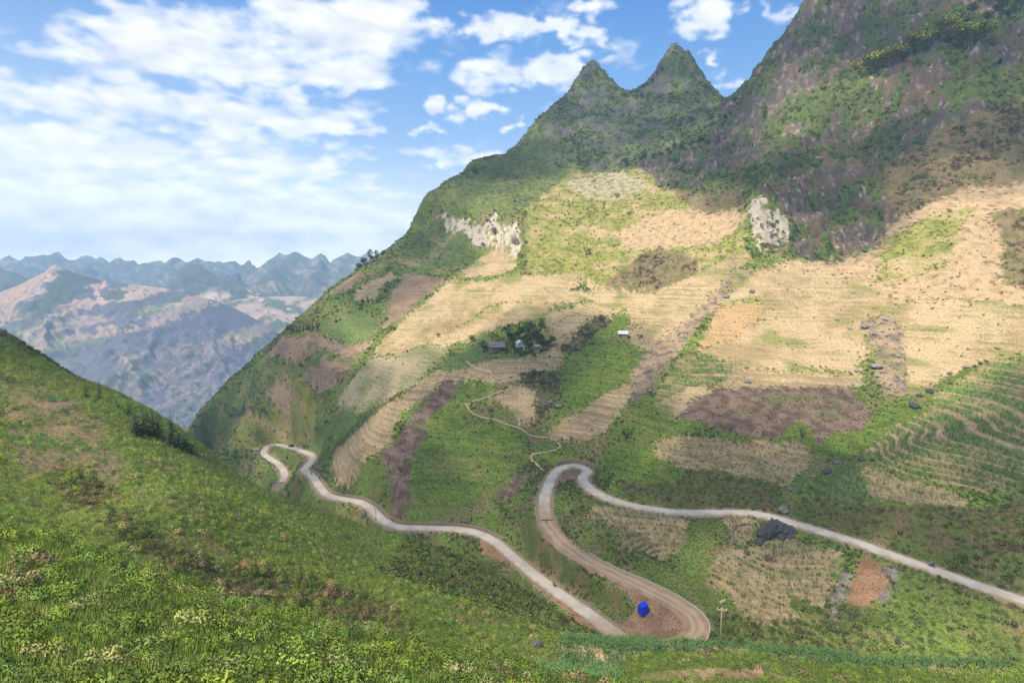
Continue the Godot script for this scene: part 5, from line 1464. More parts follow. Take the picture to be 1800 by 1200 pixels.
func pave() -> void:
	var surf := grain(512, 0.03, 0.8, 1.1, 21)
	var concrete := grained("road_surface", Color.WHITE, surf, 3.0, 0.9, bumps(256, 0.05, 2.0, 22), true)
	var across := [-2.25, -2.0, -1.45, -0.85, 0.0, 0.85, 1.45, 2.0, 2.25]
	var heights := [-0.35, 0.0, 0.03, 0.05, 0.06, 0.05, 0.03, 0.0, -0.35]
	tag(part(numbered("road"), ribbon(stretch(0, 19), across, heights, paint_concrete), concrete, self), "upper concrete road round the upper hairpin", "", "", "structure")
	tag(part(numbered("dirt_road"), ribbon(stretch(19, 29), [-3.4, -2.8, -2.2, -1.5, -0.8, 0.0, 0.8, 1.5, 2.2, 2.8, 3.4], [-0.4, -0.03, 0.02, 0.0, 0.04, 0.05, 0.04, 0.0, 0.02, -0.03, -0.4], paint_dirt), concrete, self), "rutted dirt road into the lower hairpin", "", "", "structure")
	tag(part(numbered("road"), ribbon(stretch(29, 62), across, heights, paint_concrete), concrete, self), "lower concrete road winding down the valley", "", "", "structure")
	var stone := grained("wall_stone", lin(0.33, 0.27, 0.2), grain(256, 0.05, 0.6, 1.2, 23), 1.6)
	var grey := grained("grey_concrete", lin(0.4, 0.37, 0.33), grain(256, 0.04, 0.7, 1.15, 24), 2.5)
	var dark := grained("dark_stone", lin(0.14, 0.135, 0.14), grain(256, 0.06, 0.5, 1.3, 25), 1.8)
	wall_along("roadside_wall", "low tan wall along the inside of the lower road", "wall", stretch(34, 47), 3.35, 0.5, -0.8, 0.75, stone)
	wall_along("kerb", "low concrete kerb round the outside of the dirt hairpin", "kerb", stretch(21, 27), -3.4, 0.3, -0.5, 0.35, grey)
	wall_along("retaining_wall", "grey retaining wall behind the upper hairpin", "retaining wall", stretch(14, 16), 3.9, 0.6, -0.5, 1.6, stone)
	wall_along("retaining_wall", "dark stone retaining wall under the farthest road bend", "retaining wall", stretch(53, 56), 3.2, 0.8, -4.5, 0.1, dark)
	for k in footpaths.size():
		var line := PackedVector3Array()
		var f: Array = footpaths[k]
		for i in f.size() - 1:
			var n := int(f[i].distance_to(f[i + 1]) / 0.9) + 1
			for s in n:
				var p: Vector2 = f[i].cubic_interpolate(f[i + 1], f[maxi(i - 1, 0)], f[mini(i + 2, f.size() - 1)], float(s) / n)
				line.append(Vector3(p.x, ground(p.x, p.y, plot_kind[plot_at(p.x, p.y)]) + 0.12, p.y))
		tag(part(numbered("footpath"), ribbon(line, [-0.6, -0.38, 0.38, 0.6], [-0.4, 0.0, 0.0, -0.4], func(p, u): return blend(Color(0.52, 0.42, 0.29), Color(0.4, 0.3, 0.19), 0.5 + n_fine.get_noise_2d(p.x, p.z))), concrete, self), ["trodden footpath from the farm down to the hairpin", "footpath past the field below the farmhouse", "footpath along the field under the farm trees", "footpath branch above the green meadow"][k], "", "", "structure")


func on_ground(x: float, z: float) -> Vector3:
	return Vector3(x, ground(x, z, plot_kind[plot_at(x, z)]), z)


# ------------------------------------------------------------------ trees and shrubs
var tree_kit := {}


func limb(st: SurfaceTool, a: Vector3, b: Vector3, r0: float, r1: float) -> void:
	var bend := any_dir() * a.distance_to(b) * 0.06
	add_tube(st, [a, a.lerp(b, 0.5) + bend, b], [r0, lerpf(r0, r1, 0.5), r1], 6)


func broadleaf(variant: int) -> Array:   # one metre tall: [trunk, crown]
	var st := begin()
	limb(st, Vector3(0, -0.06, 0), Vector3(rng.randf_range(-0.03, 0.03), 0.45, rng.randf_range(-0.03, 0.03)), 0.032, 0.02)
	var leaves := []
	var lobes := 6 + variant * 2
	for k in lobes:
		var a := TAU * k / lobes + rng.randf() * 0.7
		var c := Vector3(cos(a) * rng.randf_range(0.1, 0.26), rng.randf_range(0.34, 0.84), sin(a) * rng.randf_range(0.1, 0.24))
		if k == 0: c = Vector3(0, 0.84, 0)
		limb(st, Vector3(0, rng.randf_range(0.22, 0.45), 0), c, 0.014, 0.004)
		var r := rng.randf_range(0.13, 0.2)
		for q in 80:
			var d := any_dir()
			var o := c + d * Vector3(1.15, 0.85, 1.15) * r * pow(rng.randf(), 0.4)
			var along := (any_dir() + Vector3.DOWN * 0.3).normalized() * rng.randf_range(0.028, 0.05)
			var s := rng.randf_range(0.65, 1.35)
			leaves.append([o, along, along.cross(any_dir()).normalized() * along.length() * 0.6, (d + Vector3.UP * 0.4).normalized(), Color(s, s, s * 0.85)])
	return [done(st), leaf_mesh(leaves)]


func conifer(variant: int) -> Array:
	var st := begin()
	add_tube(st, [Vector3(0, -0.05, 0), Vector3(0, 0.5, 0.005), Vector3(0, 0.97, 0)], [0.02, 0.013, 0.003], 6)
	var leaves := []
	var tiers := 15
	for t in tiers:
		var h := lerpf(0.12, 0.96, float(t) / (tiers - 1))
		var reach := lerpf(0.24, 0.035, pow(float(t) / (tiers - 1), 0.85)) * rng.randf_range(0.75, 1.15)
		var n := 9 if t < 10 else 6
		for k in n:
			var a := TAU * k / n + t * 0.9 + rng.randf() * 0.5
			var out := Vector3(cos(a), rng.randf_range(-0.35, 0.1), sin(a)).normalized()
			for q in 3:
				var o := Vector3(0, h, 0) + out * reach * (0.3 + 0.33 * q)
				var along := (out + any_dir() * 0.25) * reach * 0.3
				var s := rng.randf_range(0.65, 1.3)
				leaves.append([o, along, along.cross(Vector3.UP + any_dir() * 0.5).normalized() * reach * 0.16, (out + Vector3.UP * 0.7).normalized(), Color(s, s, s)])
	return [done(st), leaf_mesh(leaves)]


func bamboo(variant: int) -> Array:
	var st := begin()
	var leaves := []
	for k in 18:
		var a := rng.randf_range(PI * 0.55, PI * 1.6)
		var out := Vector3(cos(a), 0, sin(a) * 0.8)
		var root := Vector3(rng.randf_range(-0.09, 0.09), -0.04, rng.randf_range(-0.09, 0.09))
		var h := rng.randf_range(0.7, 1.0)
		var path := []
		for q in 6:
			var t := q / 5.0
			path.append(root + Vector3(0, h * (t - 0.18 * t * t * t), 0) + out * 0.42 * pow(t, 2.2))
		add_tube(st, path, [0.008, 0.008, 0.007, 0.006, 0.004, 0.002], 5)
		for q in 80:
			var t := rng.randf_range(0.3, 1.0)
			var i := mini(int(t * 5.0), 4)
			var o: Vector3 = path[i].lerp(path[i + 1], t * 5.0 - i) + any_dir() * 0.045
			var along := (out * 0.6 + any_dir() * 0.7 + Vector3.DOWN * 0.5).normalized() * rng.randf_range(0.045, 0.075)
			var s := rng.randf_range(0.7, 1.3)
			leaves.append([o, along, along.cross(any_dir()).normalized() * 0.024, (any_dir() * 0.5 + Vector3.UP).normalized(), Color(s, s, s * 0.8)])
	return [done(st), leaf_mesh(leaves)]


func slender(variant: int) -> Array:
	var st := begin()
	limb(st, Vector3(0, -0.05, 0), Vector3(0.02, 0.95, 0), 0.02, 0.006)
	var leaves := []
	for k in 7:
		var a := rng.randf() * TAU
		var c := Vector3(cos(a) * 0.12, rng.randf_range(0.68, 0.98), sin(a) * 0.12)
		limb(st, Vector3(0.01, c.y - 0.12, 0), c, 0.007, 0.002)
		for q in 34:
			var d := any_dir()
			var along := any_dir() * rng.randf_range(0.02, 0.034)
			var s := rng.randf_range(0.7, 1.3)
			leaves.append([c + d * Vector3(0.11, 0.06, 0.11) * rng.randf(), along, along.cross(any_dir()).normalized() * 0.018, (d + Vector3.UP * 0.5).normalized(), Color(s, s, s * 0.8)])
	return [done(st), leaf_mesh(leaves)]


func shrub(variant: int) -> Array:
	var st := begin()
	var leaves := []
	for k in 11:
		var a := rng.randf() * TAU
		var tip := Vector3(cos(a) * rng.randf_range(0.15, 0.5), rng.randf_range(0.5, 0.95), sin(a) * rng.randf_range(0.15, 0.5))
		limb(st, Vector3(0, -0.05, 0), tip, 0.016, 0.004)
		for q in (26 if variant < 2 else 9):
			var d := any_dir()
			var along := any_dir() * rng.randf_range(0.03, 0.06)
			var s := rng.randf_range(0.65, 1.3)
			leaves.append([tip * rng.randf_range(0.6, 1.0) + d * 0.17 * rng.randf(), along, along.cross(any_dir()).normalized() * 0.03, (d + Vector3.UP * 0.4).normalized(), Color(s, s, s * 0.9)])
	return [done(st), leaf_mesh(leaves)]


func foliage_mat(called: String, c: Color) -> StandardMaterial3D:
	if mats.has(called): return mats[called]
	var m := leaf_material(called, 0.3)
	m.albedo_color = lin(c.r, c.g, c.b)
	return m


func plant(called: String, label: String, category: String, kind: String, x: float, z: float, tall: float, wide: float, mat: Material, group := "", crown := "crown") -> void:
	var variant := rng.randi() % 3
	var key := "%s%d%s" % [kind, variant, mat.resource_name]
	var at := on_ground(x, z)
	at.y -= 0.1
	var size := Vector3(tall * wide, tall, tall * wide)
	if tree_kit.has(key) and String(tree_kit[key].name).begins_with(called):
		copy(tree_kit[key], label, at, rng.randf() * TAU, size, group)
		return
	if not tree_kit.has(kind + str(variant)):
		match kind:
			"broadleaf": tree_kit[kind + str(variant)] = broadleaf(variant)
			"conifer": tree_kit[kind + str(variant)] = conifer(variant)
			"bamboo": tree_kit[kind + str(variant)] = bamboo(variant)
			"slender": tree_kit[kind + str(variant)] = slender(variant)
			"shrub": tree_kit[kind + str(variant)] = shrub(variant)
	var meshes: Array = tree_kit[kind + str(variant)]
	var o := thing(called, label, category, at, rng.randf() * TAU, group)
	o.scale = size
	part("trunk" if kind != "bamboo" else "culms", meshes[0], plain("bark", lin(0.16, 0.13, 0.1), 0.95) if kind != "bamboo" else plain("culm", lin(0.3, 0.3, 0.12), 0.6), o)
	part(crown, meshes[1], mat, o)
	tree_kit[key] = o


func grow_trees() -> void:
	var deep := foliage_mat("deep_leaves", Color(0.05, 0.11, 0.035))
	var mid := foliage_mat("mid_leaves", Color(0.085, 0.15, 0.04))
	var bright := foliage_mat("bright_leaves", Color(0.15, 0.2, 0.04))
	var pine := foliage_mat("pine_needles", Color(0.045, 0.085, 0.035))
	var straw := foliage_mat("bamboo_leaves", Color(0.5, 0.52, 0.07))
	var dry := foliage_mat("dry_leaves", Color(0.13, 0.1, 0.085))
	var rust := foliage_mat("rusty_needles", Color(0.13, 0.085, 0.045))
	for t in [["tallest dark green tree behind the farmhouse roof", -2.3, -326.0, 12.6, 0.88, deep], ["broad green tree beside the tallest farm tree", 4.0, -324.4, 10.5, 0.99, mid], ["large green tree above the white gabled house", 9.5, -322.0, 11.9, 0.94, mid], ["green tree right of the white gabled house", 14.6, -318.9, 9.8, 0.99, deep],
			["low rounded tree at the right end of the farm grove", 21.6, -314.5, 7.0, 1.20, mid], ["dark tree left of the farmhouse wall", -16.4, -322.5, 7.7, 1.20, deep], ["leafy tree in front of the farmhouse corner", 1.0, -311.0, 8.4, 0.88, mid], ["dark tree in front of the small tan house", 9.0, -310.5, 9.5, 0.83, deep],
			["small tree below the farm houses", 4.5, -308.5, 5.6, 1.20, mid], ["bushy tree between the tan house and the field", 17.5, -312.3, 7.0, 1.10, deep], ["small tree at the foot of the farmhouse", -3.5, -313.5, 4.5, 1.20, bright], ["pale green tree on the slope above the farm", 17.0, -330.0, 7.0, 1.10, bright], ["young tree on the crop plot left of the farm", -24.0, -338.0, 4.9, 1.10, bright]]:
		plant("tree", t[0], "tree", "broadleaf", t[1], t[2], t[3], t[4], t[5], "trees round the farm")
	for t in [["tallest tree of the clump on the left ridge", -117.7, -476.9, 13.0, 0.75], ["second tree of the ridge clump, right of the tallest", -112.6, -476.1, 10.0, 0.8], ["rounded tree at the left end of the ridge clump", -123.5, -476.9, 8.0, 1.1], ["low bushy tree left below the ridge clump", -128.0, -477.4, 6.0, 1.3], ["small tree on the ridge right of the clump", -107.5, -479.0, 6.5, 0.9], ["smallest tree high on the ridge near the green shoulder", -101.0, -481.0, 4.0, 0.9]]:
		plant("tree", t[0], "tree", "broadleaf", t[1], t[2], t[3], t[4], deep, "trees on the left ridge")
	var i := 0
	for p in [[-174.5, -439.6], [-170.0, -434.0], [-166.5, -430.5], [-163.0, -428.3], [-159.5, -425.5], [-156.0, -422.6], [-152.0, -419.5], [-149.0, -416.3], [-145.5, -413.0], [-141.0, -410.0]]:
		plant("conifer", "%s in the dark row along the spur edge" % ["leftmost small conifer", "second small conifer", "third small conifer", "fourth small conifer", "fifth small conifer", "sixth small conifer", "seventh small conifer", "eighth small conifer", "ninth small conifer", "rightmost small conifer"][i], "conifer", "conifer", p[0], p[1], rng.randf_range(4.5, 7.5), 1.0, pine, "conifers on the spur edge")
		i += 1
	i = 0
	for p in [[-111.0, -423.6], [-107.5, -423.6], [-104.0, -422.5], [-100.0, -419.8], [-97.0, -418.0], [-127.3, -409.5], [-124.5, -410.6]]:
		plant("conifer", ["leftmost conifer above the green terraces", "second conifer above the green terraces", "middle conifer above the green terraces", "fourth conifer above the green terraces", "rightmost conifer above the green terraces", "left conifer of the pair on the spur field edge", "right conifer of the pair on the spur field edge"][i], "conifer", "conifer", p[0], p[1], rng.randf_range(4.0, 6.5), 0.9, pine, "conifers above the spur terraces")
		i += 1
	i = 0
	var near_words := ["tall dark conifer standing alone on the near hillside", "rusty brown conifer beside the lone dark one", "small conifer right of the lone dark one", "low conifer on the slope above the clump", "leftmost conifer of the clump on the near skyline", "tallest conifer of the clump on the near skyline", "second tallest conifer of the near skyline clump", "slim conifer right in the near skyline clump",
		"slim conifer at the right edge of the skyline clump", "left conifer of the lower group on the near skyline", "second conifer of the lower skyline group", "bushy conifer of the lower skyline group", "last conifer of the lower skyline group", "small conifer high on the near hillside", "second small conifer high on the near hillside", "dark young conifer in front of the skyline clump", "short conifer behind the skyline clump"]
	for p in [[-84.4, -114.1, 4.3, 0.8], [-86.8, -113.6, 3.4, 1.2], [-80.5, -113.4, 2.2, 1.0], [-77.7, -112.6, 2.9, 1.2], [-72.9, -107.1, 4.6, 1.2], [-71.3, -107.3, 6.4, 0.95], [-70.6, -108.9, 5.8, 1.0], [-69.9, -109.5, 6.0, 0.75], [-69.4, -112.8, 6.4, 0.7], [-67.5, -108.9, 3.6, 1.3], [-66.4, -109.9, 4.6, 1.2], [-65.7, -111.1, 4.0, 1.4], [-64.6, -111.0, 3.3, 1.3], [-112.7, -127.2, 2.4, 0.9], [-107.9, -125.9, 2.0, 1.0], [-71.8, -105.5, 3.8, 1.3], [-74.6, -113.5, 3.0, 1.1]]:
		plant("conifer", near_words[i], "conifer", "conifer", p[0], p[1], p[2], p[3], rust if i == 1 else pine, "young conifers on the near hillside")
		i += 1
	i = 0
	for p in [[150.5, -709], [155, -716], [159.5, -722], [164.0, -721.6], [169.0, -716.9], [173.5, -713.3], [178, -709]]:
		plant("tree", "%s tree on the left ridge of the right peak" % ["lowest", "second lowest", "third", "middle", "fifth", "second highest", "highest"][i], "tree", "broadleaf", p[0], p[1], rng.randf_range(4.5, 7.0), 1.1, deep, "trees on the right peak's ridge")
		i += 1
	i = 0
	var saddle_words := ["leftmost tree of the grove under the saddle", "dark tree in the grove under the saddle", "largest tree of the grove under the saddle", "tree at the right end of the grove under the saddle", "lone tree right above the saddle grove", "left tree of the row under the right peak", "second tree of the row under the right peak", "third tree of the row under the right peak", "right tree of the row under the right peak", "tree on the skyline notch", "small tree right of the skyline notch",
		"pale tree on the rocky shelf", "second tree on the rocky shelf", "third tree on the rocky shelf", "left tree on the rocky shelf", "leftmost tree on the rocky shelf"]
	for p in [[143.9, -521.8], [147.5, -507.7], [152.1, -498.5], [159.5, -499.4], [166.3, -498.4], [161.6, -568.5], [169.2, -557.4], [180.5, -535.4], [184.8, -526.0], [204.7, -546.6], [205.5, -535.1], [124.0, -510.9], [128.7, -510.1], [135.5, -508.1], [114.1, -510.9], [101.8, -524.2]]:
		plant("tree", saddle_words[i], "tree", "broadleaf", p[0], p[1], rng.randf_range(6.0, 10.0), 1.1, mid if i > 10 else deep, "trees under the saddle")
		i += 1
	i = 0
	for p in [[262.8, -444.5], [267, -442.5], [271.5, -440.8], [276, -438.3], [281.3, -435.3], [286.6, -431.2], [291.6, -427.0], [296.1, -422.1], [300.5, -417.4], [304.2, -411.8], [309.1, -405.4], [314.2, -402.2]]:
		plant("bamboo", "%s yellow green bamboo clump in the arching line on the crag" % ["lowest", "second", "third", "fourth", "fifth", "sixth", "seventh", "eighth", "ninth", "tenth", "eleventh", "topmost"][i], "bamboo", "bamboo", p[0], p[1], rng.randf_range(14.0, 18.0), 1.35, straw, "bamboo clumps on the crag", "foliage")
		i += 1
	i = 0
	for p in [[313.5, -420.5], [320.5, -419.7], [328.1, -417.1], [336.2, -415.2], [343.1, -414.3], [348.5, -413.0], [308.6, -424.4], [331, -424]]:
		plant("tree", "%s in the dense wood at the top right" % ["second tree", "third tree", "fourth tree", "fifth tree", "sixth tree", "rightmost tree", "leftmost tree", "hindmost tree"][i], "tree", "broadleaf", p[0], p[1], rng.randf_range(9.0, 13.0), 1.1, deep, "dense wood at the top right")
		i += 1
	for t in [["slender bare trunked tree on the sunny slope", 69.5, -436.9, 13.0, 0.8], ["thin tree on the sunny slope by the pale clearing", 80.0, -497.3, 9.0, 0.9], ["thin tree above the reddish bare patch", 95.4, -432.8, 9.0, 1.0]]:
		plant("slender_tree", t[0], "tree", "slender", t[1], t[2], t[3], t[4], bright, "slender trees on the sunny slope")
	for t in [["bright bush below the white cliff", 51.5, -400.7, 6.5, 1.1, bright], ["green bush in the sunny meadow", 44.3, -452.0, 4.0, 1.3, bright], ["low bush below the slender tree", 86.6, -430.3, 3.5, 1.5, mid], ["bush at the edge of the pale clearing", 71.6, -506.8, 5.0, 1.6, bright], ["bush right of the pale clearing", 84.3, -466.5, 4.5, 1.5, mid], ["dark bush on the ledge against the sky", -34.8, -550.5, 6.0, 1.7, deep], ["second dark bush on the ledge against the sky", -27.0, -556.2, 5.0, 1.7, deep], ["lowest dark bush on the ledge against the sky", -40.5, -541.5, 5.0, 1.8, deep],
			["round dark bush on the bank above the hairpin", 50.2, -240.4, 4.2, 1.3, deep], ["dark bush beside the brown fallow strip", -54.9, -274.4, 5.5, 1.0, deep], ["small bush at the foot of the fallow strip", -50.3, -249.3, 3.0, 1.3, mid], ["round bush alone on the long tan field", -46.1, -352.9, 3.5, 1.2, deep], ["round bush left of the white hut", 41.5, -317.3, 4.0, 1.1, deep], ["bright bush in front of the white hut", 57.5, -307.5, 2.6, 1.2, bright], ["green bush right of the white hut", 68.5, -304.5, 3.0, 1.2, mid]]:
		plant("bush", t[0], "bush", "shrub", t[1], t[2], t[3], t[4], t[5])
	for t in [["leafless grey shrub at the foot of the dark fallow field", 110.0, -209.6, 5.5, 0.8], ["purple brown dry bush in the maize field", 73.8, -155.3, 2.6, 1.3], ["small dry bush beside the walled field", 69.6, -159.4, 2.0, 1.3]]:
		plant("dry_bush", t[0], "bush", "shrub", t[1], t[2], t[3], t[4], dry)


# ------------------------------------------------------------------ rocks
func scatter_rocks() -> void:
	var grey := grained("boulder_rock", lin(0.29, 0.26, 0.235), grain(256, 0.05, 0.5, 1.35, 26), 1.5, 0.95, bumps(256, 0.06, 8.0, 27))
	var dark := grained("outcrop_rock", lin(0.105, 0.1, 0.105), grain(256, 0.05, 0.45, 1.5, 28), 2.0, 0.95, bumps(256, 0.05, 10.0, 29))
	var tan := grained("tan_rock", lin(0.3, 0.24, 0.18), grain(256, 0.05, 0.6, 1.25, 30), 1.5)
	var kit := []
	for k in 5: kit.append(stone_mesh(60 + k, 6))
	var jag := []
	for k in 4: jag.append(stone_mesh(80 + k, 11))
	for b in [["grey boulder lying alone on the tan strip", 104.5, -247.9, 1.7], ["dark boulder in the gully left of the green terraces", 108.4, -188.6, 1.7], ["pale grey boulder above the dark gully boulder", 119.4, -187.8, 1.5], ["small boulder beside the pale grey one in the gully", 114.2, -193.0, 1.2], ["tall grey boulder in the bank above the road", 90.3, -181.1, 2.0], ["broad flat rock slab at the foot of the broad tan field", 158.5, -244.1, 2.9], ["low rock at the left end of the flat slab", 151.1, -245.3, 1.5],
			["small boulder in the middle of the broad tan field", 158.6, -276.6, 1.3], ["small boulder below the one amid the tan field", 161.0, -269.3, 1.2], ["grey boulder on the rocky strip, upper right", 128.0, -304.5, 2.0], ["grey boulder on the rocky strip near the field corner", 116.1, -307.9, 1.9], ["big dark boulder at the foot of the rocky gully", 155.3, -214.7, 2.0], ["boulder just above the big dark one in the gully", 161.1, -220.7, 1.2], ["dark boulder at the upper edge of the green terraces", 165.7, -221.4, 1.7], ["brown rock high in the gully between the tan fields", 166.4, -267.2, 2.2],
			["brown rock just below the highest gully rock", 167.1, -262.5, 1.7], ["small rock at the top of the gully", 175.1, -266.5, 1.3], ["round boulder low in the gully by the right field", 169.1, -246.3, 1.4], ["small boulder below the flat slab", 155.1, -238.7, 1.2], ["small boulder in the green below the gully", 154.6, -230.2, 1.3], ["small boulder on the right tan field", 193.2, -261.0, 1.0], ["dark boulder on the near slope above the maize", 3.4, -73.9, 0.95], ["grey rock in the scrub beside the centre gully", 23.0, -274.7, 1.9], ["flat rock above the grey one in the centre gully", 19.2, -277.4, 1.5],
			["dark rock in the gully left of the white hut", 43.9, -311.3, 1.8], ["grey boulder above the bank near the road", 95.0, -186.5, 1.3], ["boulder on the bank under the gully", 104.0, -189.2, 1.1], ["grey rock on the border of the right green terraces", 183.3, -226.3, 1.3], ["small grey rock on the terrace border", 177.7, -227.6, 1.0], ["rock at the right end of the terrace border", 196.2, -227.6, 1.2], ["small rock high on the broad tan field", 173.2, -289.6, 1.1]]:
		var o := thing("boulder", b[0], "boulder", on_ground(b[1], b[2]) + Vector3(0, b[3] * 0.25, 0), rng.randf() * TAU, "boulders on the slopes")
		part("stone", kit[rng.randi() % 5], dark if b[0].contains("dark") else grey, o, Transform3D(Basis.from_scale(Vector3(b[3] * 0.95, b[3] * (0.6 if b[3] < 2.5 else 0.32), b[3] * 0.8)), Vector3.ZERO))
	var n := 0
	while n < 100:   # smaller stones strewn over the rocky strips and the bare tan slopes
		var p := Vector2(rng.randf_range(60, 250), rng.randf_range(-340, -200))
		var kind := plot_kind[plot_at(p.x, p.y)]
		if not (kind == RUBBLE or (kind == TANBARE and rng.randf() < 0.5) or (kind == TANFIELD and rng.randf() < 0.12)) or absf(p.x) > -p.y * 0.93: continue
		n += 1
		var r := rng.randf_range(0.25, 0.65)
		var o := thing("stone", "weathered stone strewn over the bare slopes on the right", "stone", on_ground(p.x, p.y) + Vector3(0, r * 0.2, 0), rng.randf() * TAU, "stones strewn over the right slopes")
		part("rock", kit[n % 5], grey if n % 3 else tan, o, Transform3D(Basis.from_scale(Vector3(r * 1.2, r * 0.7, r)), Vector3.ZERO))
	var crag := thing("rock_outcrop", "big dark jagged rock outcrop beside the upper road", "rock", on_ground(81, -166.5), 0.0)
	for b in [[-5.6, 1.4, 1.6, 1.5, 3.6, 1.5], [-4.6, 2.0, 0.6, 1.4, 4.4, 1.5], [-3.3, 1.6, 1.8, 1.3, 3.8, 1.3], [-2.2, 1.8, 0.4, 1.5, 3.6, 1.6], [-0.6, 2.6, -0.4, 1.7, 4.9, 1.8], [0.9, 2.2, -1.0, 1.8, 4.3, 1.9], [2.6, 1.8, -1.2, 2.0, 3.9, 2.0], [4.4, 1.3, -1.8, 2.1, 3.3, 2.0], [6.2, 0.8, -2.2, 2.1, 2.7, 1.9], [7.9, 0.2, -2.8, 1.8, 2.2, 1.6], [9.2, 0.0, -3.2, 1.2, 1.3, 1.2], [1.6, 0.4, 0.8, 1.9, 1.9, 1.4], [4.0, 0.0, 0.2, 2.0, 1.6, 1.6], [-6.6, -0.2, 2.8, 1.2, 1.4, 1.2], [-8.0, -0.4, 4.0, 1.1, 0.9, 1.1]]:
		part("rock_block", jag[rng.randi() % 4] if b[3] > 1.45 else kit[rng.randi() % 5], dark, crag, Transform3D(Basis(Vector3.UP, rng.randf() * TAU) * Basis(Vector3.BACK, rng.randf_range(-0.25, 0.25)) * Basis.from_scale(Vector3(b[3] * 1.35, b[4] * 0.8, b[5] * 1.3)), Vector3(b[0], b[1] - 0.2, b[2])))
	crag.scale = Vector3.ONE * 0.82
	var wall := thing("stone_wall", "low grey dry stone wall curving round the small walled field", "wall", on_ground(69.8, -171.5))
	var line := [Vector2(66.9, -164.8), Vector2(68.4, -167.9), Vector2(69.8, -171.5), Vector2(72.3, -174.3), Vector2(75.2, -175.1), Vector2(78.0, -174.0)]
	for k in line.size() - 1:
		for q in 7:
			var p: Vector2 = line[k].lerp(line[k + 1], q / 7.0)
			for row in 1:
				part("stone", kit[rng.randi() % 5], grey, wall, Transform3D(Basis(Vector3.UP, rng.randf() * TAU).scaled(Vector3(0.36, 0.4, 0.36) * rng.randf_range(0.8, 1.2)), on_ground(p.x, p.y) - wall.position + Vector3(rng.randf_range(-0.1, 0.1), 0.2 + row * 0.45, rng.randf_range(-0.1, 0.1))))


# ------------------------------------------------------------------ houses and small things
func gable_roof(w: float, d: float, rise: float, thick: float, over: float) -> ArrayMesh:   # ridge along x, eaves at y 0
	var st := begin()
	for s in [-1, 1]:
		var run := d / 2 + over
		var slope := atan2(rise, d / 2)
		var length: float = run / cos(slope)
		add_box(st, Transform3D(Basis(Vector3.RIGHT, s * slope), Vector3(0, rise - sin(slope) * length / 2, s * run / 2)), Vector3(w + over * 2, thick, length))
	return done(st)


func gable_wall(w: float, h: float, d: float, rise: float) -> ArrayMesh:
	var st := begin()
	st.set_smooth_group(-1)
	for s in [-1.0, 1.0]:
		var x: float = s * w / 2
		var a := [Vector3(x, 0, -d / 2), Vector3(x, h, -d / 2), Vector3(x, h + rise, 0), Vector3(x, h, d / 2), Vector3(x, 0, d / 2)]
		if s > 0.0: a.reverse()
		for k in [1, 2, 3]:
			for v in [a[0], a[k + 1], a[k]]: st.add_vertex(v)
		var z: float = s * d / 2
		if s > 0.0: quad(st, Vector3(-w / 2, 0, z), Vector3(-w / 2, h, z), Vector3(w / 2, h, z), Vector3(w / 2, 0, z))
		else: quad(st, Vector3(w / 2, 0, z), Vector3(w / 2, h, z), Vector3(-w / 2, h, z), Vector3(-w / 2, 0, z))
	return done(st)


func house(label: String, at: Vector3, turn: float, w: float, h: float, d: float, rise: float, wall_mat: Material, roof_mat: Material, openings: Array, called := "house") -> Node3D:
	var o := thing(called, label, "house", at, turn)
	part("wall", gable_wall(w, h + 1.5, d, rise), wall_mat, o, Transform3D(Basis.IDENTITY, Vector3(0, -1.5, 0)))
	part("roof", gable_roof(w, d, rise, 0.16, 0.45), roof_mat, o, Transform3D(Basis.IDENTITY, Vector3(0, h + 0.06, 0)))
	for q in openings:   # [name, x, sill, width, height]
		var f := part(q[0], box_mesh(Vector3(q[3], q[4], 0.14)), plain("dark_opening", lin(0.03, 0.028, 0.026), 0.8), o, Transform3D(Basis.IDENTITY, Vector3(q[1], q[2] + q[4] / 2, d / 2)))
		part("frame", box_mesh(Vector3(q[3] + 0.2, 0.1, 0.12)), plain("frame_wood", lin(0.2, 0.15, 0.1), 0.9), f, Transform3D(Basis.IDENTITY, Vector3(0, q[4] / 2 + 0.05, 0.05)))
	return o


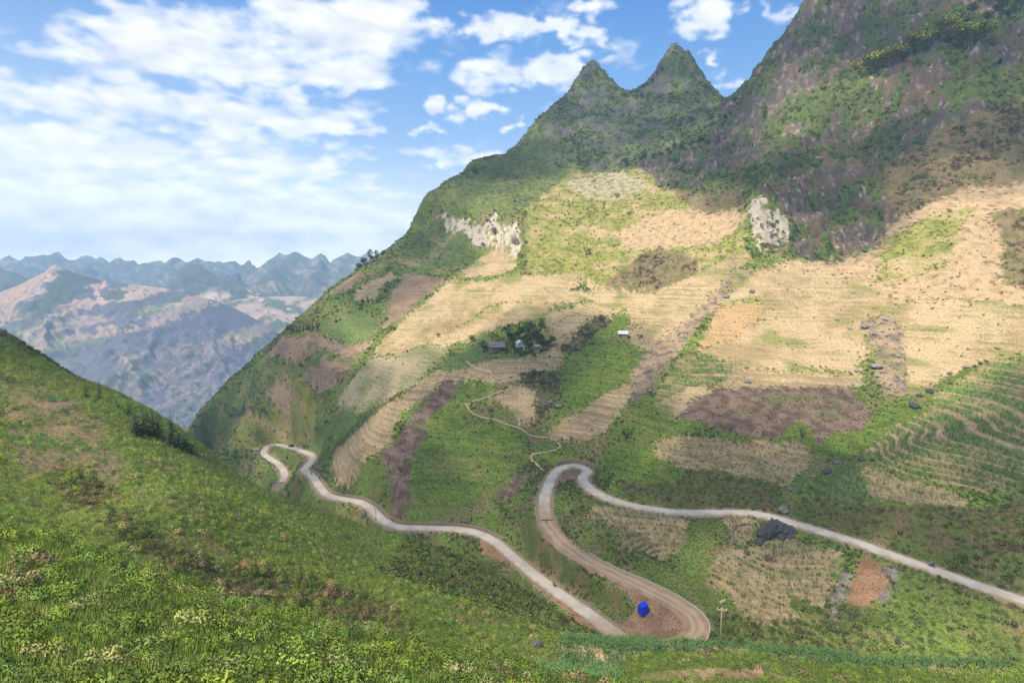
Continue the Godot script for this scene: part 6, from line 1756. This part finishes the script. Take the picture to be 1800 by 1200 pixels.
func build_houses() -> void:
	var tile := grained("grey_tile", lin(0.25, 0.235, 0.24), grain(256, 0.08, 0.6, 1.25, 33), 2.0)
	var earth := grained("earth_wall", lin(0.33, 0.26, 0.19), grain(256, 0.05, 0.7, 1.15, 34), 3.0)
	var white := grained("white_wall", lin(0.66, 0.65, 0.62), grain(256, 0.04, 0.85, 1.05, 35), 3.0)
	var sheet := grained("pale_sheet", lin(0.62, 0.62, 0.64), grain(256, 0.04, 0.85, 1.05, 36), 3.0, 0.5)
	var bluewall := plain("blue_grey_wall", lin(0.16, 0.2, 0.32), 0.8)
	var g := on_ground(-8.8, -319.5)
	var farm := house("long grey roofed farmhouse at the left of the tree grove", g + Vector3(0, 0.6, 0), 0.12, 8.4, 2.5, 5.0, 1.9, earth, tile, [["window", -0.6, 0.9, 0.7, 0.9], ["window", 0.9, 0.9, 0.7, 0.9], ["door", 2.8, 0.0, 0.9, 1.9]])
	part("porch_roof", box_mesh(Vector3(8.8, 0.14, 2.2)), tile, farm, Transform3D(Basis(Vector3.RIGHT, 0.32), Vector3(0.6, 2.15, 3.3)))
	part("upper_roof", gable_roof(4.0, 4.4, 1.5, 0.16, 0.4), tile, farm, Transform3D(Basis.IDENTITY, Vector3(-2.0, 3.3, -0.3)))
	g = on_ground(4.6, -316.5)
	house("white gabled house half hidden between the farm trees", g + Vector3(0, 0.5, 0), PI / 2 + 0.25, 5.5, 3.0, 3.8, 1.4, white, sheet, [["door", 0.5, 0.0, 0.9, 1.9]])
	g = on_ground(13.6, -312.5)
	house("small tan house at the right of the tree grove", g + Vector3(0, 0.4, 0), 0.05, 3.4, 2.5, 3.2, 0.7, earth, grained("thatch", lin(0.36, 0.32, 0.26), grain(256, 0.05, 0.7, 1.15, 37), 2.0), [["window", 0.5, 0.9, 0.7, 0.8]])
	g = on_ground(61.1, -310.5)
	var hut := house("small white roofed hut alone on the sunny slope", g + Vector3(0, 0.5, 0), -0.25, 4.8, 2.1, 3.6, 1.3, earth, sheet, [["door", -1.2, 0.0, 0.8, 1.7]], "hut")
	part("gable", box_mesh(Vector3(0.1, 2.2, 3.3)), bluewall, hut, Transform3D(Basis.IDENTITY, Vector3(2.42, 1.1, 0)))
	var spots := 0
	var first: Node3D = null
	while spots < 14:
		var r: Array = far_ridges.K
		var k := rng.randf_range(0.6, 4.2)
		var t := rng.randf_range(0.02, 0.16)
		var p: Vector3 = r[int(k)].lerp(r[int(k) + 1], k - int(k))
		p += Vector3(0.2425, 0, 0.97) * t * 900.0
		p.y = far_height(p) - 1.0
		spots += 1
		var label := "tiny pale house of the far village on the bench across the gorge"
		if first == null:
			first = house(label, p, rng.randf() * TAU, 15.0, 6.0, 9.0, 3.5, white, sheet, [["window", -3.0, 2.0, 1.6, 2.0], ["window", 3.0, 2.0, 1.6, 2.0]], "far_house")
			first.set_meta("group", "houses of the far village")
		else: copy(first, label, p, rng.randf() * TAU, Vector3.ONE * rng.randf_range(0.7, 1.2), "houses of the far village")


var bench := PackedVector3Array()


func far_height(p: Vector3) -> float:
	var best := 1e9
	var y := p.y
	for q in bench:
		var d := (q.x - p.x) * (q.x - p.x) + (q.z - p.z) * (q.z - p.z)
		if d < best:
			best = d
			y = q.y
	return y


func pole(label: String, at: Vector3, tall: float, arms: int) -> void:
	var o := thing("utility_pole", label, "utility pole", at)
	var st := begin()
	add_tube(st, [Vector3(0, -0.6, 0), Vector3(0, tall * 0.5, 0), Vector3(0.02, tall, 0)], [0.12, 0.1, 0.07], 10)
	part("shaft", done(st), plain("pole_concrete", lin(0.25, 0.215, 0.18), 0.9), o)
	for k in arms:
		var y := tall - 0.25 - k * 1.25
		var turn := 0.5 if k == 0 else -0.35
		var arm := part("crossarm", box_mesh(Vector3(0.9 + k * 0.4, 0.08, 0.08)), plain("arm_steel", lin(0.4, 0.33, 0.3), 0.6), o, Transform3D(Basis(Vector3.UP, turn) * Basis(Vector3.BACK, 0.12), Vector3(0, y, 0.12)))
		for q in [-0.48, 0.0, 0.48]:
			var s := begin()
			add_tube(s, [Vector3(0, 0.04, 0), Vector3(0, 0.12, 0), Vector3(0, 0.2, 0), Vector3(0, 0.27, 0)], [0.03, 0.09, 0.06, 0.03], 8)
			part("insulator", done(s), plain("insulator", lin(0.62, 0.45, 0.42), 0.35), arm, Transform3D(Basis.IDENTITY, Vector3(q * (0.9 + k * 0.4), 0, 0)))


# A body as one surface: tapered capsules joined by a smooth minimum, meshed as surface nets
func body_mesh(bones: Array, cell: float) -> ArrayMesh:   # each bone: [from, to, radius, radius, colour]
	var lo := Vector3.ONE * 1e9
	var hi := -lo
	for b in bones:
		for k in 2:
			lo = lo.min(b[k] - Vector3.ONE * (b[2 + k] + cell * 2))
			hi = hi.max(b[k] + Vector3.ONE * (b[2 + k] + cell * 2))
	var n := Vector3i(((hi - lo) / cell).ceil()) + Vector3i.ONE
	var field := PackedFloat32Array()
	field.resize(n.x * n.y * n.z)
	var tint := PackedColorArray()
	tint.resize(field.size())
	for z in n.z:
		for y in n.y:
			for x in n.x:
				var p := lo + Vector3(x, y, z) * cell
				var d := 1e9
				var nearest := 1e9
				var c := Color.WHITE
				for b in bones:
					var ab: Vector3 = b[1] - b[0]
					var t := clampf((p - b[0]).dot(ab) / maxf(ab.length_squared(), 1e-6), 0.0, 1.0)
					var e: float = (p - b[0] - ab * t).length() - lerpf(b[2], b[3], t)
					if e < nearest:
						nearest = e
						c = b[4]
					var h := clampf(0.5 + 0.5 * (d - e) / 0.05, 0.0, 1.0)
					d = lerpf(d, e, h) - 0.05 * h * (1.0 - h)
				var o := (z * n.y + y) * n.x + x
				field[o] = d
				tint[o] = c
	var at := {}
	var b := Bucket.new()
	var step := [1, n.x, n.x * n.y]
	for z in n.z - 1:
		for y in n.y - 1:
			for x in n.x - 1:
				var o := (z * n.y + y) * n.x + x
				var sum := Vector3.ZERO
				var count := 0
				for e in 12:
					var axis := e / 4
					var u := (axis + 1) % 3
					var v := (axis + 2) % 3
					var a: int = o + (step[u] if e & 1 else 0) + (step[v] if e & 2 else 0)
					var f0 := field[a]
					var f1 := field[a + step[axis]]
					if (f0 < 0.0) == (f1 < 0.0): continue
					var q := Vector3(x, y, z)
					q[u] += 1.0 if e & 1 else 0.0
					q[v] += 1.0 if e & 2 else 0.0
					q[axis] += f0 / (f0 - f1)
					sum += q
					count += 1
				if count == 0: continue
				at[o] = b.v.size()
				b.v.append(lo + sum / count * cell)
				b.n.append(Vector3(field[o + 1] - field[o], field[o + n.x] - field[o], field[o + n.x * n.y] - field[o]).normalized())
				b.c.append(tint[o])
	for o in at:
		for axis in 3:
			var u: int = step[(axis + 1) % 3]
			var v: int = step[(axis + 2) % 3]
			if o + step[axis] >= field.size() or not (at.has(o - u) and at.has(o - v) and at.has(o - u - v)): continue
			var f0 := field[o]
			var f1 := field[o + step[axis]]
			if (f0 < 0.0) == (f1 < 0.0): continue
			var q := [at[o], at[o - u], at[o - u - v], at[o - v]]
			if f0 < 0.0: q.reverse()
			for k in [0, 1, 2, 0, 2, 3]: b.i.append(q[k])
	return b.mesh()


func rider(label: String, at: Transform3D, coat: Color, legs: Color, helmet: Color, back := 0.0) -> void:   # astride, facing -z, hands on the bars
	var o := thing("person", label, "person")
	o.transform = at
	var skin := Color(0.35, 0.2, 0.13)
	var b := back
	var bones := [[Vector3(0, 0.82, 0.2 + b), Vector3(0, 1.1, 0.16 + b), 0.155, 0.15, coat], [Vector3(0, 1.1, 0.16 + b), Vector3(0, 1.34, 0.06 + b), 0.16, 0.15, coat], [Vector3(0, 1.34, 0.05 + b), Vector3(0, 1.5, 0.0 + b), 0.06, 0.06, skin], [Vector3(0, 1.56, -0.02 + b), Vector3(0, 1.62, -0.02 + b), 0.105, 0.115, helmet]]
	for s in [-1.0, 1.0]:
		bones.append([Vector3(s * 0.17, 1.34, 0.06 + b), Vector3(s * 0.27, 1.1, -0.1 + b), 0.062, 0.05, coat])
		bones.append([Vector3(s * 0.27, 1.1, -0.1 + b), Vector3(s * 0.3, 1.04, -0.36 + b), 0.05, 0.036, coat])
		bones.append([Vector3(s * 0.3, 1.04, -0.37 + b), Vector3(s * 0.31, 1.03, -0.45 + b), 0.04, 0.032, skin])
		bones.append([Vector3(s * 0.1, 0.82, 0.2 + b), Vector3(s * 0.2, 0.74, -0.2 + b), 0.092, 0.068, legs])
		bones.append([Vector3(s * 0.2, 0.74, -0.2 + b), Vector3(s * 0.2, 0.36, -0.05 + b), 0.062, 0.044, legs])
		bones.append([Vector3(s * 0.2, 0.32, -0.05 + b), Vector3(s * 0.2, 0.3, -0.2 + b), 0.042, 0.036, Color(0.04, 0.035, 0.03)])
	var m := plain("clothes_and_skin", Color.WHITE, 0.85)
	m.vertex_color_use_as_albedo = true
	part("body", body_mesh(bones, 0.045), m, o)


var bike0: Node3D = null


func motorcycle(label: String, at: Transform3D, paint: Color) -> void:
	var o := thing("motorcycle", label, "motorcycle")
	o.transform = at
	var black := plain("tyre_rubber", lin(0.02, 0.02, 0.02), 0.9)
	var steel := plain("bike_steel", lin(0.35, 0.35, 0.36), 0.35, 0.7)
	var colour := plain("bike_paint_" + paint.to_html(), lin(paint.r, paint.g, paint.b), 0.3)
	for z in [-0.62, 0.62]:
		var t := TorusMesh.new()
		t.inner_radius = 0.2
		t.outer_radius = 0.29
		t.rings = 20
		t.ring_segments = 8
		var w := part("wheel", t, black, o, Transform3D(Basis(Vector3.BACK, PI / 2), Vector3(0, 0.29, z)))
		var c := CylinderMesh.new()
		c.top_radius = 0.2
		c.bottom_radius = 0.2
		c.height = 0.03
		c.radial_segments = 16
		part("rim", c, steel, w)
	var st := begin()
	add_tube(st, [Vector3(0, 0.72, 0.66), Vector3(0, 0.62, 0.2), Vector3(0, 0.55, -0.15), Vector3(0, 0.86, -0.42)], [0.1, 0.15, 0.12, 0.09], 10)
	part("bodywork", done(st), colour, o)
	st = begin()
	add_tube(st, [Vector3(0, 0.78, 0.7), Vector3(0, 0.8, 0.3), Vector3(0, 0.74, -0.05)], [0.09, 0.12, 0.08], 10)
	part("seat", done(st), black, o)
	st = begin()
	for s in [-0.07, 0.07]: add_tube(st, [Vector3(s, 0.29, -0.62), Vector3(s, 0.92, -0.42)], [0.03, 0.03], 6)
	part("fork", done(st), steel, o)
	st = begin()
	add_tube(st, [Vector3(-0.34, 1.02, -0.34), Vector3(0, 0.98, -0.42), Vector3(0.34, 1.02, -0.34)], [0.02, 0.02, 0.02], 6)
	part("handlebar", done(st), steel, o)
	var ball := SphereMesh.new()
	ball.radius = 0.09
	ball.height = 0.18
	part("headlight", ball, plain("lamp_glass", lin(0.7, 0.7, 0.65), 0.2), o, Transform3D(Basis.IDENTITY, Vector3(0, 0.9, -0.5)))
	part("engine", box_mesh(Vector3(0.26, 0.26, 0.36)), steel, o, Transform3D(Basis.IDENTITY, Vector3(0, 0.38, 0.0)))
	st = begin()
	add_tube(st, [Vector3(0.15, 0.3, 0.0), Vector3(0.16, 0.32, 0.75)], [0.03, 0.045], 8)
	part("exhaust", done(st), steel, o)


func on_road(from: int, share: float, aside: float, reverse := false) -> Transform3D:
	var line := stretch(from, from + 1)
	var i := clampi(int(share * line.size()), 0, line.size() - 2)
	var k := road_start[from] + i
	var d := road[k + 2] - road[k - 2]
	if reverse: d = -d
	var s := Vector3(d.x, 0, d.z).normalized().cross(Vector3.UP)
	return Transform3D(Basis.looking_at(d.normalized(), Vector3.UP), road[k] + s * aside + Vector3(0, 0.055, 0))


func drape(at: Vector3, size: Vector3) -> void:   # a tall stack wrapped in a blue tarpaulin
	var o := thing("tarpaulin_stack", "bright blue tarpaulin wrapped round a tall stack on the dirt", "tarpaulin", at, 0.35)
	var n := noise(0.9, 3, 91)
	var b := Bucket.new()
	for face in 5:
		var q := [[Vector3(-1, 0, 1), Vector3(2, 0, 0), Vector3(0, 1, 0)], [Vector3(1, 0, 1), Vector3(0, 0, -2), Vector3(0, 1, 0)], [Vector3(1, 0, -1), Vector3(-2, 0, 0), Vector3(0, 1, 0)], [Vector3(-1, 0, -1), Vector3(0, 0, 2), Vector3(0, 1, 0)], [Vector3(-1, 1, 1), Vector3(2, 0, 0), Vector3(0, 0, -2)]]
		var start := b.v.size()
		for j in 11:
			for i in 11:
				var p: Vector3 = q[face][0] + q[face][1] * (i / 10.0) + q[face][2] * (j / 10.0)
				var flare := 1.0 + 0.06 * (1.0 - p.y) - 0.05 * p.y
				p = Vector3(p.x * size.x / 2 * flare, p.y * (size.y + p.x * 0.1 * size.y * p.y), p.z * size.z / 2 * flare)
				p += Vector3(n.get_noise_3d(p.x, p.y * 0.5, p.z), n.get_noise_3d(p.x + 40.0, p.y, p.z) * 0.5, n.get_noise_3d(p.x, p.y * 0.5, p.z + 40.0)) * 0.1
				b.v.append(p)
				if i > 0 and j > 0:
					var k := start + j * 11 + i
					for e in [k - 12, k - 1, k, k - 12, k, k - 11]: b.i.append(e)
	var st := begin()
	st.set_smooth_group(0)
	for e in b.i: st.add_vertex(b.v[e])
	part("cover", done(st), plain("blue_tarpaulin", lin(0.01, 0.04, 0.62), 0.4), o)
	part("pallet", box_mesh(Vector3(size.x * 0.95, 0.14, size.z * 0.95)), plain("frame_wood", lin(0.2, 0.15, 0.1), 0.9), o, Transform3D(Basis.IDENTITY, Vector3(0, 0.05, 0)))
	var rope := begin()
	for y in [0.35, 0.7]:
		var ring := []
		for k in 13: ring.append(Vector3(cos(TAU * k / 12) * size.x * 0.62, size.y * y, sin(TAU * k / 12) * size.z * 0.62))
		add_tube(rope, ring, ring.map(func(_p): return 0.025), 5)
	part("rope", done(rope), plain("rope", lin(0.02, 0.04, 0.3), 0.8), o)


func small_things() -> void:
	pole("tall concrete utility pole with crossarms beyond the near maize", pole_at, 7.6, 2)
	pole("thin utility pole beside the lower road", on_ground(-57.9, -231.0) + Vector3(0, 0.2, 0), 5.2, 1)
	pole("short post beside the far bend of the lower road", on_ground(-112.5, -300.6), 3.0, 0)
	drape(on_ground(36.1, -146.6) + Vector3(0, -0.05, 0), Vector3(2.1, 2.7, 2.0))
	var t := on_road(2, 0.12, -0.9, true)
	t.basis = t.basis.rotated(Vector3.UP, PI)
	motorcycle("blue motorcycle on the upper road at the right", t, Color(0.03, 0.09, 0.3))
	rider("person in a blue raincoat riding the motorcycle on the upper road", t, Color(0.02, 0.14, 0.42), Color(0.02, 0.05, 0.2), Color(0.15, 0.4, 0.6))
	t = on_road(32, 0.05, 1.0)
	motorcycle("dark motorcycle with two people on the lower road", t, Color(0.03, 0.03, 0.04))
	rider("person in dark clothes riding on the lower road", t, Color(0.03, 0.03, 0.045), Color(0.02, 0.02, 0.03), Color(0.03, 0.03, 0.03))
	rider("person in a pale top sitting behind the dark rider", t, Color(0.4, 0.38, 0.4), Color(0.03, 0.03, 0.06), Color(0.05, 0.04, 0.05), 0.36)
	t = on_road(45, 0.2, 0.2)
	motorcycle("small dark motorcycle on the far stretch of road", t, Color(0.04, 0.04, 0.07))
	rider("person with a white helmet riding on the far stretch of road", t, Color(0.08, 0.09, 0.15), Color(0.03, 0.03, 0.05), Color(0.7, 0.7, 0.72))
	t = on_road(50, 0.5, 0.8)
	var car := thing("car", "dark car at the far end of the visible road", "car")
	car.transform = t
	var paint := plain("car_paint", lin(0.03, 0.035, 0.05), 0.3)
	var st := begin()
	var prof := [Vector2(-2.1, 0.35), Vector2(-2.15, 0.75), Vector2(-1.1, 0.95), Vector2(-0.5, 1.5), Vector2(1.2, 1.5), Vector2(1.9, 1.0), Vector2(2.1, 0.8), Vector2(2.05, 0.35)]
	st.set_smooth_group(-1)
	for k in prof.size():
		var a: Vector2 = prof[k]
		var c: Vector2 = prof[(k + 1) % prof.size()]
		quad(st, Vector3(-0.85, a.y, a.x), Vector3(-0.85, c.y, c.x), Vector3(0.85, c.y, c.x), Vector3(0.85, a.y, a.x))
		if k > 0 and k < prof.size() - 1:
			for s in [-0.85, 0.85]:
				for v in [prof[0], prof[k], prof[k + 1]]: st.add_vertex(Vector3(s, v.y, v.x))
	part("body", done(st), paint, car)
	part("windscreen", box_mesh(Vector3(1.5, 0.62, 0.04)), plain("car_glass", lin(0.05, 0.06, 0.07), 0.1), car, Transform3D(Basis(Vector3.RIGHT, -0.83), Vector3(0, 1.25, -0.84)))
	for x in [-0.86, 0.86]:
		part("window", box_mesh(Vector3(0.04, 0.38, 1.6)), plain("car_glass", lin(0.05, 0.06, 0.07), 0.1), car, Transform3D(Basis.IDENTITY, Vector3(x, 1.2, 0.35)))
		for z in [-1.35, 1.35]:
			var wm := CylinderMesh.new()
			wm.top_radius = 0.33
			wm.bottom_radius = 0.33
			wm.height = 0.22
			part("wheel", wm, plain("tyre_rubber", lin(0.02, 0.02, 0.02), 0.9), car, Transform3D(Basis(Vector3.BACK, PI / 2), Vector3(x, 0.33, z)))
		part("headlight", box_mesh(Vector3(0.3, 0.14, 0.06)), plain("lamp_glass", lin(0.7, 0.7, 0.65), 0.2), car, Transform3D(Basis.IDENTITY, Vector3(x * 0.72, 0.72, -2.14)))
	var grey := grained("grey_concrete", lin(0.4, 0.37, 0.33), null, 2.5)
	var line := stretch(36, 38)
	var mid := line[line.size() / 2]
	var out := -side_of(line, line.size() / 2)
	var cv := thing("culvert", "small concrete culvert mouth below the lower road", "culvert", mid + out * 3.6 + Vector3(0, -2.3, 0), atan2(out.x, out.z))
	part("headwall", box_mesh(Vector3(4.2, 2.0, 0.5)), grey, cv, Transform3D(Basis.IDENTITY, Vector3(0, 0.9, 0)))
	part("opening", box_mesh(Vector3(1.3, 1.1, 0.2)), plain("dark_opening", lin(0.03, 0.028, 0.026), 0.8), cv, Transform3D(Basis.IDENTITY, Vector3(0, 0.55, 0.2)))
	for s in [-1.0, 1.0]: part("wing_wall", box_mesh(Vector3(0.35, 1.3, 2.0)), grey, cv, Transform3D(Basis(Vector3.UP, s * 0.4), Vector3(s * 1.9, 0.3, 1.1)))
	part("apron", box_mesh(Vector3(3.0, 0.3, 2.4)), grey, cv, Transform3D(Basis(Vector3.RIGHT, 0.25), Vector3(0, -0.35, 1.4)))
	var bale := thing("straw_bundle", "pale bundle of dry stalks leaning on the near soil", "straw", on_ground(29.5, -62.5))
	var l := []
	for k in 90:
		var a := rng.randf() * TAU
		var foot := Vector3(cos(a), 0, sin(a)) * sqrt(rng.randf()) * 0.95
		var tip := Vector3(-0.15, 1.5, 0) + any_dir() * 0.18
		var s := rng.randf_range(0.7, 1.25)
		l.append([foot.lerp(tip, 0.5), (tip - foot) * 0.5, (tip - foot).cross(any_dir()).normalized() * 0.035, (foot + Vector3.UP * 0.5).normalized(), Color(0.36 * s, 0.27 * s, 0.19 * s)])
	part("stalks", leaf_mesh(l), leaf_material("foliage"), bale)
	var blade := thing("grass_blade", "single tall green grass blade close to the camera", "grass blade", Vector3(-0.268, -2.5, -1.42))
	st = begin()
	var prev := []
	for k in 12:
		var h := k / 11.0
		var half := 0.0058 * (1.0 - pow(h, 16.0))
		var c := Vector3(0.006 * sin(h * 2.0), h * 1.53, 0.03 * h * h)
		var ring := [c + Vector3(-half, 0, 0), c + Vector3(0, 0, 0.0015), c + Vector3(half, 0, 0)]
		if prev.size():
			for e in 2: quad(st, prev[e], ring[e], ring[e + 1], prev[e + 1])
		prev = ring
	part("blade", done(st), plain("blade_green", lin(0.12, 0.22, 0.04), 0.6), blade)


func _ready() -> void:
	rng.seed = 20240611
	var cam := Camera3D.new()
	cam.name = "camera"
	cam.fov = 61.93
	cam.near = 0.2
	cam.far = 16000.0
	cam.rotation = Vector3(-atan(0.12), 0, 0)
	add_child(cam)
	cam.current = true
	var env := Environment.new()
	env.background_mode = Environment.BG_SKY
	env.sky = make_sky()
	env.background_energy_multiplier = 1.0
	env.tonemap_mode = Environment.TONE_MAPPER_LINEAR
	env.tonemap_exposure = 1.85
	env.fog_enabled = true
	env.fog_density = 0.00027
	env.fog_light_color = Color(0.68, 0.84, 1.0)
	env.sdfgi_enabled = true
	env.ssao_enabled = true
	env.ssil_enabled = true
	var we := WorldEnvironment.new()
	we.name = "world_environment"
	we.environment = env
	add_child(we)
	var sun := DirectionalLight3D.new()
	sun.name = "sun"
	sun.light_energy = 1.6
	sun.light_color = Color(1.0, 0.945, 0.84)
	sun.light_angular_distance = 0.5
	sun.shadow_enabled = true
	add_child(sun)
	sun.look_at_from_position(SUN * 100.0, Vector3.ZERO)
	var t0 := Time.get_ticks_msec()
	var lap := func(what: String): print(what, " ", Time.get_ticks_msec() - t0)
	lap.call("sky")
	solve_land()
	lap.call("solve")
	lay_road()
	stake_plots()
	lap.call("plots")
	shape_land()
	lap.call("land")
	raise_far_mountains()
	lap.call("far")
	float_clouds()
	pave()
	scatter_rocks()
	build_houses()
	grow_trees()
	small_things()
	lap.call("things")
	sow()
	lap.call("sow")
